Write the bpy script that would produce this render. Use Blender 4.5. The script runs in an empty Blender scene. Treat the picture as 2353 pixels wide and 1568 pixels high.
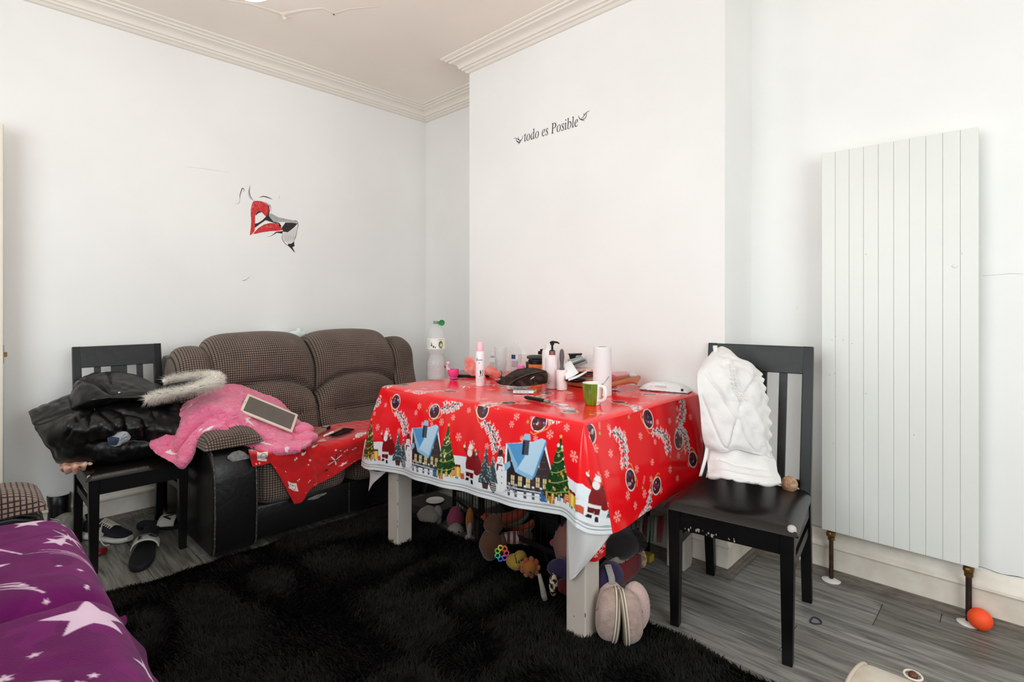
import bpy, bmesh, math, random
import numpy as np
from mathutils import Vector, Matrix

# ------------------------------------------------------------------ camera, world, light, exposure
SC = bpy.context.scene
COL = SC.collection
CAM_H = 1.18
FPX, HZ, CX = 1230.0, 704.0, 1176.5
YAW = math.radians(43.83)
cam_d = bpy.data.cameras.new('camera')
cam_d.sensor_width = 36.0
cam_d.lens = FPX / 2353.0 * 36.0
cam_d.shift_y = -(784.0 - HZ) / 2353.0
cam_d.clip_start = 0.02
cam = bpy.data.objects.new('camera', cam_d)
cam.location = (0, 0, CAM_H)
cam.rotation_euler = (math.pi / 2, 0, YAW)
COL.objects.link(cam)
SC.camera = cam

wd = bpy.data.worlds.new('sky')
SC.world = wd
wd.use_nodes = True
wn = wd.node_tree
bg = wn.nodes['Background']
sky = wn.nodes.new('ShaderNodeTexSky')
sky.sky_type = 'NISHITA'
sky.sun_disc = False
sky.sun_elevation = math.radians(35)
sky.sun_rotation = math.radians(200)
wn.links.new(sky.outputs[0], bg.inputs[0])
bg.inputs[1].default_value = 0.15

SC.view_settings.view_transform = 'Standard'
SC.view_settings.look = 'None'
SC.view_settings.gamma = 1.0
SC.view_settings.exposure = 0.10
SC.view_settings.use_curve_mapping = False
SC.cycles.max_bounces = 8
SC.cycles.diffuse_bounces = 5
SC.cycles.transparent_max_bounces = 12
SC.cycles.sample_clamp_indirect = 6.0
SC.cycles.use_denoising = True


def area(name, loc, target, sx, sy, power, col=(1, 1, 1)):
    d = bpy.data.lights.new(name, 'AREA')
    d.shape = 'RECTANGLE'
    d.size, d.size_y = sx, sy
    d.energy = power
    d.color = col
    o = bpy.data.objects.new(name, d)
    o.location = loc
    v = Vector(target) - Vector(loc)
    o.rotation_euler = v.to_track_quat('-Z', 'Y').to_euler()
    COL.objects.link(o)
    return o


# daylight through the window behind the camera and the side window on the right
area('daylight_near', (-1.10, -1.72, 1.60), (-1.6, 2.4, 1.30), 2.3, 1.7, 58, (0.905, 0.978, 1.0))
area('daylight_right', (1.62, 0.60, 1.60), (-3.6, 1.0, 1.30), 1.5, 1.5, 40, (0.905, 0.978, 1.0))
# ------------------------------------------------------------------ projection helper (pixel of the 2353x1568 frame -> world point)
RV = np.array([math.cos(YAW), math.sin(YAW), 0.0])
WV = np.array([-math.sin(YAW), math.cos(YAW), 0.0])
UV3 = np.array([0, 0, 1.0])
C0 = np.array([0, 0, CAM_H])


def P(px, py, x=None, y=None, z=None, t=None):
    d = WV + RV * (px - CX) / FPX + UV3 * (HZ - py) / FPX
    if x is not None: k = x / d[0]
    elif y is not None: k = y / d[1]
    elif z is not None: k = (z - CAM_H) / d[2]
    else: k = t
    return C0 + d * k


def lin(c):
    out = []
    for v in c[:3]:
        v = v / 255.0
        out.append(v / 12.92 if v <= 0.04045 else ((v + 0.055) / 1.055) ** 2.4)
    return tuple(out)


# ------------------------------------------------------------------ materials
def mat(name, rgb, rough=0.6, metal=0.0, spec=0.5, var=0.0, vscale=8.0, bump=0.0, bscale=60.0, trans=0.0, alpha=1.0,
        sheen=0.0, coat=0.0, ior=1.45, rgb2=None, vdetail=4.0, stretch=None, lo=0.35, hi=0.65):
    m = bpy.data.materials.new(name)
    m.use_nodes = True
    nt = m.node_tree
    b = nt.nodes['Principled BSDF']
    c = lin(rgb)
    b.inputs['Base Color'].default_value = (*c, 1)
    b.inputs['Roughness'].default_value = rough
    b.inputs['Metallic'].default_value = metal
    b.inputs['Specular IOR Level'].default_value = spec
    b.inputs['IOR'].default_value = ior
    b.inputs['Transmission Weight'].default_value = trans
    b.inputs['Alpha'].default_value = alpha
    b.inputs['Sheen Weight'].default_value = sheen
    b.inputs['Coat Weight'].default_value = coat
    tc = None
    if var > 0 or rgb2 is not None or bump > 0:
        tc = nt.nodes.new('ShaderNodeTexCoord')
        src = tc.outputs['Object']
        if stretch:
            mp = nt.nodes.new('ShaderNodeMapping')
            mp.inputs['Scale'].default_value = stretch
            nt.links.new(src, mp.inputs[0])
            src = mp.outputs[0]
    if var > 0 or rgb2 is not None:
        n = nt.nodes.new('ShaderNodeTexNoise')
        n.inputs['Scale'].default_value = vscale
        n.inputs['Detail'].default_value = vdetail
        nt.links.new(src, n.inputs['Vector'])
        r = nt.nodes.new('ShaderNodeValToRGB')
        r.color_ramp.elements[0].position = lo
        r.color_ramp.elements[1].position = hi
        if rgb2 is not None:
            c2 = lin(rgb2)
            r.color_ramp.elements[0].color = (*c, 1)
            r.color_ramp.elements[1].color = (*c2, 1)
        else:
            r.color_ramp.elements[0].color = (*[v * (1 - var) for v in c], 1)
            r.color_ramp.elements[1].color = (*[min(1, v * (1 + var)) for v in c], 1)
        nt.links.new(n.outputs[0], r.inputs[0])
        nt.links.new(r.outputs[0], b.inputs['Base Color'])
    if bump > 0:
        n2 = nt.nodes.new('ShaderNodeTexNoise')
        n2.inputs['Scale'].default_value = bscale
        n2.inputs['Detail'].default_value = 3
        nt.links.new(src, n2.inputs['Vector'])
        bp = nt.nodes.new('ShaderNodeBump')
        bp.inputs['Strength'].default_value = bump
        bp.inputs['Distance'].default_value = 0.01
        nt.links.new(n2.outputs[0], bp.inputs['Height'])
        nt.links.new(bp.outputs[0], b.inputs['Normal'])
    return m


def vcol_mat(name, rough=0.5, sheen=0.0, bump=0.0, bscale=200.0, spec=0.5, coat=0.0):
    """flat print carried by the mesh colour attribute 'print'"""
    m = mat(name, (200, 200, 200), rough, bump=bump, bscale=bscale, sheen=sheen, spec=spec, coat=coat)
    nt = m.node_tree
    a = nt.nodes.new('ShaderNodeVertexColor')
    a.layer_name = 'print'
    nt.links.new(a.outputs[0], nt.nodes['Principled BSDF'].inputs['Base Color'])
    return m


def waffle_mat(name, rgb, groove, pitch=0.012, rgb_var=None):
    """corduroy woven in small raised squares, laid out by the UV map in metres"""
    m = mat(name, rgb, 0.85, spec=0.2, sheen=0.15)
    nt = m.node_tree
    b = nt.nodes['Principled BSDF']
    uv = nt.nodes.new('ShaderNodeUVMap')
    sep = nt.nodes.new('ShaderNodeSeparateXYZ')
    nt.links.new(uv.outputs[0], sep.inputs[0])
    hs = []
    for k in (0, 1):
        mu = nt.nodes.new('ShaderNodeMath'); mu.operation = 'MULTIPLY'
        mu.inputs[1].default_value = math.pi / pitch
        nt.links.new(sep.outputs[k], mu.inputs[0])
        si = nt.nodes.new('ShaderNodeMath'); si.operation = 'SINE'
        nt.links.new(mu.outputs[0], si.inputs[0])
        ab = nt.nodes.new('ShaderNodeMath'); ab.operation = 'ABSOLUTE'
        nt.links.new(si.outputs[0], ab.inputs[0])
        hs.append(ab)
    mi = nt.nodes.new('ShaderNodeMath'); mi.operation = 'MINIMUM'
    nt.links.new(hs[0].outputs[0], mi.inputs[0]); nt.links.new(hs[1].outputs[0], mi.inputs[1])
    rp = nt.nodes.new('ShaderNodeValToRGB')
    rp.color_ramp.elements[0].position = 0.22
    rp.color_ramp.elements[1].position = 0.62
    nt.links.new(mi.outputs[0], rp.inputs[0])
    tc = nt.nodes.new('ShaderNodeTexCoord')
    n = nt.nodes.new('ShaderNodeTexNoise'); n.inputs['Scale'].default_value = 5.0; n.inputs['Detail'].default_value = 4
    nt.links.new(tc.outputs['Object'], n.inputs['Vector'])
    vr = nt.nodes.new('ShaderNodeValToRGB')
    vr.color_ramp.elements[0].position = 0.3; vr.color_ramp.elements[1].position = 0.7
    vr.color_ramp.elements[0].color = (*[v * 0.72 for v in lin(rgb)], 1)
    vr.color_ramp.elements[1].color = (*[v * 1.15 for v in lin(rgb)], 1)
    nt.links.new(n.outputs[0], vr.inputs[0])
    mx = nt.nodes.new('ShaderNodeMix'); mx.data_type = 'RGBA'
    nt.links.new(rp.outputs[0], mx.inputs[0])
    mx.inputs[6].default_value = (*lin(groove), 1)
    nt.links.new(vr.outputs[0], mx.inputs[7])
    nt.links.new(mx.outputs[2], b.inputs['Base Color'])
    bp = nt.nodes.new('ShaderNodeBump'); bp.inputs['Strength'].default_value = 0.8; bp.inputs['Distance'].default_value = 0.003
    nt.links.new(rp.outputs[0], bp.inputs['Height'])
    nt.links.new(bp.outputs[0], b.inputs['Normal'])
    return m


# ------------------------------------------------------------------ numpy noise
_rs = np.random.RandomState(7)
_LAT = _rs.rand(32, 32, 32)


def vnoise(p, scale=1.0, seed=0):
    q = np.asarray(p, float) * scale + seed * 7.31
    i = np.floor(q).astype(int)
    f = q - i
    f = f * f * (3 - 2 * f)
    r = 0
    for dx in (0, 1):
        wx = f[..., 0] if dx else 1 - f[..., 0]
        for dy in (0, 1):
            wy = f[..., 1] if dy else 1 - f[..., 1]
            for dz in (0, 1):
                wz = f[..., 2] if dz else 1 - f[..., 2]
                r = r + wx * wy * wz * _LAT[(i[..., 0] + dx) % 32, (i[..., 1] + dy) % 32, (i[..., 2] + dz) % 32]
    return r * 2 - 1


# ------------------------------------------------------------------ mesh building
class MB:
    def __init__(self):
        self.v, self.f, self.m, self.uv = [], [], [], {}

    def add(self, vs, fs, mi=0):
        n = len(self.v)
        self.v.extend([tuple(map(float, a)) for a in vs])
        for f in fs:
            self.f.append(tuple(i + n for i in f))
            self.m.append(mi)
        return self

    def box(self, c, s, rot=None, mi=0, taper=None):
        hx, hy, hz = s[0] / 2, s[1] / 2, s[2] / 2
        vs = [Vector((x * hx, y * hy, z * hz)) for z in (-1, 1) for y in (-1, 1) for x in (-1, 1)]
        if taper:  # (tx, ty) scale at the bottom
            for v in vs:
                if v.z < 0: v.x *= taper[0]; v.y *= taper[1]
        if rot is not None:
            vs = [rot @ v for v in vs]
        c = Vector(c)
        return self.add([v + c for v in vs], [(0, 2, 3, 1), (4, 5, 7, 6), (0, 1, 5, 4), (2, 6, 7, 3), (0, 4, 6, 2), (1, 3, 7, 5)], mi)

    def bx(self, x0, x1, y0, y1, z0, z1, mi=0):
        return self.box(((x0 + x1) / 2, (y0 + y1) / 2, (z0 + z1) / 2), (x1 - x0, y1 - y0, z1 - z0), mi=mi)

    def bar(self, p0, p1, w, h, up=(0, 0, 1), mi=0, w1=None, h1=None):
        p0, p1 = Vector(p0), Vector(p1)
        d = (p1 - p0).normalized()
        u = Vector(up)
        s = d.cross(u)
        if s.length < 1e-5: s = d.cross(Vector((1, 0, 0)))
        s.normalize(); u = s.cross(d).normalized()
        w1 = w if w1 is None else w1; h1 = h if h1 is None else h1
        vs = []
        for p, ww, hh in ((p0, w, h), (p1, w1, h1)):
            for a, b in ((-1, -1), (1, -1), (1, 1), (-1, 1)):
                vs.append(p + s * (a * ww / 2) + u * (b * hh / 2))
        return self.add(vs, [(3, 2, 1, 0), (4, 5, 6, 7), (0, 1, 5, 4), (1, 2, 6, 5), (2, 3, 7, 6), (3, 0, 4, 7)], mi)

    def tube(self, pts, r, n=10, mi=0, caps=True, closed=False, squash=None):
        pts = [Vector(p) for p in pts]
        m = len(pts)
        if not hasattr(r, '__len__'): r = [r] * m
        rings = []
        prev = None
        for i, p in enumerate(pts):
            if closed: d = pts[(i + 1) % m] - pts[i - 1]
            else: d = pts[min(i + 1, m - 1)] - pts[max(i - 1, 0)]
            if d.length < 1e-9: d = Vector((0, 0, 1))
            d.normalize()
            if prev is None:
                a = Vector((0, 0, 1)) if abs(d.z) < 0.9 else Vector((1, 0, 0))
                s = d.cross(a).normalized()
            else:
                s = (prev - d * prev.dot(d))
                if s.length < 1e-6: s = d.cross(Vector((0, 0, 1)))
                s.normalize()
            prev = s
            u = s.cross(d)
            rings.append([p + (s * math.cos(2 * math.pi * k / n) + u * math.sin(2 * math.pi * k / n) * (squash or 1)) * r[i] for k in range(n)])
        vs = [v for ring in rings for v in ring]
        fs = []
        for i in range(m if closed else m - 1):
            j = (i + 1) % m
            for k in range(n):
                k2 = (k + 1) % n
                fs.append((i * n + k, i * n + k2, j * n + k2, j * n + k))
        if caps and not closed:
            fs.append(tuple(range(n))[::1])
            fs.append(tuple(range((m - 1) * n, m * n))[::-1])
        return self.add(vs, fs, mi)

    def lathe(self, prof, c=(0, 0, 0), n=28, mi=0, rot=None, caps=True, sq=(1, 1)):
        c = Vector(c)
        vs, fs = [], []
        for (r, z) in prof:
            for k in range(n):
                a = 2 * math.pi * k / n
                v = Vector((r * math.cos(a) * sq[0], r * math.sin(a) * sq[1], z))
                if rot is not None: v = rot @ v
                vs.append(v + c)
        for i in range(len(prof) - 1):
            for k in range(n):
                k2 = (k + 1) % n
                fs.append((i * n + k, i * n + k2, (i + 1) * n + k2, (i + 1) * n + k))
        if caps:
            if prof[0][0] > 1e-4: fs.append(tuple(range(n))[::-1])
            if prof[-1][0] > 1e-4: fs.append(tuple(range((len(prof) - 1) * n, len(prof) * n)))
        return self.add(vs, fs, mi)

    def ell(self, c, r, rot=None, nu=20, nv=12, mi=0, p=1.0, nz=0.0, ns=8.0, seed=0):
        """(super)ellipsoid, p < 1 squarer; nz adds lumps"""
        u = np.linspace(0, 2 * np.pi, nu, endpoint=False)
        w = np.linspace(-np.pi / 2, np.pi / 2, nv)
        sg = lambda a: np.sign(a) * np.abs(a) ** p
        U, V = np.meshgrid(u, w)
        X = np.stack([sg(np.cos(V)) * sg(np.cos(U)), sg(np.cos(V)) * sg(np.sin(U)), sg(np.sin(V))], -1)
        X = X * np.array(r)
        if nz:
            nn = vnoise(X, ns, seed)
            L = np.linalg.norm(X, axis=-1, keepdims=True) + 1e-9
            X = X + X / L * nn[..., None] * nz
        X = X.reshape(-1, 3)
        if rot is not None: X = X @ np.array(rot.to_3x3()).T
        X = X + np.array(c)
        fs = [(j * nu + i, j * nu + (i + 1) % nu, (j + 1) * nu + (i + 1) % nu, (j + 1) * nu + i) for j in range(nv - 1) for i in range(nu)]
        return self.add(X, fs, mi)

    def prism(self, poly, a, b, mi=0):
        """poly: list of 3D points (planar loop); extruded from +a to +b (vectors)"""
        a, b = Vector(a), Vector(b)
        n = len(poly)
        vs = [Vector(p) + a for p in poly] + [Vector(p) + b for p in poly]
        fs = [tuple(range(n))[::-1], tuple(range(n, 2 * n))] + [(i, (i + 1) % n, n + (i + 1) % n, n + i) for i in range(n)]
        return self.add(vs, fs, mi)

    def grid(self, X, mi=0, closed_u=False, flip=False):
        """X: (R, C, 3) points"""
        R, Cn = X.shape[:2]
        fs = []
        for i in range(R - 1):
            for j in range(Cn if closed_u else Cn - 1):
                j2 = (j + 1) % Cn
                f = (i * Cn + j, i * Cn + j2, (i + 1) * Cn + j2, (i + 1) * Cn + j)
                fs.append(f[::-1] if flip else f)
        return self.add(X.reshape(-1, 3), fs, mi)

    def mesh(self, name, mats, bevel=0.0, seg=2, smooth=None, boxuv=False, fixn=True):
        me = bpy.data.meshes.new(name)
        me.from_pydata(self.v, [], self.f)
        if not isinstance(mats, (list, tuple)): mats = [mats]
        for m in mats: me.materials.append(m)
        if len(mats) > 1:
            me.polygons.foreach_set('material_index', self.m)
        if bevel > 0 or fixn:
            bm = bmesh.new(); bm.from_mesh(me)
            if fixn: bmesh.ops.recalc_face_normals(bm, faces=bm.faces)
            if bevel > 0:
                es = [e for e in bm.edges if len(e.link_faces) == 2 and e.calc_face_angle(0) > 0.5]
                bmesh.ops.bevel(bm, geom=es, offset=bevel, segments=seg, profile=0.5, affect='EDGES', clamp_overlap=True)
            bm.to_mesh(me); bm.free()
        if smooth is not None:
            me.polygons.foreach_set('use_smooth', [True] * len(me.polygons))
            if smooth < 170: me.set_sharp_from_angle(angle=math.radians(smooth))
        if boxuv: box_uv(me)
        me.update()
        return me


def box_uv(me):
    uvl = me.uv_layers.new(name='UVMap')
    n = len(me.loops)
    co = np.empty(len(me.vertices) * 3); me.vertices.foreach_get('co', co); co = co.reshape(-1, 3)
    li = np.empty(n, int); me.loops.foreach_get('vertex_index', li)
    uv = np.zeros((n, 2))
    for p in me.polygons:
        a = [abs(x) for x in p.normal]
        k = a.index(max(a))
        idx = [(1, 2), (0, 2), (0, 1)][k]
        for l in p.loop_indices:
            c = co[li[l]]
            uv[l] = (c[idx[0]], c[idx[1]])
    uvl.data.foreach_set('uv', uv.ravel())


def fast_grid(name, X, mats, colors=None, smooth=True, uv=None):
    """dense grid mesh straight from arrays; colors (R, C, 3) linear -> attribute 'print'"""
    R, Cn = X.shape[:2]
    me = bpy.data.meshes.new(name)
    nv = R * Cn
    me.vertices.add(nv)
    me.vertices.foreach_set('co', X.reshape(-1).astype(np.float32))
    i, j = np.meshgrid(np.arange(R - 1), np.arange(Cn - 1), indexing='ij')
    q = np.stack([i * Cn + j, i * Cn + j + 1, (i + 1) * Cn + j + 1, (i + 1) * Cn + j], -1).reshape(-1, 4)
    nf = len(q)
    me.loops.add(nf * 4)
    me.loops.foreach_set('vertex_index', q.ravel().astype(np.int32))
    me.polygons.add(nf)
    me.polygons.foreach_set('loop_start', (np.arange(nf) * 4).astype(np.int32))
    me.polygons.foreach_set('use_smooth', np.full(nf, smooth))
    if not isinstance(mats, (list, tuple)): mats = [mats]
    for m in mats: me.materials.append(m)
    if colors is not None:
        at = me.color_attributes.new('print', 'FLOAT_COLOR', 'POINT')
        c4 = np.ones((nv, 4), np.float32); c4[:, :3] = colors.reshape(-1, 3)
        at.data.foreach_set('color', c4.ravel())
    if uv is not None:
        l = me.uv_layers.new(name='UVMap')
        l.data.foreach_set('uv', uv.reshape(-1, 2)[q.ravel()].ravel().astype(np.float32))
    me.update(calc_edges=True)
    me.validate()
    return me


def crom(ctrl, n):
    """Catmull-Rom along axis 0 -> n samples"""
    ctrl = np.asarray(ctrl, float)
    K = len(ctrl)
    s = np.linspace(0, K - 1, n)
    i = np.clip(np.floor(s).astype(int), 0, K - 2)
    f = (s - i).reshape((-1,) + (1,) * (ctrl.ndim - 1))
    ext = np.concatenate([2 * ctrl[:1] - ctrl[1:2], ctrl, 2 * ctrl[-1:] - ctrl[-2:-1]])
    p0, p1, p2, p3 = ext[i], ext[i + 1], ext[i + 2], ext[i + 3]
    return 0.5 * (2 * p1 + (p2 - p0) * f + (2 * p0 - 5 * p1 + 4 * p2 - p3) * f ** 2 + (3 * p1 - p0 - 3 * p2 + p3) * f ** 3)


def csurf(ctrl, nr, nc):
    a = crom(np.asarray(ctrl, float), nr)
    return np.swapaxes(crom(np.swapaxes(a, 0, 1), nc), 0, 1)


def gnormals(X):
    du = np.gradient(X, axis=1); dv = np.gradient(X, axis=0)
    n = np.cross(du, dv)
    return n / (np.linalg.norm(n, axis=-1, keepdims=True) + 1e-12)


# ------------------------------------------------------------------ objects
WM = {}


def wm(o):
    return WM.get(o.name, Matrix.Identity(4))


def thing(name, label, cat, loc=(0, 0, 0), group=None, rz=0.0):
    o = bpy.data.objects.new(name, None)
    o.empty_display_size = 0.05
    o.location = loc
    o.rotation_euler = (0, 0, rz)
    COL.objects.link(o)
    o['label'] = label; o['category'] = cat
    if group: o['group'] = group
    WM[o.name] = Matrix.Translation(Vector(loc)) @ Matrix.Rotation(rz, 4, 'Z')
    return o


def obj(name, me, parent=None, local=False, label=None):
    o = bpy.data.objects.new(name, me)
    COL.objects.link(o)
    if parent is not None:
        o.parent = parent
        if local: WM[o.name] = wm(parent)
        else:
            o.matrix_parent_inverse = wm(parent).inverted()
    if label: o['label'] = label
    return o


def tag(o, label, cat, group=None):
    o['label'] = label; o['category'] = cat
    if group: o['group'] = group
    return o


def struct(name, me, parent=None):
    o = obj(name, me, parent)
    if parent is None: o['kind'] = 'structure'
    return o


def solidify(o, th, offset=0.0):
    m = o.modifiers.new('thickness', 'SOLIDIFY')
    m.thickness = th; m.offset = offset
    return o


def dup(root, loc, rz, label, group=None):
    r = root.copy(); COL.objects.link(r)
    r.location = loc; r.rotation_euler = (0, 0, rz); r['label'] = label
    if group: r['group'] = group
    for ch in list(root.children):
        c = ch.copy(); COL.objects.link(c); c.parent = r
        for g in list(ch.children):
            d = g.copy(); COL.objects.link(d); d.parent = c
    return r


# ------------------------------------------------------------------ painting: a small raster whose colours go to mesh vertices
class Canvas:
    def __init__(self, w, h, res, bg):
        """w, h metres; res pixels per metre; y up"""
        self.res = res
        self.W, self.H = int(w * res) + 1, int(h * res) + 1
        self.a = np.empty((self.H, self.W, 3), np.float32)
        self.a[:] = lin(bg)

    def poly(self, pts, rgb, raw=False):
        pts = np.asarray(pts, float) * self.res
        x0, y0 = np.floor(pts.min(0)).astype(int) - 1; x1, y1 = np.ceil(pts.max(0)).astype(int) + 2
        x0, y0 = max(x0, 0), max(y0, 0); x1, y1 = min(x1, self.W), min(y1, self.H)
        if x1 <= x0 or y1 <= y0: return
        acc = np.zeros((y1 - y0, x1 - x0), np.float32)
        for ox, oy in ((.25, .25), (-.25, .25), (.25, -.25), (-.25, -.25)):
            X, Y = np.meshgrid(np.arange(x0, x1) + ox, np.arange(y0, y1) + oy)
            ins = np.zeros(X.shape, bool)
            n = len(pts)
            for i in range(n):
                xa, ya = pts[i]; xb, yb = pts[(i + 1) % n]
                if ya == yb: continue
                c = ((ya > Y) != (yb > Y)) & (X < (xb - xa) * (Y - ya) / (yb - ya) + xa)
                ins ^= c
            acc += ins
        acc = (acc / 4)[..., None]
        self.a[y0:y1, x0:x1] = self.a[y0:y1, x0:x1] * (1 - acc) + np.array(lin(rgb), np.float32) * acc

    def disc(self, c, r, rgb, ry=None, rot=0.0, n=20):
        ry = r if ry is None else ry
        t = np.linspace(0, 2 * np.pi, n, endpoint=False)
        x, y = r * np.cos(t), ry * np.sin(t)
        cr, sr = math.cos(rot), math.sin(rot)
        self.poly(np.stack([c[0] + x * cr - y * sr, c[1] + x * sr + y * cr], -1), rgb)

    def line(self, pts, w, rgb):
        pts = np.asarray(pts, float)
        for a, b in zip(pts[:-1], pts[1:]):
            d = b - a; L = np.hypot(*d)
            if L < 1e-9: continue
            n = np.array([-d[1], d[0]]) / L * w / 2
            e = d / L * w * 0.25
            self.poly([a + n - e, b + n + e, b - n + e, a - n - e], rgb)

    def star(self, c, r, rgb, k=5, inner=0.42, rot=0.0, sx=1.0):
        t = rot + np.arange(2 * k) * np.pi / k + np.pi / 2
        rr = np.where(np.arange(2 * k) % 2 == 0, r, r * inner)
        self.poly(np.stack([c[0] + rr * np.cos(t) * sx, c[1] + rr * np.sin(t)], -1), rgb)

    def flake(self, c, r, rgb, rot=0.0):
        for k in range(6):
            a = rot + k * math.pi / 3
            d = np.array([math.cos(a), math.sin(a)])
            c2 = np.array(c)
            self.line([c2, c2 + d * r], r * 0.13, rgb)
            for s in (0.45, 0.75):
                for q in (-1, 1):
                    b = a + q * 0.85
                    self.line([c2 + d * r * s, c2 + d * r * s + np.array([math.cos(b), math.sin(b)]) * r * 0.32], r * 0.11, rgb)

    def sample(self, U, V):
        """bilinear sample at metres U, V"""
        x = np.clip(U * self.res, 0, self.W - 1.001); y = np.clip(V * self.res, 0, self.H - 1.001)
        i = x.astype(int); j = y.astype(int)
        fx = (x - i)[..., None]; fy = (y - j)[..., None]
        a = self.a
        return (a[j, i] * (1 - fx) + a[j, i + 1] * fx) * (1 - fy) + (a[j + 1, i] * (1 - fx) + a[j + 1, i + 1] * fx) * fy
# ------------------------------------------------------------------ the room
XL, XR, YN = -3.62, 1.70, -1.80
YA, YC, YB = 2.73, 2.35, 2.665          # left alcove, chimney breast, right alcove
XC0, XC1 = -2.645, -0.957
ZC = 2.81

M_wall = mat('white_wall_paint', (240, 239, 237), 0.62, var=0.025, vscale=1.6, bump=0.06, bscale=9)
M_ceil = mat('ceiling_paint', (252, 242, 231), 0.75, var=0.03, vscale=1.2, bump=0.10, bscale=6)
M_gloss = mat('white_gloss_paint', (232, 224, 214), 0.35, var=0.03, vscale=5)
M_cove = mat('coving_paint', (238, 230, 220), 0.6)
M_dirty = mat('worn_white_woodwork', (224, 214, 200), 0.45, rgb2=(236, 228, 216), vscale=14, bump=0.08, bscale=30)
M_greytrim = mat('grey_wood_trim', (92, 84, 76), 0.5, rgb2=(122, 114, 104), vscale=20, stretch=(1, 6, 6))
M_dark = mat('dark_void', (20, 19, 18), 0.9)


def boxes(name, bs, m, parent=None, bevel=0.0):
    b = MB()
    for q in bs: b.bx(*q)
    return struct(name, b.mesh(name, m, bevel), parent)


# walls
boxes('wall_left', [(XL - .12, XL, -0.60, YA + .12, 0, ZC), (XL - .12, XL, YN - .12, -1.38, 0, ZC), (XL - .12, XL, -1.38, -0.60, 2.04, ZC)], M_wall)
boxes('wall_hall', [(XL - 1.25, XL - 1.15, -2.0, 0.2, 0, ZC), (XL - 1.25, XL - .12, -2.0, -1.9, 0, ZC), (XL - 1.25, XL - .12, .1, .2, 0, ZC)], M_wall)
boxes('wall_alcove_left', [(XL - .12, XC0, YA, YA + .12, 0, ZC)], M_wall)
boxes('wall_chimney', [(XC0, XC1, YC, YA + .12, 0, ZC)], M_wall)
boxes('wall_alcove_right', [(XC1, XR + .12, YB, YB + .12, 0, ZC)], M_wall)
boxes('wall_right', [(XR, XR + .12, YN - .12, 0.0, 0, ZC), (XR, XR + .12, 1.5, YB + .12, 0, ZC), (XR, XR + .12, 0, 1.5, 0, .85), (XR, XR + .12, 0, 1.5, 2.35, ZC)], M_wall)
boxes('wall_near', [(XL - .12, -2.35, YN - .12, YN, 0, ZC), (0.15, XR + .12, YN - .12, YN, 0, ZC), (-2.35, .15, YN - .12, YN, 0, .75), (-2.35, .15, YN - .12, YN, 2.45, ZC)], M_wall)
M_glass = mat('window_glass', (255, 255, 255), 0.0, trans=1.0, ior=1.45)
for k, (fr, pane) in enumerate((
    ([(-2.35, .15, YN - .09, YN - .03, .75, .82), (-2.35, .15, YN - .09, YN - .03, 2.38, 2.45), (-2.35, -2.28, YN - .09, YN - .03, .82, 2.38), (0.08, .15, YN - .09, YN - .03, .82, 2.38), (-1.135, -1.065, YN - .09, YN - .03, .82, 2.38)],
     (-2.28, 0.08, YN - .063, YN - .057, .82, 2.38)),
    ([(XR + .03, XR + .09, 0, 1.5, .85, .92), (XR + .03, XR + .09, 0, 1.5, 2.28, 2.35), (XR + .03, XR + .09, 0, .07, .92, 2.28), (XR + .03, XR + .09, 1.43, 1.5, .92, 2.28)],
     (XR + .057, XR + .063, .07, 1.43, .92, 2.28)))):
    w = boxes('window_%d' % (k + 1), fr, M_gloss, bevel=.006)
    obj('pane', MB().bx(*pane).mesh('pane', M_glass), w)

# ceiling with flaking plaster
nx, ny = 120, 110
gx = np.linspace(XL - .05, XR + .05, nx); gy = np.linspace(YN - .05, YA + .05, ny)
GX, GY = np.meshgrid(gx, gy)
ZZ = ZC + 0.004 * vnoise(np.stack([GX, GY, 0 * GX], -1), 1.3, 2)
cb = MB(); cb.grid(np.stack([GX, GY, ZZ], -1)); cb.bx(XL - .12, XR + .12, YN - .12, YA + .12, ZC + .05, ZC + .12)
ceil = struct('ceiling', cb.mesh('ceiling', M_ceil, smooth=40))
# the torn flap of lining paper and its ridge
fl = MB()
pts = []
rp = [P(x, y, z=ZC) for x, y in ((470, -8), (575, 8), (650, 32), (700, 22), (742, 18), (768, 30), (800, 20), (870, 14))]
rng = random.Random(4)
fl.tube([(p[0], p[1], ZC - .002) for p in rp], [.004, .012, .02, .012, .008, .01, .007, .004], n=8, squash=.16)
obj('plaster_ridge', fl.mesh('plaster_ridge', M_ceil, smooth=60), ceil)
f2 = MB()
a = P(655, 33, z=ZC)
A = np.array(a)
R2, W2 = RV * .05, WV * .05
X = []
for i in range(5):
    row = []
    for j in range(7):
        u, v = j / 6 - .5, i / 4
        p = A + R2 * u * (1.0 - .5 * v) + W2 * (.25 - v * .55)
        row.append((p[0], p[1], ZC - .004 - .035 * v * (1 - abs(u)) - .006 * math.sin(5 * u)))
    X.append(row)
f2.grid(np.array(X))
fo = obj('torn_paper_flap', f2.mesh('torn_paper_flap', M_cove, smooth=50), ceil); solidify(fo, .002)
sp = MB(); q = P(767, 31, z=ZC); sp.lathe([(0.0, -.012), (.004, -.008), (.005, 0)], (q[0], q[1], ZC), 8)
obj('old_hook', sp.mesh('old_hook', M_greytrim, smooth=60), ceil)


# swept mouldings: each straight run is its own piece, mitred
PATH = [(XL, YN), (XL, YA), (XC0, YA), (XC0, YC), (XC1, YC), (XC1, YB), (XR, YB)]


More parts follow.
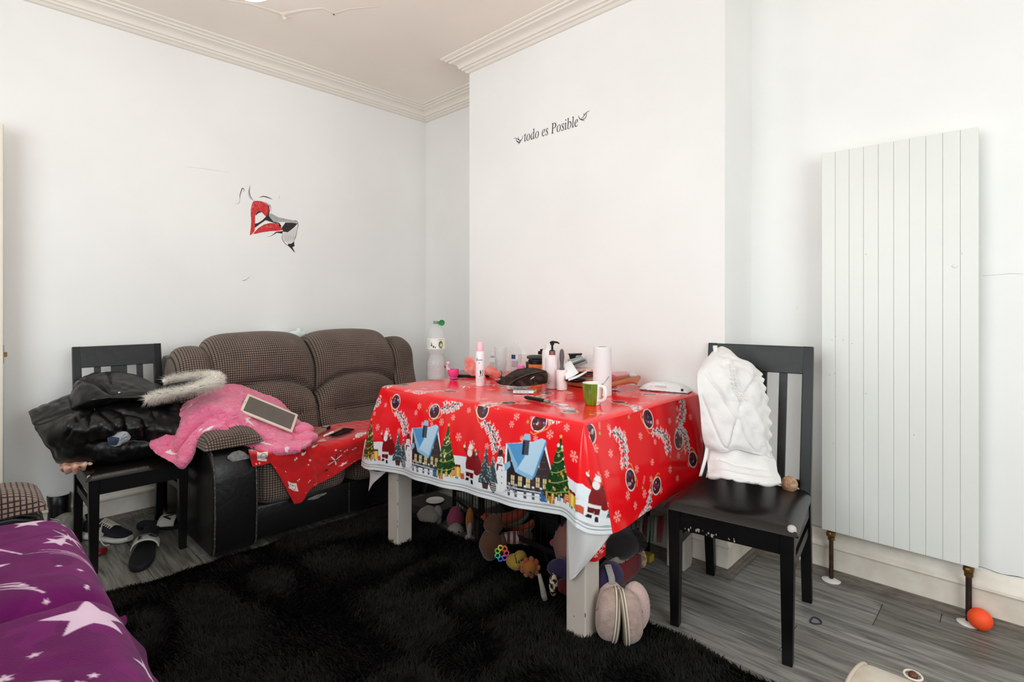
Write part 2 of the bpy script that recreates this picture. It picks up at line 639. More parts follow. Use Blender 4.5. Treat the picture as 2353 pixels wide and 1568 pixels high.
def sweep(path, k, prof):
    def rn(i):
        d = Vector(path[i + 1]) - Vector(path[i]); d.normalize()
        return Vector((d.y, -d.x)), d
    n, d = rn(k)
    ends = []
    for e in (0, 1):
        p = Vector(path[k + e])
        nb = k - 1 if e == 0 else k + 1
        row = []
        for (dd, z) in prof:
            off = n * dd
            if 0 <= nb < len(path) - 1:
                n2, d2 = rn(nb)
                off = n * dd + n2 * dd if abs(n.dot(n2)) < .1 else off
            row.append((p.x + off.x, p.y + off.y, z))
        ends.append(row)
    b = MB()
    m = len(prof)
    b.add(ends[0] + ends[1], [(i, (i + 1) % m, m + (i + 1) % m, m + i) for i in range(m)] + [tuple(range(m))[::-1], tuple(range(m, 2 * m))])
    return b


cove = [(0, ZC + .01), (.135, ZC + .01), (.136, ZC - .008), (.128, ZC - .014), (.116, ZC - .015), (.114, ZC - .024), (.098, ZC - .026), (.094, ZC - .034),
        (.075, ZC - .038), (.060, ZC - .046), (.052, ZC - .058), (.050, ZC - .068), (.038, ZC - .070), (.034, ZC - .080), (.022, ZC - .084), (.016, ZC - .094), (.010, ZC - .098), (0, ZC - .098)]
base = [(0, 0), (.022, 0), (.022, .118), (.024, .124), (.030, .130), (.029, .140), (.020, .146), (.015, .152), (.012, .168), (.006, .186), (0, .192)]
scot = [(.022, 0), (.044, 0), (.044, .010), (.036, .014), (.034, .026), (.027, .030), (.026, .036), (.022, .036)]
names = ['left', 'alcove_left', 'chimney_left', 'chimney_front', 'chimney_right', 'alcove_right']
for k in range(6):
    struct('trim_%d' % (k + 1), sweep(PATH, k, cove).mesh('coving', M_cove, smooth=35))
    struct('baseboard_' + names[k], sweep(PATH, k, base).mesh('baseboard', M_dirty, smooth=35))
    if k in (0, 5):
        b = MB(); full = sweep(PATH, k, scot)
        struct('trim_%d' % (k + 7), full.mesh('floor_beading', M_greytrim, smooth=30))
    else:
        struct('trim_%d' % (k + 7), sweep(PATH, k, scot).mesh('floor_beading', M_greytrim, smooth=30))

# hairline cracks in the plaster above the baseboard and on the right wall
M_crack = mat('plaster_crack', (70, 64, 56), 0.9)
def crack(name, pts, w, parent):
    b = MB()
    rg = random.Random(len(pts))
    b.tube(pts, [w * (.5 + rg.random()) for _ in pts], n=5, squash=.6)
    return obj(name, b.mesh(name, M_crack, smooth=60), bpy.data.objects[parent])
rg = random.Random(3)
pts = []
for i in range(26):
    x = -.14 + i * .02
    pts.append((x, YB - .0005, .197 + .004 * math.sin(i * 1.3) + .003 * rg.random()))
crack('plaster_crack', pts, .0016, 'wall_alcove_right')
pts = [(-.98 + i * .03, YB - .0005, .198 + .002 * rg.random()) for i in range(12)]
crack('plaster_crack', pts, .0012, 'wall_alcove_right')
pts = [P(x, y, y=YB - .0003) for x, y in ((2258, 634), (2290, 632), (2320, 629), (2352, 630))]
crack('plaster_crack', pts, .0007, 'wall_alcove_right')

# scuffs on the left wall
M_scuff = mat('grey_scuff', (150, 146, 142), 0.8)
for nm, pp, w in (('scuff', ((424, 383), (470, 388), (530, 397)), .0012), ('scuff', ((556, 645), (566, 643), (576, 634)), .002), ('scuff', ((1830, 712), (1834, 703)), .0014)):
    b = MB()
    wall = nm and ('wall_left' if pp[0][0] < 1000 else 'wall_alcove_right')
    q = [P(x, y, x=XL + .0004) if pp[0][0] < 1000 else P(x, y, y=YB - .0004) for x, y in pp]
    b.tube(q, [w * .4] + [w] * (len(q) - 2) + [w * .4], n=5, squash=.3)
    obj(nm, b.mesh(nm, M_scuff), bpy.data.objects[wall])

# ------------------------------------------------------------------ floor of grey planks
def plank_mat(name, a, b2, seed):
    m = bpy.data.materials.new(name); m.use_nodes = True
    nt = m.node_tree; p = nt.nodes['Principled BSDF']
    tc = nt.nodes.new('ShaderNodeTexCoord')
    mp = nt.nodes.new('ShaderNodeMapping'); mp.inputs['Scale'].default_value = (1.3, 15, 1); mp.inputs['Location'].default_value = (seed * 3.7, seed * 1.9, 0)
    nt.links.new(tc.outputs['Object'], mp.inputs[0])
    wv = nt.nodes.new('ShaderNodeTexNoise'); wv.inputs['Scale'].default_value = 2.2; wv.inputs['Detail'].default_value = 7; wv.inputs['Distortion'].default_value = 1.6
    nt.links.new(mp.outputs[0], wv.inputs['Vector'])
    mp2 = nt.nodes.new('ShaderNodeMapping'); mp2.inputs['Scale'].default_value = (3, 130, 1)
    nt.links.new(tc.outputs['Object'], mp2.inputs[0])
    fn = nt.nodes.new('ShaderNodeTexNoise'); fn.inputs['Scale'].default_value = 2.0; fn.inputs['Detail'].default_value = 4
    nt.links.new(mp2.outputs[0], fn.inputs['Vector'])
    ad = nt.nodes.new('ShaderNodeMath'); ad.operation = 'MULTIPLY_ADD'; ad.inputs[1].default_value = 0.35
    nt.links.new(fn.outputs[0], ad.inputs[0]); nt.links.new(wv.outputs[0], ad.inputs[2])
    r = nt.nodes.new('ShaderNodeValToRGB')
    r.color_ramp.elements[0].position = 0.42; r.color_ramp.elements[1].position = 0.86
    r.color_ramp.elements[0].color = (*lin(a), 1); r.color_ramp.elements[1].color = (*lin(b2), 1)
    e = r.color_ramp.elements.new(0.60); e.color = (*lin(tuple((x + y) / 2 for x, y in zip(a, b2))), 1)
    nt.links.new(ad.outputs[0], r.inputs[0]); nt.links.new(r.outputs[0], p.inputs['Base Color'])
    p.inputs['Roughness'].default_value = 0.42; p.inputs['Specular IOR Level'].default_value = 0.4
    bp = nt.nodes.new('ShaderNodeBump'); bp.inputs['Strength'].default_value = 0.12; bp.inputs['Distance'].default_value = 0.002
    nt.links.new(fn.outputs[0], bp.inputs['Height']); nt.links.new(bp.outputs[0], p.inputs['Normal'])
    return m


M_pl = [plank_mat('grey_plank_%d' % i, a, b2, i) for i, (a, b2) in enumerate((((62, 61, 57), (142, 140, 134)), ((70, 68, 64), (152, 148, 142)), ((58, 57, 52), (132, 130, 122)), ((74, 72, 69), (158, 155, 150))))]
fb = MB().bx(XL - .1, XR + .1, YN - .1, YA + .1, -.06, -.006)
floor = struct('floor', fb.mesh('floor', M_dark))
pm = {}
row = 0
y = 2.745
rg = random.Random(11)
while y > YN:
    y0 = y - .195
    x = XL - rg.random() * 1.0
    while x < XR:
        L = 1.28
        x0, x1 = max(x, XL), min(x + L, XR)
        if x1 - x0 > .05:
            b = MB().bx(x0 + .0008, x1 - .0008, max(y0, YN) + .0012, min(y, YA) - .0012, -.008, 0)
            obj('plank', b.mesh('plank', M_pl[rg.randrange(4)], bevel=.0022, seg=1), floor)
        x += L
    y = y0

# ------------------------------------------------------------------ open door at the far left
dm = MB()
h0 = Vector((XL + .03, -.60, 0)); h1 = Vector((-3.520, .162, 0))
dd = (h1 - h0); Ld = dd.length; dd.normalize(); dn = Vector((dd.y, -dd.x, 0))
dm.bar(h0 + Vector((0, 0, 1.028)), h1 + Vector((0, 0, 1.028)), .038, 2.036)
M_door = mat('cream_door_paint', (232, 222, 208), 0.5, var=.03, vscale=6)
door = struct('door_1', dm.mesh('door', M_door, bevel=.003))
M_brass = mat('worn_brass', (128, 98, 56), 0.4, metal=.85, var=.2, vscale=60)
M_steel = mat('scratched_steel', (150, 150, 148), 0.35, metal=.9, var=.15, vscale=80)
lp = MB(); c = h1 + Vector((0, 0, .949))
lp.bar(c - Vector((0, 0, .045)) + dd * .0008, c + Vector((0, 0, .045)) + dd * .0008, .022, .003, up=dd)
obj('latch_plate', lp.mesh('latch_plate', M_steel, bevel=.001), door)
lb = MB(); lb.bar(c, c + dd * .013, .012, .022)
obj('latch_bolt', lb.mesh('latch_bolt', M_brass, bevel=.002), door)
hb = MB()
for s in (-1, 1):
    hc = h1 - dd * .06 + Vector((0, 0, 1.0)) + dn * (.019 * s)
    hb.tube([hc, hc + dn * (.045 * s), hc + dn * (.05 * s) - dd * .02, hc + dn * (.05 * s) - dd * .11], .008, n=10)
obj('handle', hb.mesh('handle', M_brass, smooth=50), door)

# ------------------------------------------------------------------ tall white radiator on the right wall
M_rad = mat('radiator_enamel', (228, 229, 224), 0.35, var=.01, vscale=2)
YF = 2.572
rx0 = P(1888, 700, y=YF)[0]; rx1 = P(2248, 700, y=YF)[0]
rz0 = P(1889, 1216, y=YF)[2]; rz1 = P(1888, 354, y=YF)[2]
rad = thing('radiator', 'tall white vertical panel radiator on the wall right of the chimney breast', 'radiator', ((rx0 + rx1) / 2, 2.61, rz0))
b = MB().bx(rx0, rx1, YF + .004, 2.632, rz0, rz1)
obj('back_body', b.mesh('back_body', M_rad, bevel=.004), rad)
n = 10; wst = (rx1 - rx0) / n
for k in range(n):
    b = MB().bx(rx0 + k * wst + .0003, rx0 + (k + 1) * wst - .0003, YF, YF + .012, rz0, rz1)
    s = obj('panel', b.mesh('panel', M_rad, bevel=.0016, seg=2), rad)
for x in (rx0 + .12, rx1 - .12):
    for z in (rz0 + .25, rz1 - .25):
        obj('wall_bracket', MB().bx(x - .02, x + .02, 2.632, YB - .0005, z - .03, z + .03).mesh('wall_bracket', M_rad), rad)
# dent
dp = np.array(P(2194, 612, y=YF))
b = MB(); b.ell((dp[0], YF + .0005, dp[2]), (.011, .0018, .009), nu=10, nv=6, nz=.003, ns=150)
obj('dent', b.mesh('dent', M_rad, smooth=60), rad)
M_pipe = mat('aged_copper_pipe', (74, 56, 42), 0.5, metal=.5, var=.35, vscale=40)
M_pipe2 = mat('dark_painted_pipe', (52, 40, 34), 0.45, metal=.3, var=.15, vscale=30)
M_white = mat('white_plastic', (238, 236, 232), 0.4)
M_speck = mat('grey_scratch', (120, 118, 112), .7)
for k, (px, py, mt) in enumerate(((1910, 1325, M_pipe), (2226, 1427, M_pipe2))):
    g = P(px, py, z=0)
    gx_, gy_ = g[0], 2.612
    g = P(px, py, y=gy_); gx_ = g[0]
    v = obj('valve', MB().lathe([(.010, -.034), (.014, -.03), (.014, -.018), (.011, -.016), (.016, -.012), (.017, .004), (.011, .010), (.010, .03)], (gx_, gy_, rz0 - .02), 14).ell((gx_ - .004, gy_ - .016, rz0 - .022), (.013, .010, .013), nu=12, nv=8).mesh('valve', M_brass, smooth=45), rad)
    obj('pipe', MB().tube([(gx_, gy_, -.004), (gx_, gy_, rz0 - .045)], .0095 if k else .0085, n=14).mesh('pipe', mt, smooth=50), rad)
    obj('pipe_collar', MB().lathe([(.036, 0.0005), (.036, .003), (.030, .006), (.014, .010), (.011, .010)], (gx_, gy_, 0), 28).mesh('pipe_collar', M_white, smooth=40), rad)
b = MB()
rg = random.Random(5)
for (px, py) in ((1920, 773), (1918, 858), (1906, 862), (1938, 782), (1958, 790), (1990, 585), (2210, 583), (1915, 1020), (1990, 905), (2100, 1000), (1912, 782)):
    p = P(px, py, y=YF - .0002)
    obj('chip', MB().ell(p, (.0012 + rg.random() * .001, .0004, .0014), nu=6, nv=4).mesh('chip', M_speck), rad)

# ceiling lamp: white rose, short stem, opal globe round the bulb
M_opal = bpy.data.materials.new('lit_opal_glass'); M_opal.use_nodes = True
_e = M_opal.node_tree.nodes['Principled BSDF']
_e.inputs['Emission Color'].default_value = (1.0, .97, .94, 1); _e.inputs['Emission Strength'].default_value = 18.0
_e.inputs['Base Color'].default_value = (.9, .88, .85, 1)
cl = P(572, -268, z=ZC)
lamp = thing('ceiling_lamp', 'opal glass ceiling lamp hanging just above the top edge of the view', 'lamp', (cl[0], cl[1], ZC))
obj('ceiling_rose', MB().lathe([(.002, -.03), (.03, -.028), (.055, -.008), (.055, .0)], (cl[0], cl[1], ZC), 24).mesh('ceiling_rose', M_white, smooth=40), lamp)
obj('stem', MB().tube([(cl[0], cl[1], ZC - .028), (cl[0], cl[1], ZC - .20)], .006).mesh('stem', M_white, smooth=40), lamp)
obj('lamp_holder', MB().lathe([(.006, .0), (.022, -.008), (.022, -.05), (.018, -.052)], (cl[0], cl[1], ZC - .19), 16).mesh('lamp_holder', M_white, smooth=40), lamp)
obj('globe', MB().ell((cl[0], cl[1], ZC - .335), (.11, .11, .105), nu=28, nv=18).mesh('globe', M_opal, smooth=180), lamp)
# ------------------------------------------------------------------ table
def multi_grid(name, grids, mats):
    """several dense grids in one mesh; grids: (X, colours, material index)"""
    Vs, Qs, Cs, Ms = [], [], [], []
    n = 0
    for X, C, mi in grids:
        R, Cn = X.shape[:2]
        i, j = np.meshgrid(np.arange(R - 1), np.arange(Cn - 1), indexing='ij')
        q = np.stack([i * Cn + j, i * Cn + j + 1, (i + 1) * Cn + j + 1, (i + 1) * Cn + j], -1).reshape(-1, 4) + n
        Vs.append(X.reshape(-1, 3)); Qs.append(q); Cs.append(C.reshape(-1, 3)); Ms.append(np.full(len(q), mi))
        n += R * Cn
    V = np.concatenate(Vs); Q = np.concatenate(Qs); C = np.concatenate(Cs); Mi = np.concatenate(Ms)
    me = bpy.data.meshes.new(name)
    me.vertices.add(len(V)); me.vertices.foreach_set('co', V.astype(np.float32).ravel())
    me.loops.add(len(Q) * 4); me.loops.foreach_set('vertex_index', Q.ravel().astype(np.int32))
    me.polygons.add(len(Q)); me.polygons.foreach_set('loop_start', (np.arange(len(Q)) * 4).astype(np.int32))
    me.polygons.foreach_set('use_smooth', np.ones(len(Q), bool))
    for m in mats: me.materials.append(m)
    me.polygons.foreach_set('material_index', Mi.astype(np.int32))
    at = me.color_attributes.new('print', 'FLOAT_COLOR', 'POINT')
    c4 = np.ones((len(V), 4), np.float32); c4[:, :3] = C
    at.data.foreach_set('color', c4.ravel())
    me.update(calc_edges=True); me.validate()
    return me


M_tpaint = mat('chipped_pale_grey_paint', (196, 186, 176), 0.5, var=.05, vscale=7, bump=.05, bscale=40)
M_chip = mat('dark_paint_chip', (52, 44, 40), .8)
TX0, TX1, TY0, TY1, TZ = -2.302, -1.088, 1.490, 2.332, 0.780
table = thing('dining_table', 'square-legged pale grey painted table under the red Christmas cloth', 'table', (-1.7, 1.91, 0))
obj('tabletop', MB().bx(TX0, TX1, TY0, TY1, TZ - .036, TZ).mesh('tabletop', M_tpaint, bevel=.004), table)
b = MB(); b.bx(TX0 + .05, TX1 - .05, TY0 + .035, TY0 + .055, TZ - .13, TZ - .036); b.bx(TX0 + .05, TX1 - .05, TY1 - .055, TY1 - .035, TZ - .13, TZ - .036)
b.bx(TX0 + .03, TX0 + .05, TY0 + .05, TY1 - .05, TZ - .13, TZ - .036); b.bx(TX1 - .05, TX1 - .03, TY0 + .05, TY1 - .05, TZ - .13, TZ - .036)
obj('apron', b.mesh('apron', M_tpaint), table)
LEGS = [(-1.185, 1.513), (-2.288, 1.492), (-1.178, 2.240), (-2.288, 2.240)]
for k, (x, y) in enumerate(LEGS):
    l = obj('leg', MB().bx(x, x + .085, y, y + .085, .0105 if k < 2 else .001, TZ - .036).mesh('leg', M_tpaint, bevel=.005), table)
    rg = random.Random(20 + k)
    for q in range(6):
        h = .05 + rg.random() * .35
        b = MB()
        if q < 4: b.ell((x + .0852 - .002 * rg.random(), y + .0002, h), (.0016, .0012, .003 + .006 * rg.random()), nu=6, nv=4)
        else: b.ell((x + .02 + .05 * rg.random(), y - .0002, h), (.0022, .0006, .0024), nu=6, nv=4)
        if k < 2: obj('paint_chip', b.mesh('paint_chip', M_chip), l)

# ------------------------------------------------------------------ the printed oilcloth
RED, RED2 = (242, 18, 28), (232, 40, 44)
FLK = (250, 178, 168)


def d_tree(c, x, y, h):
    w = h * .70
    rg = random.Random(int(x * 1000))
    tiers = 6
    pts_l, pts_r = [], []
    for k in range(tiers):
        f0, f1 = k / tiers, (k + 1) / tiers
        wo = w / 2 * (1 - f0) * (1.0)
        wi = w / 2 * (1 - f1) * 1.02
        pts_r += [(x + wo, y + h * f0), (x + wi * .92, y + h * (f1 - .03))]
        pts_l += [(x - wo, y + h * f0), (x - wi * .92, y + h * (f1 - .03))]
    c.poly(pts_r + [(x, y + h)] + pts_l[::-1], (30, 68, 30))
    for _ in range(70):
        f = rg.random() ** 1.3
        px = x + (rg.random() - .5) * w * (1 - f) * .95
        c.poly([(px, y + h * f), (px + .006, y + h * f - .008), (px - .006, y + h * f - .008)], rg.choice([(46, 98, 42), (22, 54, 24), (60, 112, 50), (18, 44, 22)]))
    for k in range(5):
        f = .1 + k * .17
        ww = w * (1 - f) * .42
        t = np.linspace(-1, 1, 9)
        c.line(np.stack([x + t * ww, y + h * f + .010 * (t * t) - .004 + .01 * t], -1), .0022, (190, 196, 120))
    for _ in range(22):
        f = rg.random() * .85
        c.disc((x + (rg.random() - .5) * w * (1 - f) * .9, y + h * f + .006), .003 + .0035 * rg.random(), rg.choice([(214, 180, 92), (206, 200, 110), (120, 168, 80), (232, 228, 220), (190, 150, 60)]))
    c.star((x, y + h + .003), .009, (240, 190, 90))
    # gifts beneath
    for q in range(5):
        gx = x - w * .42 + q * w * .2
        c.poly([(gx, y - .012), (gx + .014, y - .012), (gx + .014, y + .010), (gx, y + .010)], rg.choice([(214, 190, 70), (180, 60, 40), (96, 140, 70), (60, 84, 140), (200, 150, 60)]))
        c.line([(gx + .007, y - .012), (gx + .007, y + .010)], .003, (240, 230, 170))


def d_gifts(c, x, y):
    c.poly([(x - .016, y), (x + .016, y), (x + .018, y + .04), (x - .018, y + .04)], (222, 168, 58))
    c.poly([(x - .006, y), (x + .006, y), (x + .006, y + .04), (x - .006, y + .04)], (246, 220, 110))
    c.disc((x - .007, y + .045), .008, (120, 30, 30), .006); c.disc((x + .007, y + .045), .008, (120, 30, 30), .006)
    c.disc((x - .026, y + .012), .011, (214, 96, 50), .014)
    for k in (-1, 0, 1): c.line([(x - .034, y + .012 + k * .007), (x - .018, y + .016 + k * .007)], .002, (246, 232, 200))
    c.poly([(x + .016, y - .008), (x + .038, y - .006), (x + .036, y + .018), (x + .014, y + .016)], (206, 92, 60))


def d_santa(c, x, y, h):
    s = h / .15
    RD, RD2 = (132, 22, 28), (98, 14, 20)
    S = lambda pts: [(x + a * s, y + b2 * s) for a, b2 in pts]
    c.poly(S([(.012, .03), (.055, .03), (.060, .06), (.055, .09), (.040, .118), (.018, .11)]), RD2)       # sack
    c.disc((x + .042 * s, y + .06 * s), .028 * s, RD, .034 * s)
    for k in range(10):
        rg = random.Random(k)
        c.disc((x + (.024 + .03 * rg.random()) * s, y + (.098 + .022 * rg.random()) * s), .005 * s, rg.choice([(190, 60, 60), (220, 200, 190), (90, 110, 70), (150, 40, 60)]))
    c.poly(S([(-.024, .028), (.022, .028), (.024, .062), (.020, .100), (-.016, .100), (-.026, .062)]), RD)  # coat
    c.poly(S([(-.024, .012), (-.001, .012), (.001, .036), (-.025, .036)]), RD2)
    c.poly(S([(.001, .010), (.021, .008), (.024, .036), (-.001, .036)]), RD2)
    c.poly(S([(-.027, .030), (.026, .030), (.026, .041), (-.027, .041)]), (232, 230, 226))                  # fur hem
    c.poly(S([(-.025, .008), (-.002, .008), (-.002, .0135), (-.025, .0135)]), (232, 230, 226))
    c.poly(S([(.002, .004), (.021, .004), (.021, .0105), (.002, .0105)]), (232, 230, 226))
    c.poly(S([(-.030, -.004), (-.006, -.002), (-.006, .008), (-.022, .008)]), (28, 22, 22))
    c.poly(S([(.006, -.012), (.022, -.012), (.018, .004), (.006, .004)]), (28, 22, 22))
    c.poly(S([(-.022, .096), (-.040, .118), (-.034, .124), (-.014, .104)]), RD)                             # raised arm
    c.disc((x - .036 * s, y + .126 * s), .006 * s, (232, 230, 226)); c.line(S([(-.036, .128), (-.032, .142)]), .003 * s, (230, 170, 80))
    c.disc((x - .001 * s, y + .114 * s), .015 * s, (214, 160, 136))
    c.disc((x - .003 * s, y + .104 * s), .015 * s, (240, 240, 238), .014 * s)                               # beard
    c.disc((x + .001 * s, y + .124 * s), .015 * s, (240, 240, 238), .006 * s)
    c.poly(S([(-.012, .126), (.016, .126), (.010, .138), (-.004, .140)]), (240, 238, 236))


def d_frost(c, x, y, h):
    rg = random.Random(int(x * 777) + 3)
    w = h * .5
    c.poly([(x - w / 2, y + .02), (x + w / 2, y + .02), (x, y + h)], (58, 74, 80))
    for _ in range(int(900 * h)):
        f = rg.random()
        px = x + (rg.random() - .5) * w * (1.02 - f)
        a = rg.choice([(224, 232, 234), (150, 168, 172), (34, 46, 52), (70, 96, 92)])
        d = -1 if px < x else 1
        c.line([(px, y + .02 + (h - .02) * f), (px + d * .006, y + .02 + (h - .02) * f - .004)], .0016, a)
    c.poly([(x - .014, y), (x + .014, y), (x + .018, y + .022), (x - .018, y + .022)], (92, 54, 50))
    c.line([(x - .018, y + .021), (x + .018, y + .021)], .004, (58, 36, 34))


def d_cone(c, x, y):
    c.disc((x, y), .017, (52, 40, 40), .021)
    for k in range(5):
        for j in range(4):
            c.disc((x - .012 + j * .008 + (k % 2) * .004, y - .015 + k * .008), .0032, (226, 226, 226), .0022)


def d_snowman(c, x, y, h):
    s = h / .15
    W = (240, 243, 246)
    c.disc((x, y + .036 * s), .040 * s, (214, 222, 230)); c.disc((x, y + .038 * s), .038 * s, W)
    c.disc((x, y + .085 * s), .026 * s, W); c.disc((x, y + .112 * s), .0165 * s, W)
    c.poly([(x - .015 * s, y + .124 * s), (x + .013 * s, y + .128 * s), (x + .009 * s, y + .150 * s), (x - .011 * s, y + .147 * s)], (34, 26, 32))
    c.poly([(x - .019 * s, y + .122 * s), (x + .018 * s, y + .127 * s), (x + .018 * s, y + .130 * s), (x - .019 * s, y + .126 * s)], (34, 26, 32))
    c.line([(x - .014 * s, y + .126 * s), (x + .012 * s, y + .130 * s)], .004 * s, (130, 28, 36))
    for k in (-1, 1): c.disc((x + k * .006 * s, y + .116 * s), .0022 * s, (20, 20, 24))
    c.poly([(x + .001 * s, y + .113 * s), (x + .012 * s, y + .109 * s), (x + .001 * s, y + .109 * s)], (226, 120, 40))
    c.line([(x - .006 * s, y + .104 * s), (x, y + .102 * s), (x + .006 * s, y + .105 * s)], .0016 * s, (40, 40, 44))
    c.poly([(x - .017 * s, y + .098 * s), (x + .014 * s, y + .098 * s), (x + .014 * s, y + .092 * s), (x - .006 * s, y + .092 * s), (x - .012 * s, y + .072 * s), (x - .019 * s, y + .074 * s)], (134, 28, 40))
    for k in range(3): c.disc((x + .012 * s, y + (.034 + k * .022) * s), .0026 * s, (30, 30, 36))


def d_house(c, x, y, h, w):
    S = lambda pts: [(x + a * w, y + b2 * h) for a, b2 in pts]
    DK, BR = (44, 38, 42), (64, 54, 56)
    B1, B2, B3 = (138, 190, 226), (186, 216, 238), (84, 150, 204)
    c.poly(S([(-.42, .02), (.50, .02), (.46, .45), (.30, .92), (-.44, .80)]), (236, 244, 250))
    c.poly(S([(-.36, .05), (.46, .06), (.44, .45), (.27, .88), (-.40, .76)]), DK)
    c.poly(S([(.05, .06), (.46, .08), (.44, .44), (.26, .86), (.04, .40)]), BR)
    for k in range(6): c.line(S([(.08 + k * .01, .12 + k * .11), (.42 - k * .02, .14 + k * .11)]), .0022, (92, 84, 86))
    # windows lit in the print
    for (a, b2) in ((-.28, .14), (-.14, .14), (.00, .13), (.30, .15), (.17, .16), (-.30, .52), (.16, .48)):
        c.poly(S([(a, b2), (a + .07, b2), (a + .07, b2 + .16), (a, b2 + .16)]), (222, 206, 150))
        c.line(S([(a + .035, b2), (a + .035, b2 + .16)]), .0018, DK); c.line(S([(a, b2 + .08), (a + .07, b2 + .08)]), .0018, DK)
    # snowy roofs
    c.poly(S([(-.50, .30), (-.38, .36), (-.30, .44), (-.32, .52), (-.44, .46)]), B1)
    c.poly(S([(-.42, .80), (-.20, .50), (-.12, .38), (-.04, .60), (-.02, .86)]), B3)
    c.poly(S([(-.42, .80), (-.38, .78), (-.17, .50), (-.14, .40), (-.20, .36)]), B1)
    c.poly(S([(-.20, .36), (.10, .27), (.16, .40), (.32, .92), (.24, .95), (.02, .86), (-.05, .62)]), B2)
    c.poly(S([(-.20, .36), (.10, .27), (.13, .33), (-.15, .42)]), B1)
    c.poly(S([(.10, .27), (.16, .34), (.34, .88), (.32, .92)]), B3)
    c.poly(S([(-.10, .66), (.02, .66), (.02, .92), (-.10, .92)]), (70, 76, 88)); c.poly(S([(-.12, .90), (.04, .90), (.02, 1.0), (-.08, 1.0)]), (150, 196, 228))
    c.poly(S([(-.10, .66), (-.06, .66), (-.06, .88), (-.10, .88)]), (40, 44, 54))
    # fence with snow on its rails, parcels
    for a in (-.34, -.20, -.04, .10, .24): c.poly(S([(a, -.05), (a + .05, -.05), (a + .05, .14), (a, .14)]), (86, 84, 90)); c.disc((x + (a + .025) * w, y + .15 * h), .006, (230, 236, 242), .004)
    for a in (.02, .10): c.line(S([(-.36, a), (.28, a - .02)]), .0046, (206, 214, 222))
    c.line(S([(-.40, .00), (-.16, .16)]), .005, (160, 160, 166)); c.line(S([(-.16, -.02), (-.34, .16)]), .005, (130, 130, 138))
    c.poly(S([(.26, -.06), (.38, -.06), (.38, .10), (.26, .10)]), (52, 108, 178)); c.poly(S([(.34, -.03), (.42, -.03), (.42, .10), (.34, .10)]), (150, 184, 80))
    c.poly(S([(.42, -.07), (.52, -.07), (.52, .14), (.42, .14)]), (206, 108, 50)); c.line(S([(.47, -.07), (.47, .14)]), .004, (244, 196, 120))


def d_sleigh(c, x, y, ang, s=1.0, bend=1.0, seed=0):
    """dark sleigh on a gilt runner and a string of white reindeer"""
    rg = random.Random(seed)
    ca, sa = math.cos(ang), math.sin(ang)
    T = lambda a, b2: (x + (a * ca - b2 * sa) * s, y + (a * sa + b2 * ca) * s)
    n = 8
    for wht in (True, False):
        for k in range(n):
            f = k / (n - 1)
            a = .050 + f * .125
            b2 = -bend * .05 * math.sin(f * 2.6) + .006 * (k % 2)
            r1 = random.Random(k + seed * 10)
            wh, dk = (238, 230, 230), (50, 38, 46)
            if wht:
                c.disc(T(a, b2), .0125 * s, wh, .0085 * s, ang)
                for o in (-.009, -.003, .004, .010): c.line([T(a + o, b2), T(a + o + .006 * (r1.random() - .3), b2 - .024)], .0040 * s, wh)
                c.line([T(a + .008, b2), T(a + .016, b2 + .016)], .0065 * s, wh); c.disc(T(a + .019, b2 + .017), .0055 * s, wh, .004 * s, ang)
                for o in (-.006, .003): c.line([T(a + .016, b2 + .018), T(a + .013 + o, b2 + .032)], .0034 * s, wh)
            else:
                c.disc(T(a + .001, b2 + .001), .0085 * s, dk, .0036 * s, ang + .4 * (r1.random() - .5))
                for o in (-.008, .008): c.line([T(a + o, b2 - .004), T(a + o + .003, b2 - .016)], .0019 * s, dk)
                c.line([T(a + .009, b2 + .003), T(a + .015, b2 + .013)], .0026 * s, dk)
                c.line([T(a - .004, b2 + .007), T(a + .005, b2 + .006)], .0020 * s, (120, 60, 66))
    c.disc(T(-.008, .004), .042 * s, (244, 226, 220), .037 * s, ang)
    c.disc(T(-.008, .004), .037 * s, (74, 34, 44), .032 * s, ang)
    c.poly([T(-.040, -.020), T(.016, -.022), T(.018, -.006), T(-.040, .000)], (96, 34, 34))
    for k in range(12): c.disc(T(-.036 + .054 * rg.random(), -.016 + .046 * rg.random()), (.003 + .005 * rg.random()) * s, rg.choice([(30, 30, 62), (130, 44, 56), (206, 200, 206), (34, 26, 40), (84, 84, 126), (190, 150, 150)]))
    c.line([T(-.056, -.020), T(-.044, -.034), T(.030, -.034), T(.040, -.026)], .0042 * s, (222, 170, 96))


def d_comet(c, x, y, a):
    c.star((x, y), .013, (150, 104, 52), rot=.3); c.star((x, y), .008, (214, 170, 90), rot=.3)
    for k in (-1, 0, 1):
        c.line([(x + .014 * math.cos(a + k * .25), y + .014 * math.sin(a + k * .25)), (x + .045 * math.cos(a + k * .12), y + .045 * math.sin(a + k * .12))], .0014, FLK)


RES = 900
cf = Canvas(1.85, .46, RES, RED)
rg = random.Random(8)
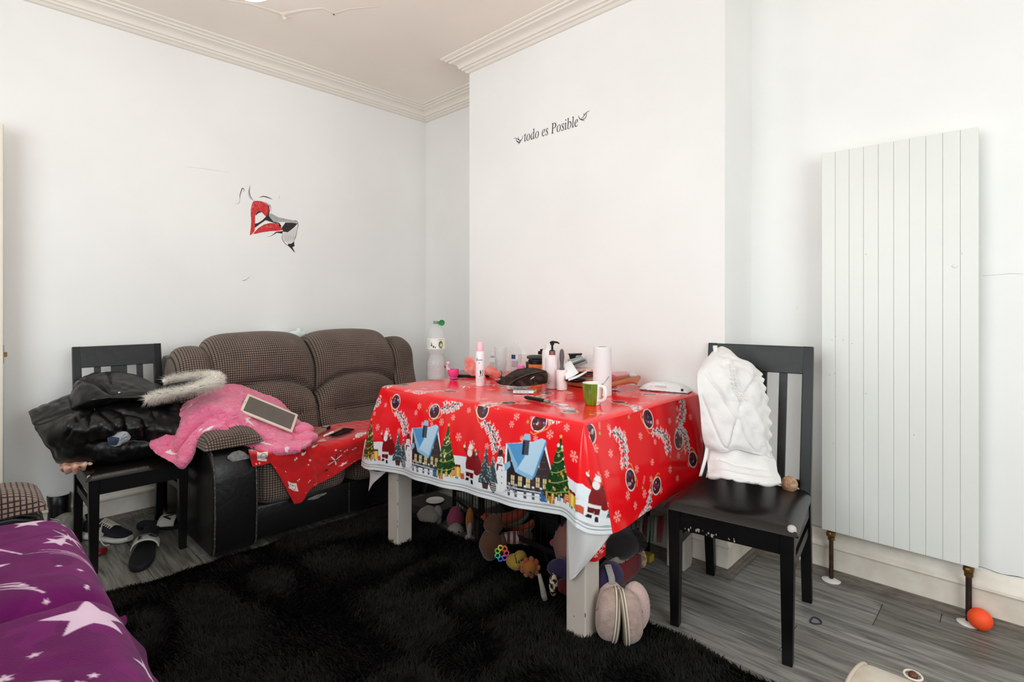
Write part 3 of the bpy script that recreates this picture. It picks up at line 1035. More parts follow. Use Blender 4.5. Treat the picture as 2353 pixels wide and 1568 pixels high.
# upper row of flakes, comets and sleighs
per = .598
for k in range(-1, 3):
    tx = .735 + per * k             # the Christmas tree of each repeat; u = x + 2.5
    for (dx, v, r) in ((.065, .222, .018), (.02, .30, .013), (-.05, .275, .016), (-.17, .245, .013), (.15, .20, .019), (.20, .285, .012), (.24, .205, .013), (.28, .255, .012), (.33, .20, .015), (-.115, .26, .011), (.36, .30, .013), (.42, .255, .010), (.11, .335, .012), (-.22, .33, .015)):
        cf.flake((tx + dx, v), r, FLK, rg.random())
    d_sleigh(cf, tx + .19, .335, -1.05, .95, -.5, 3 + k)
    d_sleigh(cf, tx - .10, .315, .35, .9, .25, 9 + k)
    d_comet(cf, tx - .16, .315, .9)
u = np.linspace(0, 1.85, 120)
top = .142 + .010 * np.sin(u / per * 2 * np.pi * 1.0 + .6) + .005 * np.sin(u * 31)
cf.poly(np.concatenate([np.stack([u, top], -1), np.array([[1.85, -.05], [0, -.05]])]), (232, 236, 240))
for k in range(40): cf.disc((rg.random() * 1.85, .03 + rg.random() * .07), .02 + .03 * rg.random(), (226, 231, 238), .008)
for k in range(-1, 3):
    tx = .735 + per * k
    d_house(cf, tx + .452, .050, .222, .250)
    d_snowman(cf, tx + .318, .040, .162)
    d_frost(cf, tx + .278, .050, .120); d_frost(cf, tx + .238, .038, .160)
    d_cone(cf, tx + .283, .052)
    d_tree(cf, tx, .060, .205)
    d_gifts(cf, tx + .068, .058)
    d_santa(cf, tx + .142, .054, .160)
for v, w, col in ((.026, .0022, (116, 104, 50)), (.030, .0012, (60, 66, 58)), (.0155, .0022, (70, 66, 62)), (.0, .004, (210, 210, 206))):
    cf.line([(0, v), (1.85, v)], w, col)

ct = Canvas(1.40, 1.0, 600, RED)
rg = random.Random(21)
for k in range(120): ct.flake((rg.random() * 1.4, rg.random() * 1.0), .011 + .011 * rg.random(), FLK, rg.random())
for k in range(12):
    d_sleigh(ct, .1 + (k % 4) * .33 + .08 * rg.random(), .10 + (k // 4) * .30 + .06 * rg.random(), rg.random() * 6.28, .85, rg.choice([-1, 1]) * .6, k)
for k in range(8): d_comet(ct, rg.random() * 1.4, rg.random(), rg.random() * 6)

cr = Canvas(1.0, .46, RES, RED)
rg = random.Random(31)
for (yy, v, r) in ((.06, .29, .016), (.10, .20, .013), (.14, .26, .014), (.20, .21, .016), (.25, .31, .011), (.30, .17, .015), (.36, .28, .014), (.42, .17, .013), (.46, .24, .012), (.55, .21, .014), (.60, .30, .013), (.64, .15, .015), (.70, .24, .012), (.78, .29, .015), (.08, .10, .012),
                   (.13, .05, .020), (.21, .10, .016), (.26, .05, .014), (.34, .07, .016), (.40, .11, .012), (.47, .05, .014), (.56, .11, .015), (.62, .06, .013), (.72, .10, .014), (.82, .06, .016), (.03, .20, .012), (.50, .31, .012), (.16, .345, .012), (.68, .34, .013), (.85, .18, .014), (.05, .02, .018)):
    cr.flake((yy, v), r, FLK, rg.random())
d_sleigh(cr, .245, .155, 2.0, 1.0, .9, 51)
d_sleigh(cr, .435, .325, -1.0, 1.0, -.9, 52)
d_sleigh(cr, .66, .22, 1.25, 1.0, .7, 53)
d_sleigh(cr, .43, .075, 3.6, .9, -.6, 54)
d_sleigh(cr, .04, .335, -1.9, .9, .5, 55)
d_sleigh(cr, .75, .12, 2.2, .9, .7, 56)
for a in ((.33, .095, 1.0), (.57, .16, 1.2), (.10, .335, 1.3), (.30, .36, .8)): d_comet(cr, *a)

M_oil = vcol_mat('oilcloth_print', rough=.16, bump=.05, bscale=14, spec=.6, coat=.0)
M_oilback = mat('oilcloth_white_back', (228, 226, 224), .6)
CX0, CX1, CY0, CY1, CZ = -2.315, -1.078, 1.474, 2.342, 0.786
step = .0022


def cloth_panel(T, B, nr, bow, waves):
    """T, B: (n,3) upper and lower edge; rows follow a soft shoulder then hang"""
    n = len(T)
    d = np.linspace(0, 1, nr)
    X = np.empty((nr, n, 3))
    for r, dd in enumerate(d):
        X[r] = T * (1 - dd) + B * dd
    return X, d


# top
nx_, ny_ = int((CX1 - CX0) / .0028), int((CY1 - CY0) / .0040)
gx = np.linspace(CX0, CX1, nx_); gy = np.linspace(CY0, CY1, ny_)
GX, GY = np.meshgrid(gx, gy)
ex = np.minimum(np.minimum(GX - CX0, CX1 - GX), GY - CY0)
GZ = CZ - .011 * np.exp(-ex / .010) + .0012 * vnoise(np.stack([GX, GY, 0 * GX], -1), 9, 3)
ctop = ct.sample(GX - CX0 + .05, GY - CY0 + .03)
grids = [(np.stack([GX, GY, GZ], -1), ctop, 0)]
zt = CZ - .011
# front panel, going on round the near right corner
s_main = np.linspace(0, 1, int(1.33 / step))
tx_ = CX0 + (CX1 - CX0) * s_main
T1 = np.stack([tx_, np.full_like(tx_, CY0), np.full_like(tx_, zt)], -1)
bx_ = np.interp(s_main, [0, .10, .95, 1], [-2.468, -2.255, -1.135, -1.082])
bz_ = np.interp(bx_, [-2.468, -2.25, -2.154, -1.83, -1.55, -1.313, -1.246, -1.16, -1.131, -1.10, -1.082], [.358, .382, .394, .409, .426, .440, .446, .460, .463, .450, .444])
bz_ = np.convolve(np.pad(bz_, 12, mode='edge'), np.ones(25) / 25, 'valid')
by_ = np.interp(s_main, [0, .06, .15, .5, .93, 1], [1.452, 1.430, 1.436, 1.440, 1.448, 1.428])
B1 = np.stack([bx_, by_, bz_], -1)
s_w = np.linspace(0, 1, int(.15 / step))[1:]
T2 = np.stack([np.full_like(s_w, CX1) + .001 * s_w, CY0 + .012 * s_w, np.full_like(s_w, zt)], -1)
a = np.array([[-1.082, 1.428, .446], [-1.050, 1.452, .428], [-1.030, 1.500, .414], [-1.018, 1.552, .404]])
B2_ = crom(a, len(s_w) + 1)[1:]
T = np.concatenate([T1, T2]); B = np.concatenate([B1, B2_])
nr = int(.36 / step)
X, d = cloth_panel(T, B, nr, 0, 0)
dd = d[:, None]
um = np.concatenate([np.zeros(len(T1)), np.ones(len(T2))])[None]
bow = np.sin(np.pi * np.clip(dd, 0, 1)) * .010 + .004 * (1 - np.exp(-dd * 18))
wav = dd * (.007 * np.sin(X[..., 0] * 13 + 1) + .004 * np.sin(X[..., 0] * 31))
X[..., 1] -= (bow + wav) * (1 - um)
X[..., 0] += (np.sin(np.pi * dd) * .010 + .003) * um
Lw = np.linalg.norm(T - B, axis=-1)[None]
V = (1 - dd) * Lw
U = X[..., 0] + 2.5
arc = np.concatenate([[0], np.cumsum(np.linalg.norm(np.diff(B2_, axis=0), axis=-1))])
Uw = (CX1 + 2.5) + (dd * (arc + step)[None, :] * 1.0)
U[:, len(T1):] = Uw
U0 = U[:, len(T1) - 1:len(T1)]
U[:, len(T1):] += (U0 - (CX1 + 2.5))
grids.append((X, cf.sample(U, V), 0))
front_X = X
# right panel, from the fold on the corner back to the chimney breast
m = int((CY1 - CY0) / .0026)
s = np.linspace(0, 1, m)
T = np.stack([np.full_like(s, CX1), CY0 + .012 + (CY1 - CY0 - .012) * s, np.full_like(s, zt)], -1)
B = np.stack([-1.020 - .018 * s + .010 * np.sin(s * 9), 1.548 + (CY1 - 1.548) * s, .404 + .006 * s], -1)
nr2 = int(.37 / .0026)
X, d = cloth_panel(T, B, nr2, 0, 0)
dd = d[:, None]
X[..., 0] += np.sin(np.pi * dd) * .008 + .006 * dd * np.sin(X[..., 1] * 17) - .004 * (dd > .02) * np.exp(-(s[None] / .02) ** 2)
grids.append((X, cr.sample(X[..., 1] - CY0 + .02, (1 - dd) * .372 + 0 * X[..., 0]), 0))
# left panel, hidden against the sofa
m = 120
s = np.linspace(0, 1, m)
T = np.stack([np.full_like(s, CX0), CY0 + (CY1 - CY0) * s, np.full_like(s, zt)], -1)
B = np.stack([-2.468 + .10 * s + .01 * np.sin(s * 12), 1.452 + (CY1 - 1.452) * s, .362 + .03 * s], -1)
X, d = cloth_panel(T, B, 50, 0, 0)
dd = d[:, None]
grids.append((X, cr.sample(X[..., 1] - CY0 + .02, (1 - dd) * .37 + 0 * X[..., 0]), 0))
tc_ = obj('tablecloth', multi_grid('tablecloth', grids, [M_oil]))
tag(tc_, 'glossy red Christmas oilcloth with snowy village border, draped over the grey table', 'tablecloth')

# the folded corners show the white back of the cloth
def flap(name, rows, m, parent, nr=16, nc=16, th=.0012):
    me = fast_grid(name, csurf(np.array([[list(p) for p in r] for r in rows]), nr, nc), m)
    o = obj(name, me, parent)
    return solidify(o, th)


A = P(1302, 1178, y=1.478); A2 = P(1345, 1190, y=1.455); A3 = P(1408, 1222, x=-1.024)
Bq = P(1304, 1255, y=1.490); B2q = P(1345, 1248, y=1.470); B3 = P(1388, 1250, x=-1.040)
D1 = P(1307, 1300, y=1.494); D2 = P(1335, 1295, y=1.484); D3 = P(1366, 1276, x=-1.062)
E1 = P(1309, 1336, y=1.497); E2 = P(1313, 1334, y=1.495); E3 = P(1320, 1328, y=1.490)
flap('folded_corner', [[A, A2, A3], [Bq, B2q, B3], [D1, D2, D3], [E1, E2, E3]], M_oilback, tc_, 24, 24)
rows = [[P(1360, 1262, x=-1.085), P(1378, 1235, x=-1.06), P(1394, 1235, x=-1.05)], [P(1348, 1283, x=-1.10), P(1370, 1262, x=-1.07), P(1392, 1258, x=-1.055)], [P(1345, 1288, x=-1.102), P(1370, 1291, x=-1.08), P(1391, 1276, x=-1.06)]]
Xr = csurf(np.array([[list(p) for p in r] for r in rows]), 60, 60)
uu, vv = np.meshgrid(np.linspace(0, .075, 60), np.linspace(.09, 0, 60))
c2 = Canvas(.2, .2, 900, (206, 24, 30)); c2.flake((.042, .045), .03, FLK, .3)
o = obj('red_corner', fast_grid('red_corner', Xr, M_oil, c2.sample(uu, vv)), tc_); solidify(o, .001)
A = P(836, 1072, y=1.470); A2 = P(862, 1084, y=1.452); A3 = P(888, 1084, y=1.450)
Bq = P(850, 1088, y=1.475); B2q = P(860, 1094, y=1.465); B3 = P(876, 1095, y=1.460)
E1 = P(847, 1130, y=1.480); E2 = P(850, 1124, y=1.475); E3 = P(856, 1112, y=1.468)
flap('folded_corner', [[A, A2, A3], [Bq, B2q, B3], [E1, E2, E3]], M_oilback, tc_)
# ------------------------------------------------------------------ dining chairs: black wood, padded leatherette seat
M_blk = mat('black_painted_wood', (13, 12, 12), 0.34, var=.25, vscale=14, spec=.3)
M_blktop = mat('rubbed_black_wood', (24, 25, 25), 0.42, rgb2=(34, 36, 36), vscale=22, spec=.4)
M_leath = mat('dark_brown_leatherette', (16, 12, 11), 0.28, rgb2=(23, 18, 16), vscale=5, spec=.5, bump=.08, bscale=120)
M_worn = mat('bare_worn_patch', (186, 180, 174), 0.8, var=.1, vscale=40)
M_chipl = mat('pale_paint_chip', (150, 140, 128), 0.7)


def make_chair(name, label):
    """front is -y; origin on the floor under the seat"""
    t = thing(name, label, 'chair')
    W, D = .208, .225                     # half width / half depth at the leg outer corners
    sh = .435                              # underside of the pad
    for s in (-1, 1):
        x = s * (W - .021)
        b = MB(); b.box((x, -D + .021, sh / 2), (.044, .044, sh), taper=(.72, .72))
        obj('leg', b.mesh('leg', M_blk, bevel=.003), t, True)
        # rear leg runs up into the back post, raked
        b = MB()
        b.bar((x, D - .02 + .055, 0), (x, D - .02, sh), .036, .032, up=(0, 1, 0), w1=.040, h1=.040)
        b.bar((x, D - .02, sh), (x, D + .072, 1.015), .040, .040, up=(0, 1, 0), w1=.038, h1=.026)
        obj('back_post', b.mesh('back_post', M_blk, bevel=.003), t, True)
    for nm, q in (('apron', (-W + .04, W - .04, -D + .006, -D + .026, sh - .075, sh)), ('apron', (-W + .04, W - .04, D - .035, D - .015, sh - .075, sh)),
                  ('apron', (-W + .006, -W + .026, -D + .04, D - .03, sh - .075, sh)), ('apron', (W - .026, W - .006, -D + .04, D - .03, sh - .075, sh))):
        obj(nm, MB().bx(*q).mesh(nm, M_blk, bevel=.002), t, True)
    for s in (-1, 1):
        b = MB(); b.bar((s * (W - .019), -D + .03, .300), (s * (W - .019), D - .01, .300), .018, .034)
        obj('stretcher', b.mesh('stretcher', M_blk, bevel=.002), t, True)
    # padded seat with rolled front
    nu, nv = 40, 40
    u = np.linspace(-1, 1, nu); v = np.linspace(-1, 1, nv)
    Uu, Vv = np.meshgrid(u, v)
    wid = .222 - .012 * (Vv + 1) / 2
    e = np.maximum(np.abs(Uu), np.abs(Vv))
    X = np.stack([Uu * wid, Vv * .228 - .012, sh + .034 * np.clip(1 - e ** 7, 0, 1) ** .5 + .010 * (1 - Uu ** 2) * (1 - Vv ** 2)], -1)
    b = MB(); b.grid(X)
    lower = X.copy(); lower[..., 2] = sh
    b.grid(lower, flip=True)
    seat = obj('seat', b.mesh('seat', M_leath, smooth=70), t, True)
    # back: deep top rail, one wide and two narrow slats, low rail
    def yb(z): return D - .02 + (z - sh) / (1.015 - sh) * .092
    b = MB(); zt0, zt1 = .905, 1.015
    b.add([(-W + .036, yb(zt0) - .014, zt0), (W - .036, yb(zt0) - .014, zt0), (W - .036, yb(zt0) + .010, zt0), (-W + .036, yb(zt0) + .010, zt0),
           (-W + .036, yb(zt1) - .014, zt1), (W - .036, yb(zt1) - .014, zt1), (W - .036, yb(zt1) + .010, zt1), (-W + .036, yb(zt1) + .010, zt1)],
          [(0, 1, 2, 3)[::-1], (4, 5, 6, 7), (0, 1, 5, 4), (1, 2, 6, 5), (2, 3, 7, 6), (3, 0, 4, 7)])
    obj('top_rail', b.mesh('top_rail', M_blktop, bevel=.003), t, True)
    for x, w in ((-.098, .030), (0, .074), (.098, .030)):
        b = MB(); b.bar((x, yb(.478), .478), (x, yb(.91), .91), w, .013, up=(0, 1, 0))
        obj('slat', b.mesh('slat', M_blktop, bevel=.002), t, True)
    b = MB(); b.bar((-W + .036, yb(.478), .478), (W - .036, yb(.478), .478), .016, .030)
    obj('lower_rail', b.mesh('lower_rail', M_blk, bevel=.003), t, True)
    return t, sh, W, D


ch1, sh, W_, D_ = make_chair('dining_chair', 'black dining chair standing by the right end of the table, white clothes on it')
ch2 = dup(ch1, (-3.165, .598, 0), math.pi / 2 + .0, 'black slat-back dining chair against the left wall, heaped with coats')
ch2.scale = (.925, .965, .960)
ch1.location = (-.780, 2.080, 0); ch1.rotation_euler = (0, 0, math.radians(8.0))
ch1['group'] = ch2['group'] = 'black dining chairs'
WM[ch1.name] = Matrix.Identity(4)
def chip_on(root, pts, rgs, name='paint_chip', m=M_chipl):
    rg = random.Random(rgs)
    for (x, y, z, ax) in pts:
        s = .0012 + .0022 * rg.random()
        r = [s * (.6 + rg.random()), s * (.6 + rg.random()), s * (.8 + 1.6 * rg.random())]; r[ax] = .0007
        b = MB(); b.ell((x, y, z), r, nu=6, nv=4)
        o = obj(name, b.mesh(name, m)); o.parent = root


rg = random.Random(2)
pts = [(-.184 + .03 * (rg.random() - .5), -.2255 + .021 * .0, .03 + .20 * rg.random() ** 1.5, 1) for _ in range(12)]
pts = [(-.170 - .016 * rg.random(), -.2185, .05 + .12 * rg.random(), 1) for _ in range(9)]
pts += [(-.165 + .2 * rg.random() ** 1.6, -.2192, sh - .070 + .014 * rg.random(), 1) for _ in range(20)]
chip_on(ch1, pts, 3)
# torn seat corners: bare lining shows
for root, x in ((ch1, .204), (ch2, -.206)):
    k_ = 1.0 if root is ch1 else .62
    b = MB(); b.ell((x - .003 * (x > 0), -.219, sh + .012), (.015 * k_, .014 * k_, .018 * k_), p=.8, nu=14, nv=10, nz=.0012, ns=60)
    o = obj('torn_corner', b.mesh('torn_corner', M_worn, smooth=60)); o.parent = root; o['label'] = 'pale torn seat corner'
# ------------------------------------------------------------------ two matching recliner sofas: brown waffle cord on black leatherette
M_cord = waffle_mat('brown_waffle_cord', (136, 117, 104), (34, 25, 24), .0118)
M_cord2 = waffle_mat('brown_waffle_cord_wide', (146, 126, 116), (48, 36, 35), .0150)
M_bleath = mat('black_leatherette', (17, 17, 17), 0.36, rgb2=(23, 23, 23), vscale=6, spec=.45, bump=.15, bscale=45)
M_peel = mat('peeled_grey_backing', (116, 118, 116), 0.85, rgb2=(150, 150, 146), vscale=60)
M_piping = mat('scuffed_piping', (58, 57, 55), 0.6, rgb2=(150, 146, 138), vscale=120, lo=.55, hi=.75)


def sofa(name, label, L, F, cord, pitch, seats=2, back=True):
    """F(a, d, z): a along the width, d from the back to the front"""
    t = thing(name, label, 'sofa', F(L / 2, .45, 0), 'brown and black recliner sofas')
    AW = .20
    T3 = lambda pts: [F(*p) for p in pts]
    prof = [(.06, .02), (.875, .02), (.895, .06), (.905, .20), (.902, .36), (.890, .44), (.862, .492), (.81, .512), (.06, .52)]
    for k, a0 in enumerate((0, L - AW)):
        b = MB(); b.prism([F(a0, d, z) for d, z in prof], (0, 0, 0), tuple(np.array(F(a0 + AW, 0, 0)) - np.array(F(a0, 0, 0))))
        arm = obj('arm', b.mesh('arm', M_bleath, bevel=.014, seg=3, smooth=45), t)
        for a in (a0 + .008, a0 + AW - .008):
            b = MB(); b.tube([F(a, d + .004, z + .002) for d, z in prof[1:-1]], .0042, n=7)
            obj('piping', b.mesh('piping', M_piping, smooth=60), arm)
        # pillow-top
        u = np.linspace(-1, 1, 30); v = np.linspace(-1, 1, 56)
        Uu, Vv = np.meshgrid(u, v)
        ew = (1 - np.abs(Uu) ** 4) ** .5; ev = (1 - np.abs(Vv) ** 8) ** .5
        aw = .130 * np.sign(Uu) * np.abs(Uu) ** .9
        dd_ = .50 + .395 * Vv
        zz = .522 + .075 * ew * ev + .006 * vnoise(np.stack([Uu * 2, Vv * 4, 0 * Uu], -1), 1.6, k)
        zl = .520 - .012 * ew * ev
        X = np.stack([a0 + AW / 2 + aw, dd_, zz], -1); Y = np.stack([a0 + AW / 2 + aw, dd_, zl], -1)
        W = np.array([[F(*p) for p in r] for r in X]); W2 = np.array([[F(*p) for p in r] for r in Y])
        b = MB(); b.grid(W); b.grid(W2, flip=True)
        obj('arm_pad', b.mesh('arm_pad', cord, smooth=80, boxuv=True), arm)
    b = MB(); A, B = np.array(F(AW, .10, .03)), np.array(F(L - AW, .865, .205))
    lo, hi = np.minimum(A, B), np.maximum(A, B)
    b.bx(lo[0], hi[0], lo[1], hi[1], lo[2], hi[2])
    front = obj('base_panel', b.mesh('base_panel', M_bleath, bevel=.02, seg=3, smooth=45), t)
    b = MB(); b.tube([F(L / 2, .868, .035), F(L / 2, .869, .20)], .003, n=6)
    obj('seam', b.mesh('seam', M_piping, smooth=60), front)
    wseat = (L - 2 * AW) / seats
    for k in range(seats):
        c = F(AW + wseat * (k + .5), .565, .318)
        r = np.abs(np.array(F(wseat / 2 - .001, .34, .133)) - np.array(F(0, 0, 0)))
        b = MB(); b.ell(c, r, nu=64, nv=32, p=.32, nz=.006, ns=5, seed=k)
        obj('seat_cushion', b.mesh('seat_cushion', cord, smooth=180, boxuv=True), t)
    if back:
        def cushion(nm, a0, a1, path, bulge, edge, seed, depth=.10):
            na, nb = 72, 90
            aa = np.linspace(-1, 1, na)
            pth = crom(np.array(path), nb)
            tg = np.gradient(pth, axis=0); tg /= np.linalg.norm(tg, axis=1, keepdims=True)
            nrm = np.stack([tg[:, 1], -tg[:, 0]], -1)
            s = np.concatenate([[0], np.cumsum(np.linalg.norm(np.diff(pth, axis=0), axis=1))])
            X = np.empty((nb, na, 3)); UVv = np.empty((nb, na, 2))
            for i in range(nb):
                for j, a in enumerate(aa):
                    f = 1 - abs(a) ** edge
                    off = -depth * (1 - f ** .45) + bulge(a, s[i] / s[-1], pth[i])
                    d = pth[i, 0] + nrm[i, 0] * off; z = pth[i, 1] + nrm[i, 1] * off
                    ac = (a0 + a1) / 2 + (a1 - a0) / 2 * a
                    X[i, j] = F(ac, d, z)
                    UVv[i, j] = (ac, s[i])
            X += gnormals(X) * (.005 * vnoise(X, 7, seed))[..., None]
            ends = [np.repeat(X[:, e].mean(0)[None, None], nb, 0) for e in (0, -1)]
            X = np.concatenate([ends[0], X, ends[1]], 1); UVv = np.concatenate([UVv[:, :1], UVv, UVv[:, -1:]], 1)
            me = fast_grid(nm, X, cord, uv=UVv)
            bm = bmesh.new(); bm.from_mesh(me); bmesh.ops.recalc_face_normals(bm, faces=bm.faces); bm.to_mesh(me); bm.free()
            return obj(nm, me, t)

        path = [(.60, .44), (.535, .52), (.50, .62), (.475, .72), (.45, .82), (.415, .92), (.36, .985), (.29, 1.005), (.21, .985), (.16, .90), (.14, .70), (.14, .45)]
        def bulge(a, s, p):
            z, front = p[1], s < .62
            if not front: return 0.0
            arch = .625 + .135 * math.sqrt(max(0, 1 - (a * .98) ** 2))
            g = z - arch
            crease = -.040 * math.exp(-(g / .014) ** 2)
            up = .050 * math.exp(-((g - .14) / .13) ** 2) if g > 0 else .035 * math.exp(-((g + .09) / .08) ** 2)
            low = 0.0
            if g < 0:
                zb = .545 + .02 * a * a
                low = -.022 * math.exp(-((z - zb) / .010) ** 2) * (1 if abs(a) < .62 else .35)
                side = abs(abs(a) - .62)
                if z > zb: low -= .014 * math.exp(-((abs(a) - .62 - (z - zb) * 1.2) / .03) ** 2) * math.exp(-((z - zb) / .05) ** 2)
            return crease + up + low
        mid = L / 2
        for k, (a0, a1) in enumerate(((.125, mid), (mid, L - .125))):
            cushion('backrest', a0, a1, path, bulge, 7, 3 + k, .09)
        wp = [(.66, .52), (.575, .56), (.52, .64), (.49, .74), (.465, .84), (.43, .905), (.36, .945), (.29, .95), (.22, .93), (.17, .85), (.15, .62)]
        for k, (a0, a1) in enumerate(((-.030, .145), (L - .145, L + .045))):
            cushion('back_wing', a0, a1, wp, lambda a, s, p: .012 * (1 - a * a), 4, 8 + k, .10)
        b = MB(); A, B = np.array(F(.0, .02, .03)), np.array(F(L, .17, .90))
        lo, hi = np.minimum(A, B), np.maximum(A, B)
        b.bx(lo[0], hi[0], lo[1], hi[1], lo[2], hi[2])
        obj('back_frame', b.mesh('back_frame', M_bleath, bevel=.02, seg=2), t)
    return t


F1 = lambda a, d, z: (-3.575 + d, .815 + a, z)
s1 = sofa('sofa', 'two-seat brown waffle-cord and black leatherette recliner against the left wall', 1.40, F1, M_cord, .0118)
F2 = lambda a, d, z: (-2.600 + a, -.675 + d, z * .955)
s2 = sofa('sofa', 'brown waffle-cord sofa in the lower left corner under the purple star blanket', 1.74, F2, M_cord2, .015)
# worn patches on the near arm and front of the first sofa
for nm, pts, w in (('peeled_patch', [(522, 1052), (550, 1046), (576, 1054)], .030), ('peeled_patch', [(706, 1148), (725, 1143), (750, 1133)], .010)):
    b = MB(); q = [P(x, y, x=-2.694 if w > .015 else -2.703) for x, y in pts]
    X = []
    for i in range(14):
        f = i / 13
        c = np.array(q[0]) * (1 - f) ** 2 + 2 * f * (1 - f) * np.array(q[1]) + f * f * np.array(q[2])
        hw = w * math.sin(math.pi * min(max(f, .04), .96)) ** .6
        row = []
        for j in range(7):
            g = (j / 6 - .5) * 2 * hw * (1 + .45 * float(vnoise(np.array([f * 9, j * 1.7, 3.1]), 1, 5)))
            row.append((c[0] + .0035, c[1], c[2] + g))
        X.append(row)
    b.grid(np.array(X)); o = obj(nm, b.mesh(nm, M_peel, smooth=60), s1); solidify(o, .002)
    o['label'] = 'grey patch of peeled leatherette'

# ------------------------------------------------------------------ black shag rug
rugm = mat('black_shag_pile', (8, 8, 7), 0.8, rgb2=(25, 25, 21), vscale=26, spec=.2)
RX0, RX1, RY0, RY1 = -2.655, -.10, .27, 1.735
rug = MB(); rug.bx(RX0 + .01, RX1 - .01, RY0 + .01, RY1 - .012, .0005, .010)
rug_o = obj('rug', rug.mesh('rug', rugm), None)
tag(rug_o, 'black shaggy rug covering the floor in front of the table and sofa', 'rug')
rs = np.random.RandomState(5)
N = 115000
bx_ = RX0 + (RX1 - RX0) * rs.rand(N); by_ = RY0 + (RY1 - RY0) * rs.rand(N)
keep = ~((bx_ > -.9) & (by_ < .9))
ne = 9000
ex_ = np.concatenate([RX0 + (RX1 - RX0) * rs.rand(ne), np.full(ne // 2, RX0)]); ey_ = np.concatenate([np.full(ne, RY1), RY0 + (RY1 - RY0) * rs.rand(ne // 2)])
bx_ = np.concatenate([bx_[keep], ex_]); by_ = np.concatenate([by_[keep], ey_])
N = len(bx_)
cl = np.stack([bx_, by_, np.zeros(N)], -1)
ang = 2.2 * np.pi * (vnoise(cl, 4, 1)) + rs.randn(N) * .7
ln = .020 + .018 * rs.rand(N) + .010 * vnoise(cl, 9, 2)
lean = .55 + .4 * rs.rand(N)
dirx, diry = np.cos(ang), np.sin(ang)
w = .0016 + .0014 * rs.rand(N)
base = np.stack([bx_, by_, np.full(N, .006)], -1)
side = np.stack([-diry * w, dirx * w, np.zeros(N)], -1)
tip = base + np.stack([dirx * ln * lean, diry * ln * lean, ln * np.sqrt(1 - .45 * lean ** 2)], -1)
midp = base * .5 + tip * .5 + np.array([0, 0, .006])
V = np.stack([base - side, base + side, midp + side * .8, midp - side * .8, tip], 1).reshape(-1, 3)
me = bpy.data.meshes.new('pile')
me.vertices.add(len(V)); me.vertices.foreach_set('co', V.astype(np.float32).ravel())
o5 = np.arange(N) * 5
tri = np.stack([o5, o5 + 1, o5 + 2, o5, o5 + 2, o5 + 3, o5 + 3, o5 + 2, o5 + 4], -1).reshape(-1)
me.loops.add(len(tri)); me.loops.foreach_set('vertex_index', tri.astype(np.int32))
me.polygons.add(len(tri) // 3); me.polygons.foreach_set('loop_start', (np.arange(len(tri) // 3) * 3).astype(np.int32))
me.materials.append(rugm); me.update(calc_edges=True)
pile = obj('pile', me, rug_o); pile['kind'] = 'stuff'
# ------------------------------------------------------------------ purple blanket with stars on the near sofa
M_purple = vcol_mat('purple_plush_print', rough=.95, sheen=.08, bump=.25, bscale=260, spec=.1)
PUR, STAR = (112, 26, 98), (236, 208, 232)
WBL, HBL = 2.0, 1.35
cv = Canvas(WBL, HBL, 520, PUR)
rg = random.Random(17)
for _ in range(420):
    cv.disc((rg.random() * WBL, rg.random() * HBL), .05 + .10 * rg.random(), rg.choice([(108, 25, 95), (120, 28, 106), (104, 24, 92)]), .015 + .03 * rg.random(), rg.random() * 3)
big = []


def bstar(x, y, r, rot=0.0, k=5):
    cv.star((x, y), r, STAR, k=k, inner=.43, rot=rot)


# u runs along the sofa (0 at its left end), v from the front hem (0) to the back
for x, y, r, ro in ((.96, .50, .092, .35), (.55, .66, .052, .5), (1.14, .40, .050, .1), (.30, .86, .060, .9), (1.30, .62, .055, .6), (.62, .93, .034, .3), (.42, .50, .04, .9), (.88, .26, .05, .2), (.20, .55, .046, .5), (1.52, .45, .07, .4), (.14, .76, .05, .2), (.75, .76, .036, .7), (.45, .78, .030, .1), (1.0, .74, .05, .5), (.34, .30, .05, .7), (.60, .32, .055, .1), (.12, .36, .04, .3), (1.40, .84, .06, 0), (1.70, .65, .06, .3), (1.28, .25, .05, .8), (.98, .92, .05, .1)):
    bstar(x, y, r, ro); big.append((x, y, r))
for _ in range(330):
    x, y = rg.random() * WBL, rg.random() * HBL
    if any((x - a) ** 2 + (y - b) ** 2 < (r + .025) ** 2 for a, b, r in big): continue
    bstar(x, y, .006 + .011 * rg.random() ** 2, rg.random() * 2, rg.choice([5, 5, 8]))
for x, y, a in ((.42, .62, 2.5), (.70, .60, 2.2), (1.2, .58, 2.3), (.20, .40, 2.4), (1.05, .30, 2.5), (.55, .42, 2.2), (1.5, .70, 2.2)):
    for k in range(4):
        t0 = np.linspace(0, 1, 12)
        px_ = x + .16 * t0 * math.cos(a + .1 * k) + .024 * k + .03 * t0 ** 2; py_ = y + .16 * t0 * math.sin(a + .1 * k) - .012 * k + .05 * t0 ** 2 * (k % 2)
        for i in range(11): cv.line([(px_[i], py_[i]), (px_[i + 1], py_[i + 1])], .0048 * (1 - t0[i] * .75), STAR)
for x, y in ((.36, .46), (.80, .88), (.46, .96), (1.2, .76)):
    for k in range(11): a = k * 2 * math.pi / 11 + .2; L = .03 + .04 * ((k * 5) % 3) / 2; cv.poly([(x + .008 * math.cos(a + 1.5), y + .008 * math.sin(a + 1.5)), (x + L * math.cos(a), y + L * math.sin(a)), (x + .008 * math.cos(a - 1.5), y + .008 * math.sin(a - 1.5))], STAR)

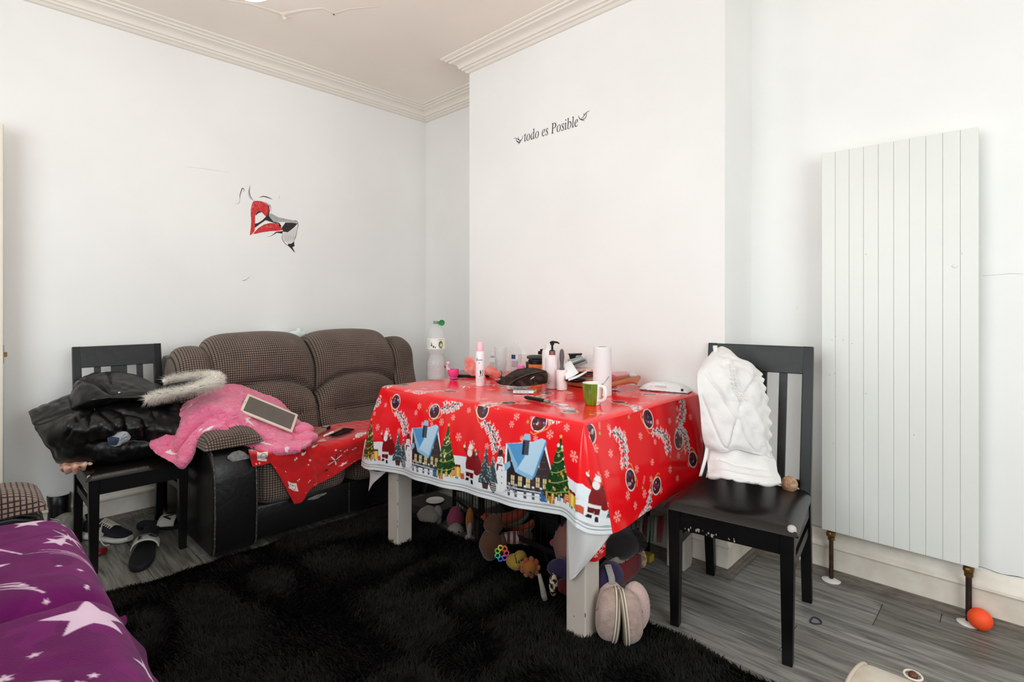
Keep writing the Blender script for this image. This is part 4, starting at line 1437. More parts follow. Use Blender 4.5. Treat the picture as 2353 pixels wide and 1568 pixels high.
# section of the blanket: y, z from the back of the seat over the front edge to the floor
sec = np.array([(-.46, .60), (-.36, .525), (-.20, .508), (-.02, .505), (.12, .503), (.205, .490), (.258, .450), (.288, .380), (.312, .290), (.345, .190), (.385, .100), (.415, .045)])
nrow, ncol = 330, 430
S = crom(sec, nrow)
arcl = np.concatenate([[0], np.cumsum(np.linalg.norm(np.diff(S, axis=0), axis=1))]); HB = arcl[-1]
xs = np.linspace(-2.40, -.78, ncol)
Xb = np.empty((nrow, ncol, 3))
for j, x in enumerate(xs):
    f = (x + 2.40) / 1.62
    Xb[:, j, 0] = x; Xb[:, j, 1] = S[:, 0]; Xb[:, j, 2] = S[:, 1]
hang = np.clip((arcl - arcl[int(nrow * .60)]) / (HB * .35), 0, 1)[:, None]
gx_ = Xb[..., 0]
# the seat cushions show through as two swellings with a valley, the ends sag
val = np.exp(-((gx_ + 1.60 + .10 * (Xb[..., 1] + .1)) / .035) ** 2) * (1 - .3 * hang)
Xb[..., 2] -= .030 * val * (1 - hang) ; Xb[..., 1] -= .020 * val * hang
left = np.clip((-2.265 - gx_) / .10, 0, 1)
onarm = (1 - hang) * left
Xb[..., 2] += onarm * (-.03) ; Xb[..., 1] += left * .045 * (1 - .4 * hang)
Xb[..., 2] = np.where((left > 0) & (hang < .95), Xb[..., 2] - left ** 1.5 * .14 * (1 - hang) ** .5, Xb[..., 2])
Xb[..., 2] += .006 * vnoise(np.stack([gx_, Xb[..., 1], 0 * gx_], -1), 6, 2) * (1 - hang) + .003 * vnoise(np.stack([gx_, Xb[..., 1], 0 * gx_], -1), 22, 2)
Xb[..., 1] += hang * (.014 * np.sin(gx_ * 9 + 1) + .008 * np.sin(gx_ * 23))
Xb[..., 2] = np.maximum(Xb[..., 2], .034)
Uu = gx_ + 2.40 + .05
Vv = np.repeat((HB - arcl)[:, None], ncol, 1)
pb = obj('star_blanket', fast_grid('star_blanket', Xb, M_purple, cv.sample(Uu, Vv)))
solidify(pb, .008)
tag(pb, 'purple fleece blanket printed with white stars, spread over the near sofa seat', 'blanket')

# ------------------------------------------------------------------ red blanket on the sofa seat
M_redbl = vcol_mat('red_plush_print', rough=.9, sheen=.35, bump=.15, bscale=300, spec=.15)
RB = (204, 24, 28)
rows = [[P(572, 1006, z=.470), P(648, 998, z=.470), P(715, 985, z=.472), P(780, 974, z=.472), P(850, 966, z=.472), P(900, 960, z=.472)],
        [P(577, 1021, z=.461), P(655, 1015, z=.461), P(720, 1006, z=.461), P(785, 996, z=.461), P(850, 986, z=.461), P(905, 980, z=.461)],
        [P(590, 1036, x=-2.672), P(645, 1040, x=-2.662), P(702, 1033, x=-2.658), P(765, 1022, x=-2.660), P(835, 1005, x=-2.660), P(905, 995, x=-2.66)],
        [P(618, 1060, x=-2.655), P(658, 1084, x=-2.648), P(708, 1074, x=-2.640), P(765, 1056, x=-2.645), P(835, 1032, x=-2.648), P(905, 1015, x=-2.65)],
        [P(640, 1092, x=-2.652), P(672, 1122, x=-2.642), P(712, 1102, x=-2.636), P(762, 1082, x=-2.642), P(832, 1048, x=-2.645), P(905, 1025, x=-2.65)],
        [P(676, 1158, x=-2.650), P(694, 1152, x=-2.642), P(716, 1122, x=-2.634), P(760, 1098, x=-2.640), P(830, 1055, x=-2.643), P(905, 1030, x=-2.65)]]
Xr = csurf(np.array([[list(p) for p in r] for r in rows]), 190, 300)
n_ = gnormals(Xr)
fold = .008 * np.exp(-((np.linspace(0, 1, 300)[None] - .40 - .05 * np.linspace(0, 1, 190)[:, None]) / .018) ** 2) * np.linspace(0, 1, 190)[:, None] ** .5
Xr = Xr + n_ * (.004 * vnoise(Xr, 14, 3) + .0025 * vnoise(Xr, 40, 4))[..., None]
Xr[..., 0] += fold
c = Canvas(.80, .56, 900, RB)
rg = random.Random(40)
for _ in range(120): c.disc((rg.random() * .8, rg.random() * .56), .02 + .03 * rg.random(), rg.choice([(200, 22, 27), (208, 28, 32)]), .012, rg.random() * 3)
for _ in range(34):
    x, y = rg.random() * .8, rg.random() * .56; r = .003 + .003 * rg.random()
    c.disc((x, y), r, (240, 226, 222)); 
    if rg.random() < .5: c.disc((x + .012, y + .006), r, (240, 226, 222))
# white letters with a looped heart, and their dark cushions of print
def letter(x, y, s, rot):
    ca, sa = math.cos(rot), math.sin(rot)
    T = lambda a, b2: (x + (a * ca - b2 * sa) * s, y + (a * sa + b2 * ca) * s)
    c.poly([T(-.6, -.45), T(.6, -.45), T(.6, .5), T(-.6, .5)], (232, 222, 214))
    t0 = np.linspace(0, 2 * np.pi, 26)
    hx, hy = .34 * np.sin(t0) ** 3 * 1.1, (.30 * np.cos(t0) - .12 * np.cos(2 * t0) - .05 * np.cos(3 * t0))
    c.line([T(a, b2) for a, b2 in zip(hx, hy)], .05 * s, (70, 56, 52))
    t0 = np.linspace(0, 5, 10)
    c.line([T(.10 * math.cos(q), .16 + .09 * math.sin(q)) for q in t0], .04 * s, (70, 56, 52))
letter(.165, .115, .060, -.25); letter(.60, .36, .045, .4); letter(.05, .40, .045, .1)
for x, y in ((.30, .30), (.36, .34)): c.disc((x, y), .016, (236, 228, 222), .009, .6); c.disc((x + .004, y + .010), .009, (40, 18, 18), .006, .6)
for k in range(6): c.line([(.36 + .004 * k, .37), (.38 + .006 * k, .40 - .006 * k)], .003, (236, 228, 222))
for k in range(9): a = k * .7; c.line([(.48, .20), (.48 + .045 * math.cos(a), .20 + .045 * math.sin(a))], .006, (238, 228, 222) if k % 2 else (60, 16, 18))
c.star((.53, .12), .028, (238, 226, 222), rot=.3); c.star((.43, .14), .018, (60, 16, 18), rot=.1)
uu, vv = np.meshgrid(np.linspace(0, .78, 300), np.linspace(.54, 0, 190))
rbk = obj('red_blanket', fast_grid('red_blanket', Xr, M_redbl, c.sample(uu, vv))); solidify(rbk, .006)
tag(rbk, 'red fleece blanket with white letters and hearts hanging over the sofa seat edge', 'blanket')
rows = [[P(566, 1022, z=.463), P(590, 1020, z=.463), P(622, 1018, z=.463)], [P(572, 1038, x=-2.664), P(596, 1040, x=-2.661), P(624, 1040, x=-2.658)], [P(576, 1056, x=-2.656), P(598, 1055, x=-2.654), P(624, 1054, x=-2.654)], [P(581, 1073, x=-2.655), P(600, 1070, x=-2.653), P(622, 1064, x=-2.654)]]
c = Canvas(.15, .12, 900, RB)
c.poly([(.045, .03), (.10, .02), (.11, .075), (.05, .085)], (232, 222, 214)); c.disc((.085, .05), .018, (90, 70, 66)); c.disc((.085, .05), .015, (232, 222, 214))
for x, y in ((.03, .012), (.055, .014), (.02, .08), (.12, .09)): c.disc((x, y), .005, (240, 226, 222))
uu, vv = np.meshgrid(np.linspace(0, .13, 50), np.linspace(.11, 0, 50))
o = obj('folded_edge', fast_grid('folded_edge', csurf(np.array([[list(p) for p in r] for r in rows]), 50, 50), M_redbl, c.sample(uu, vv)), rbk); solidify(o, .005)

# ------------------------------------------------------------------ pink fleece over the sofa arm
M_pink = vcol_mat('pink_sherpa_fleece', rough=1.0, sheen=.45, bump=.9, bscale=120, spec=.08)
PK = [[(392, 962, 2.66), (432, 924, 2.72), (488, 900, 2.82), (540, 887, 2.90), (598, 905, 2.98), (646, 928, 3.04), (692, 975, 3.08)],
      [(368, 985, 2.58), (420, 945, 2.64), (480, 915, 2.72), (538, 908, 2.78), (598, 935, 2.85), (656, 968, 2.88), (712, 988, 2.92)],
      [(352, 1010, 2.52), (410, 972, 2.56), (470, 940, 2.62), (528, 935, 2.67), (592, 968, 2.74), (654, 996, 2.79), (719, 1004, 2.82)],
      [(346, 1026, 2.49), (408, 1000, 2.52), (462, 966, 2.58), (522, 958, 2.62), (584, 988, 2.68), (648, 1010, 2.72), (716, 1016, 2.74)],
      [(364, 1046, 2.47), (412, 1026, 2.49), (456, 990, 2.545), (512, 974, 2.585), (570, 1005, 2.64), (638, 1022, 2.67), (706, 1024, 2.69)],
      [(410, 1070, 2.46), (430, 1050, 2.475), (448, 1012, 2.52), (503, 982, 2.565), (560, 1016, 2.61), (628, 1034, 2.63), (692, 1032, 2.66)],
      [(420, 1066, 2.50), (436, 1046, 2.52), (456, 1016, 2.56), (505, 988, 2.61), (562, 1020, 2.66), (628, 1036, 2.69), (690, 1034, 2.72)]]
Xp = csurf(np.array([[list(P(a, b2, t=tt)) for a, b2, tt in r] for r in PK]), 200, 300)
n_ = gnormals(Xp)
sgn = np.sign((n_ * (C0 - Xp)).sum(-1).mean())
n_ = n_ * sgn
R_, C_ = np.meshgrid(np.linspace(0, 1, 200), np.linspace(0, 1, 300), indexing='ij')
def crease(r0, c0, r1, c1, w, d):
    L2 = (r1 - r0) ** 2 + (c1 - c0) ** 2
    t0 = np.clip(((R_ - r0) * (r1 - r0) + (C_ - c0) * (c1 - c0)) / L2, 0, 1)
    dist = np.hypot(R_ - r0 - t0 * (r1 - r0), C_ - c0 - t0 * (c1 - c0))
    return d * np.exp(-(dist / w) ** 2) * np.sin(np.pi * np.clip(t0 * .9 + .05, 0, 1)) ** .5
disp = .007 * vnoise(Xp, 9, 6) + .0035 * vnoise(Xp, 45, 7) + .002 * vnoise(Xp, 110, 8)
disp += crease(.25, .17, .75, .08, .035, -.030) + crease(.72, .08, .52, .38, .04, -.032) + crease(.40, .42, .62, .80, .05, .018) + crease(.50, .40, .80, .62, .03, -.012) + crease(.15, .50, .38, .72, .05, -.012) + crease(.2, .25, .45, .45, .06, .014) + crease(.30, .9, .7, .86, .03, -.016) + crease(.85, .02, .70, .2, .03, .01)
disp += .012 * np.exp(-((R_ - .86) / .06) ** 2)
Xp = Xp + n_ * disp[..., None]
c = Canvas(.70, .50, 500, (240, 122, 158))
rg = random.Random(3)
for _ in range(500): c.disc((rg.random() * .7, rg.random() * .5), .004 + .012 * rg.random(), rg.choice([(238, 112, 150), (243, 132, 166), (236, 116, 152), (244, 138, 170)]))
W_ = (246, 236, 236)
c.poly([(.405, .155), (.50, .115), (.565, .120), (.515, .150), (.47, .205), (.45, .19), (.385, .215), (.40, .19)], W_)
c.poly([(.40, .275), (.425, .315), (.415, .285), (.455, .270), (.42, .255), (.41, .235)], W_)
c.poly([(.03, .16), (.055, .175), (.05, .15), (.07, .135), (.035, .14)], W_)
c.poly([(.27, .115), (.33, .10), (.30, .085), (.27, .09)], W_); c.star((.245, .15), .014, W_)
c.poly([(.47, .43), (.53, .39), (.54, .40), (.50, .44)], W_); c.star((.62, .09), .012, W_); c.star((.15, .40), .02, W_); c.star((.66, .30), .022, W_)
pk = obj('pink_fleece', fast_grid('pink_fleece', Xp, M_pink, c.sample(C_ * .68, (1 - R_) * .48)))
solidify(pk, .016, 0)
tag(pk, 'pink fluffy fleece throw with white stars over the sofa arm, tablet on top', 'throw')
# loose tuft of the hem and the rolled end by the red blanket
for nm, ctr, r in (('rolled_hem', P(452, 1006, t=2.545), (.022, .028, .020)), ('rolled_hem', P(697, 987, t=2.87), (.06, .05, .035)), ('rolled_hem', P(704, 1006, t=2.79), (.05, .06, .032))):
    b = MB(); b.ell(ctr, r, nu=26, nv=16, nz=.010, ns=40)
    me = b.mesh(nm, M_pink, smooth=180)
    at = me.color_attributes.new('print', 'FLOAT_COLOR', 'POINT')
    at.data.foreach_set('color', np.tile(np.array([*lin((240, 122, 158)), 1], np.float32), len(me.vertices)))
    obj(nm, me, pk)

# tablet
def slab(TL, TR, BR, BL, th):
    """flat panel frame: origin, x, y, normal vectors from four world corners"""
    TL, TR, BR, BL = map(Vector, (TL, TR, BR, BL))
    c = (TL + TR + BR + BL) / 4
    ex = ((TR - TL) + (BR - BL)) / 2; ey = ((TL - BL) + (TR - BR)) / 2
    w, h = ex.length, ey.length
    ex.normalize(); ey = (ey - ex * ey.dot(ex)).normalized()
    return c, ex, ey, ex.cross(ey), w, h


def basis(ex, ey, ez):
    return Matrix((ex, ey, ez)).transposed()


TLp, TRp, BRp, BLp = P(572, 908, t=2.80), P(692, 957, t=2.905), P(664, 992, t=2.79), P(546, 944, t=2.675)
c_, ex, ey, ez, w, h = slab(TLp, TRp, BRp, BLp, .009)
B3 = basis(ex, ey, ez)
M_cream = mat('cream_plastic', (222, 208, 192), .4, var=.02)
M_scr = mat('dusty_dark_screen', (98, 92, 84), 0.25, var=.04, vscale=30, spec=.5)
M_black = mat('black_plastic', (12, 12, 12), .45, spec=.3)
tab = thing('tablet', 'tablet with grey screen in a cream case lying on the pink throw', 'tablet', tuple(c_))
b = MB(); b.box(c_, (w, h, .011), B3); obj('case', b.mesh('case', M_cream, bevel=.004, seg=3, smooth=40), tab)
b = MB(); b.box(c_ + ez * .0052 + ey * (-h * .01), (w * .90, h * .80, .0016), B3); obj('screen', b.mesh('screen', M_scr, bevel=.0005), tab)
b = MB(); b.ell(c_ + ez * .0058 - ex * (w * .473) + ey * .0, (.003, .003, .0012), nu=10, nv=6); obj('home_button', b.mesh('home_button', M_black), tab)
b = MB(); b.box(c_ + ey * (h * .5 + .001) + ez * .001 + ex * .01, (w * .28, .002, .004), B3); obj('side_button', b.mesh('side_button', mat('silver_trim', (190, 186, 182), .3, metal=.6)), tab)

# small things on the red blanket: perfume bottle, phone, pale stick
zt_ = .476
M_perf = mat('amber_clear_plastic', (214, 170, 150), .15, trans=.5, ior=1.3)
perf = thing('perfume_bottle', 'small flat perfume bottle with black striped cap on the red blanket', 'bottle', tuple(P(735, 992, z=zt_)))
p0, p1 = Vector(P(716, 1003, z=zt_)), Vector(P(743, 990, z=zt_)); p2 = Vector(P(754, 985, z=zt_ + .002))
b = MB(); b.bar(p0 + Vector((0, 0, .008)), p1 + Vector((0, 0, .008)), .045, .018); obj('body', b.mesh('body', M_perf, bevel=.004), perf)
b = MB(); b.bar(p1 + Vector((0, 0, .009)), p2 + Vector((0, 0, .009)), .034, .018); cap = obj('cap', b.mesh('cap', M_black, bevel=.002), perf)
for k in range(3):
    q = p1.lerp(p2, .25 + .25 * k) + Vector((0, 0, .0185)); d = (p2 - p1).normalized()
    b = MB(); b.bar(q - d * .0012, q + d * .0012, .030, .001); obj('stripe', b.mesh('stripe', M_white), cap)
ph = thing('phone', 'black phone lying face up on the red blanket beside a pale stick', 'phone', tuple(P(780, 1000, z=zt_)))
pc, pex, pey, pez, pw, phh = slab(P(762, 997, z=zt_), P(804, 983, z=zt_), P(812, 987, z=zt_), P(745, 1009, z=zt_), .008)
b = MB(); b.box(pc + pez * .002, (.155, .072, .008), basis(pex, pey, pez)); obj('body', b.mesh('body', M_black, bevel=.003, seg=3, smooth=40), ph)
b = MB(); b.box(pc + pez * .0063, (.145, .064, .0008), basis(pex, pey, pez)); obj('screen', b.mesh('screen', mat('black_glass', (10, 11, 13), .08)), ph)
st = MB(); q0, q1 = Vector(P(745, 1002, z=zt_ + .016)), Vector(P(783, 986, z=zt_ + .016))
M_stick = mat('rose_gold_stick', (214, 150, 120), .35, metal=.4)
so = thing('lipstick_tube', 'rose gold and white make-up tube resting on the black phone', 'make-up', tuple(q0))
mid_ = q0.lerp(q1, .5)
b = MB(); b.tube([mid_, q1], .0075, n=14); obj('cap', b.mesh('cap', M_stick, smooth=40), so)
b = MB(); b.tube([q0, mid_], [.005, .007], n=14); obj('tube', b.mesh('tube', M_white, smooth=40), so)

# white scraps showing behind the back of the sofa
M_mint = mat('pale_mint_cloth', (216, 228, 224), .9)
for px, py, tt, r, lb in ((640, 770, 3.52, (.05, .08, .02), 'pale mint cloth tucked flat behind the sofa back'), (686, 768, 3.50, (.035, .05, .035), 'crumpled pale mint tissue with black dots behind the sofa back')):
    q = P(px, py, t=tt)
    b = MB(); b.ell((max(q[0], XL + .06), q[1], q[2]), r, nu=22, nv=14, nz=.016, ns=38)
    o = obj('crumpled_cloth', b.mesh('crumpled_cloth', M_mint, smooth=50)); tag(o, lb, 'cloth')

# ------------------------------------------------------------------ coats heaped on the left chair
M_puff = mat('black_puffer_nylon', (8, 8, 8), 0.36, rgb2=(12, 12, 12), vscale=7, spec=.45, bump=.12, bscale=35)
M_cotton = mat('black_cotton', (9, 9, 9), 0.9, bump=.2, bscale=60)
coat = thing('puffer_coat', 'black padded coat with cream fur hood heaped on the left chair', 'coat', tuple(P(250, 990, t=2.5)))
CT = [[(64, 946, 2.55), (118, 925, 2.56), (178, 905, 2.60), (250, 893, 2.66), (320, 893, 2.72), (390, 905, 2.76), (440, 925, 2.78)],
      [(68, 950, 2.46), (118, 930, 2.50), (180, 914, 2.55), (250, 905, 2.60), (322, 908, 2.64), (385, 920, 2.68), (436, 945, 2.70)],
      [(80, 978, 2.40), (125, 958, 2.42), (182, 940, 2.46), (250, 934, 2.50), (318, 938, 2.54), (380, 950, 2.58), (428, 972, 2.60)],
      [(98, 1006, 2.36), (140, 992, 2.34), (190, 980, 2.36), (250, 975, 2.40), (315, 978, 2.46), (372, 985, 2.52), (415, 1000, 2.56)],
      [(118, 1034, 2.38), (155, 1026, 2.36), (200, 1022, 2.38), (255, 1018, 2.42), (315, 1014, 2.48), (368, 1016, 2.54), (405, 1026, 2.58)],
      [(130, 1060, 2.42), (165, 1062, 2.40), (205, 1064, 2.42), (255, 1064, 2.44), (312, 1052, 2.50), (362, 1044, 2.56), (400, 1046, 2.60)],
      [(140, 1062, 2.60), (175, 1066, 2.60), (212, 1070, 2.60), (258, 1068, 2.62), (312, 1058, 2.66), (362, 1050, 2.70), (400, 1050, 2.72)]]
Xc = csurf(np.array([[list(P(a, b2, t=tt)) for a, b2, tt in r] for r in CT]), 150, 240)
n_ = gnormals(Xc); n_ *= np.sign((n_ * (C0 - Xc)).sum(-1).mean())
R_, C_ = np.meshgrid(np.linspace(0, 1, 150), np.linspace(0, 1, 240), indexing='ij')
disp = .010 * vnoise(Xc, 7, 1) + .006 * np.abs(vnoise(Xc * np.array([1, 1.8, 1.0]), 16, 2)) + .0025 * vnoise(Xc, 40, 3)
disp += crease(.34, .42, .36, .02, .020, -.014) + crease(.34, .42, .20, .75, .018, -.014) + crease(.34, .42, .62, .58, .018, -.016) + crease(.34, .42, .52, .36, .016, -.012) + crease(.36, .42, .58, .18, .016, -.012) + crease(.35, .42, .44, .70, .016, -.012)
disp += crease(.45, .70, .64, .72, .014, -.018) + crease(.40, .58, .64, .60, .014, -.016) + crease(.66, .30, .66, .75, .03, -.016)
disp += crease(.50, .50, .56, .56, .07, .022) + crease(.50, .66, .54, .68, .06, .020) + crease(.44, .22, .5, .30, .07, .014)
Xc = Xc + n_ * disp[..., None]
o = obj('coat_body', fast_grid('coat_body', Xc, M_puff), coat); solidify(o, .012)
# hood
b = MB(); hc = Vector(P(262, 893, t=2.74))
HD = [[(160, 925, 2.62), (190, 868, 2.64), (240, 857, 2.68), (300, 863, 2.72), (350, 880, 2.74), (395, 905, 2.74)],
      [(158, 925, 2.56), (180, 876, 2.56), (240, 860, 2.60), (300, 866, 2.64), (354, 884, 2.68), (404, 908, 2.70)],
      [(160, 930, 2.50), (186, 896, 2.48), (240, 884, 2.51), (300, 888, 2.55), (354, 898, 2.60), (408, 914, 2.66)],
      [(168, 938, 2.46), (196, 922, 2.43), (245, 912, 2.44), (300, 912, 2.49), (352, 914, 2.55), (404, 922, 2.62)],
      [(178, 944, 2.48), (205, 934, 2.46), (250, 926, 2.47), (300, 922, 2.52), (348, 924, 2.58), (398, 928, 2.66)]]
Xh = csurf(np.array([[list(P(a, b2, t=tt)) for a, b2, tt in r] for r in HD]), 80, 120)
n_ = gnormals(Xh); n_ *= np.sign((n_ * (C0 - Xh)).sum(-1).mean())
R_, C_ = np.meshgrid(np.linspace(0, 1, 80), np.linspace(0, 1, 120), indexing='ij')
dh = .008 * vnoise(Xh, 12, 5) + .003 * vnoise(Xh, 38, 6) + crease(.2, .22, .75, .48, .03, -.020) + crease(.1, .42, .6, .46, .02, -.012) + crease(.75, .48, .6, .95, .03, -.010)
Xh = Xh + n_ * dh[..., None]
hood = obj('hood', fast_grid('hood', Xh, M_puff), coat); solidify(hood, .010)
b = MB(); b.ell(P(274, 903, t=2.44), (.0055, .0055, .0045), nu=12, nv=8); obj('press_stud', b.mesh('press_stud', mat('silver_stud', (210, 210, 206), .2, metal=1.0), smooth=60), hood)
# dark lining seen inside the fur ring
b = MB(); b.ell(P(430, 884, t=2.62), (.05, .11, .016), rot=Matrix.Rotation(.05, 3, 'X'), nu=24, nv=12, nz=.008, ns=20); obj('hood_lining', b.mesh('hood_lining', M_cotton, smooth=60), coat)
# fur ring: soft core and hairs
M_fur = mat('cream_fur', (252, 248, 240), .95, rgb2=(244, 236, 224), vscale=30, sheen=.3)
M_furd = mat('dark_fur_tip', (60, 54, 50), .9)
fp = crom(np.array([list(P(*q[:2], t=q[2])) for q in ((334, 919, 2.46), (368, 909, 2.47), (405, 901, 2.49), (445, 892, 2.53), (482, 883, 2.60), (500, 872, 2.67), (480, 865, 2.70), (446, 865, 2.69), (408, 869, 2.66), (374, 877, 2.63))]), 60)
rr = np.interp(np.linspace(0, 1, 60), [0, .08, .3, .5, .6, .8, 1], [.004, .013, .017, .020, .017, .014, .008])
b = MB(); b.tube(fp, list(rr), n=12); fur = obj('fur_trim', b.mesh('fur_trim', M_fur, smooth=180), coat)
rs = np.random.RandomState(9)
NF = 15000
k = rs.randint(1, 58, NF); f = rs.rand(NF)[:, None]
cpt = fp[k] * (1 - f) + fp[k + 1] * f
d = rs.randn(NF, 3); tg = fp[k + 1] - fp[k]; tg /= np.linalg.norm(tg, axis=1, keepdims=True)
d -= tg * (d * tg).sum(1, keepdims=True); d /= np.linalg.norm(d, axis=1, keepdims=True)
root = cpt + d * (rr[k] * .8)[:, None]
hl = (.014 + .022 * rs.rand(NF))[:, None]
tip = root + (d + tg * (.5 * rs.randn(NF)[:, None]) + np.array([0, 0, -.15])) * hl
sd = np.cross(d, tg) * .0009
V = np.stack([root - sd, root + sd, tip], 1).reshape(-1, 3)
for nm, mt, sel in (('fur_hair', M_fur, slice(0, 14300)), ('fur_hair', M_furd, slice(14300, NF))):
    Vs = V.reshape(-1, 3, 3)[sel].reshape(-1, 3); nt_ = len(Vs) // 3
    me = bpy.data.meshes.new(nm); me.from_pydata(Vs.tolist(), [], np.arange(nt_ * 3).reshape(-1, 3).tolist()); me.materials.append(mt)
    o = obj(nm, me, fur); o['kind'] = 'stuff'
# dark garment under the coat, blue and white packet, peach garment
b = MB(); b.ell((-3.14, .59, .508), (.15, .185, .042), nu=40, nv=18, p=.75, nz=.02, ns=12)
o = obj('dark_jumper', b.mesh('dark_jumper', M_cotton, smooth=180)); tag(o, 'black soft jumper lying under the puffer coat on the chair seat', 'clothing')
M_wb = vcol_mat('blue_white_print', rough=.6)
rows = [[P(250, 1000, t=2.405), P(270, 994, t=2.41), P(290, 993, t=2.42), P(300, 1004, t=2.435)], [P(248, 1011, t=2.39), P(270, 1009, t=2.395), P(287, 1007, t=2.405), P(295, 1012, t=2.42)], [P(252, 1023, t=2.39), P(263, 1026, t=2.395), P(273, 1024, t=2.40), P(280, 1020, t=2.41)]]
c = Canvas(.1, .06, 900, (160, 162, 166)); c.poly([(0, 0), (.045, .005), (.04, .03), (0, .045)], (38, 50, 74)); c.line([(.05, .02), (.07, .035)], .004, (60, 72, 100)); c.line([(.046, .026), (.06, .044)], .003, (60, 72, 100)); c.disc((.075, .008), .006, (170, 110, 100))
uu, vv = np.meshgrid(np.linspace(0, .095, 40), np.linspace(.055, 0, 30))
o = obj('baby_garment', fast_grid('baby_garment', csurf(np.array([[list(p) for p in r] for r in rows]), 30, 40), M_wb, c.sample(uu, vv))); solidify(o, .006)
tag(o, 'white and navy printed cloth poking out of the black coats', 'clothing')
M_peach = mat('peach_satin', (226, 164, 140), .5, rgb2=(238, 196, 178), vscale=30)
rows = [[P(136, 1066, t=2.44), P(160, 1062, t=2.42), P(188, 1060, t=2.42), P(214, 1062, t=2.43)], [P(138, 1076, t=2.40), P(160, 1074, t=2.37), P(186, 1069, t=2.38), P(212, 1066, t=2.41)], [P(143, 1086, t=2.42), P(163, 1088, t=2.39), P(184, 1082, t=2.40), P(206, 1070, t=2.43)]]
Xq = csurf(np.array([[list(p) for p in r] for r in rows]), 30, 60)
n_ = gnormals(Xq); Xq = Xq + n_ * (.010 * np.sin(np.linspace(0, 22, 60))[None] * np.linspace(.3, 1, 30)[:, None] + .004 * vnoise(Xq, 50, 2))[..., None]
o = obj('peach_garment', fast_grid('peach_garment', Xq, M_peach)); solidify(o, .003)
tag(o, 'peach crinkled garment sticking out under the black coats', 'clothing')

# ------------------------------------------------------------------ white clothes over the right chair
M_wcl = mat('white_cotton', (226, 222, 220), .85, var=.015, vscale=20, bump=.12, bscale=70, sheen=.1)
def cloth_rows(rows, nr, nc, amp, seed, m, name, th=.006, extra=None):
    X = csurf(np.array([[list(P(a, b2, t=tt)) for a, b2, tt in r] for r in rows]), nr, nc)
    n_ = gnormals(X); n_ *= np.sign((n_ * (C0 - X)).sum(-1).mean())
    global R_, C_
    R_, C_ = np.meshgrid(np.linspace(0, 1, nr), np.linspace(0, 1, nc), indexing='ij')
    d_ = amp * vnoise(X, 16, seed) + amp * .5 * vnoise(X, 38, seed + 1)
    if extra: d_ = d_ + extra()
    o = obj(name, fast_grid(name, X + n_ * d_[..., None], m)); solidify(o, th)
    return o
# the upper garment hangs over the left post and falls on the back
UP = [[(1640, 812, 2.16), (1662, 800, 2.20), (1690, 818, 2.20), (1720, 834, 2.18), (1745, 862, 2.16)],
      [(1612, 845, 2.08), (1642, 826, 2.08), (1680, 825, 2.10), (1722, 842, 2.10), (1754, 880, 2.10)],
      [(1602, 880, 2.03), (1640, 865, 2.02), (1682, 865, 2.02), (1728, 880, 2.04), (1762, 915, 2.08)],
      [(1608, 930, 2.01), (1645, 922, 1.99), (1688, 925, 1.98), (1732, 935, 2.01), (1768, 960, 2.06)],
      [(1612, 975, 2.00), (1650, 975, 1.97), (1692, 978, 1.96), (1736, 985, 2.00), (1770, 1005, 2.05)],
      [(1618, 1015, 2.00), (1655, 1022, 1.96), (1695, 1020, 1.95), (1740, 1025, 1.99), (1772, 1050, 2.04)],
      [(1626, 1030, 2.01), (1660, 1040, 1.97), (1698, 1034, 1.97), (1742, 1045, 2.00), (1772, 1054, 2.05)]]
def ex1():
    d_ = crease(.28, .12, .62, .52, .022, -.014) + crease(.62, .52, .92, .34, .018, -.013) + crease(.55, .55, .12, .95, .02, -.012) + crease(.62, .56, .95, .72, .02, -.012) + crease(.45, .05, .95, .35, .02, -.009)
    d_ += crease(.10, .40, .40, .55, .05, .012) + crease(.5, .72, .8, .85, .07, .012) + crease(.25, .55, .45, .35, .05, .008)
    d_ += .0045 * np.sin(R_ * 70) * np.exp(-((C_ - .50 - .2 * (R_ - .25)) / .12) ** 2) * (R_ < .5) * (R_ > .05)
    d_ += .006 * np.sin(R_ * 60) * np.clip((C_ - .88) / .12, 0, 1)
    return d_
top_ = cloth_rows(UP, 150, 120, .0075, 11, M_wcl, 'white_dress', .007, ex1)
tag(top_, 'white ruched baby dress draped over the left side of the chair back', 'clothing')
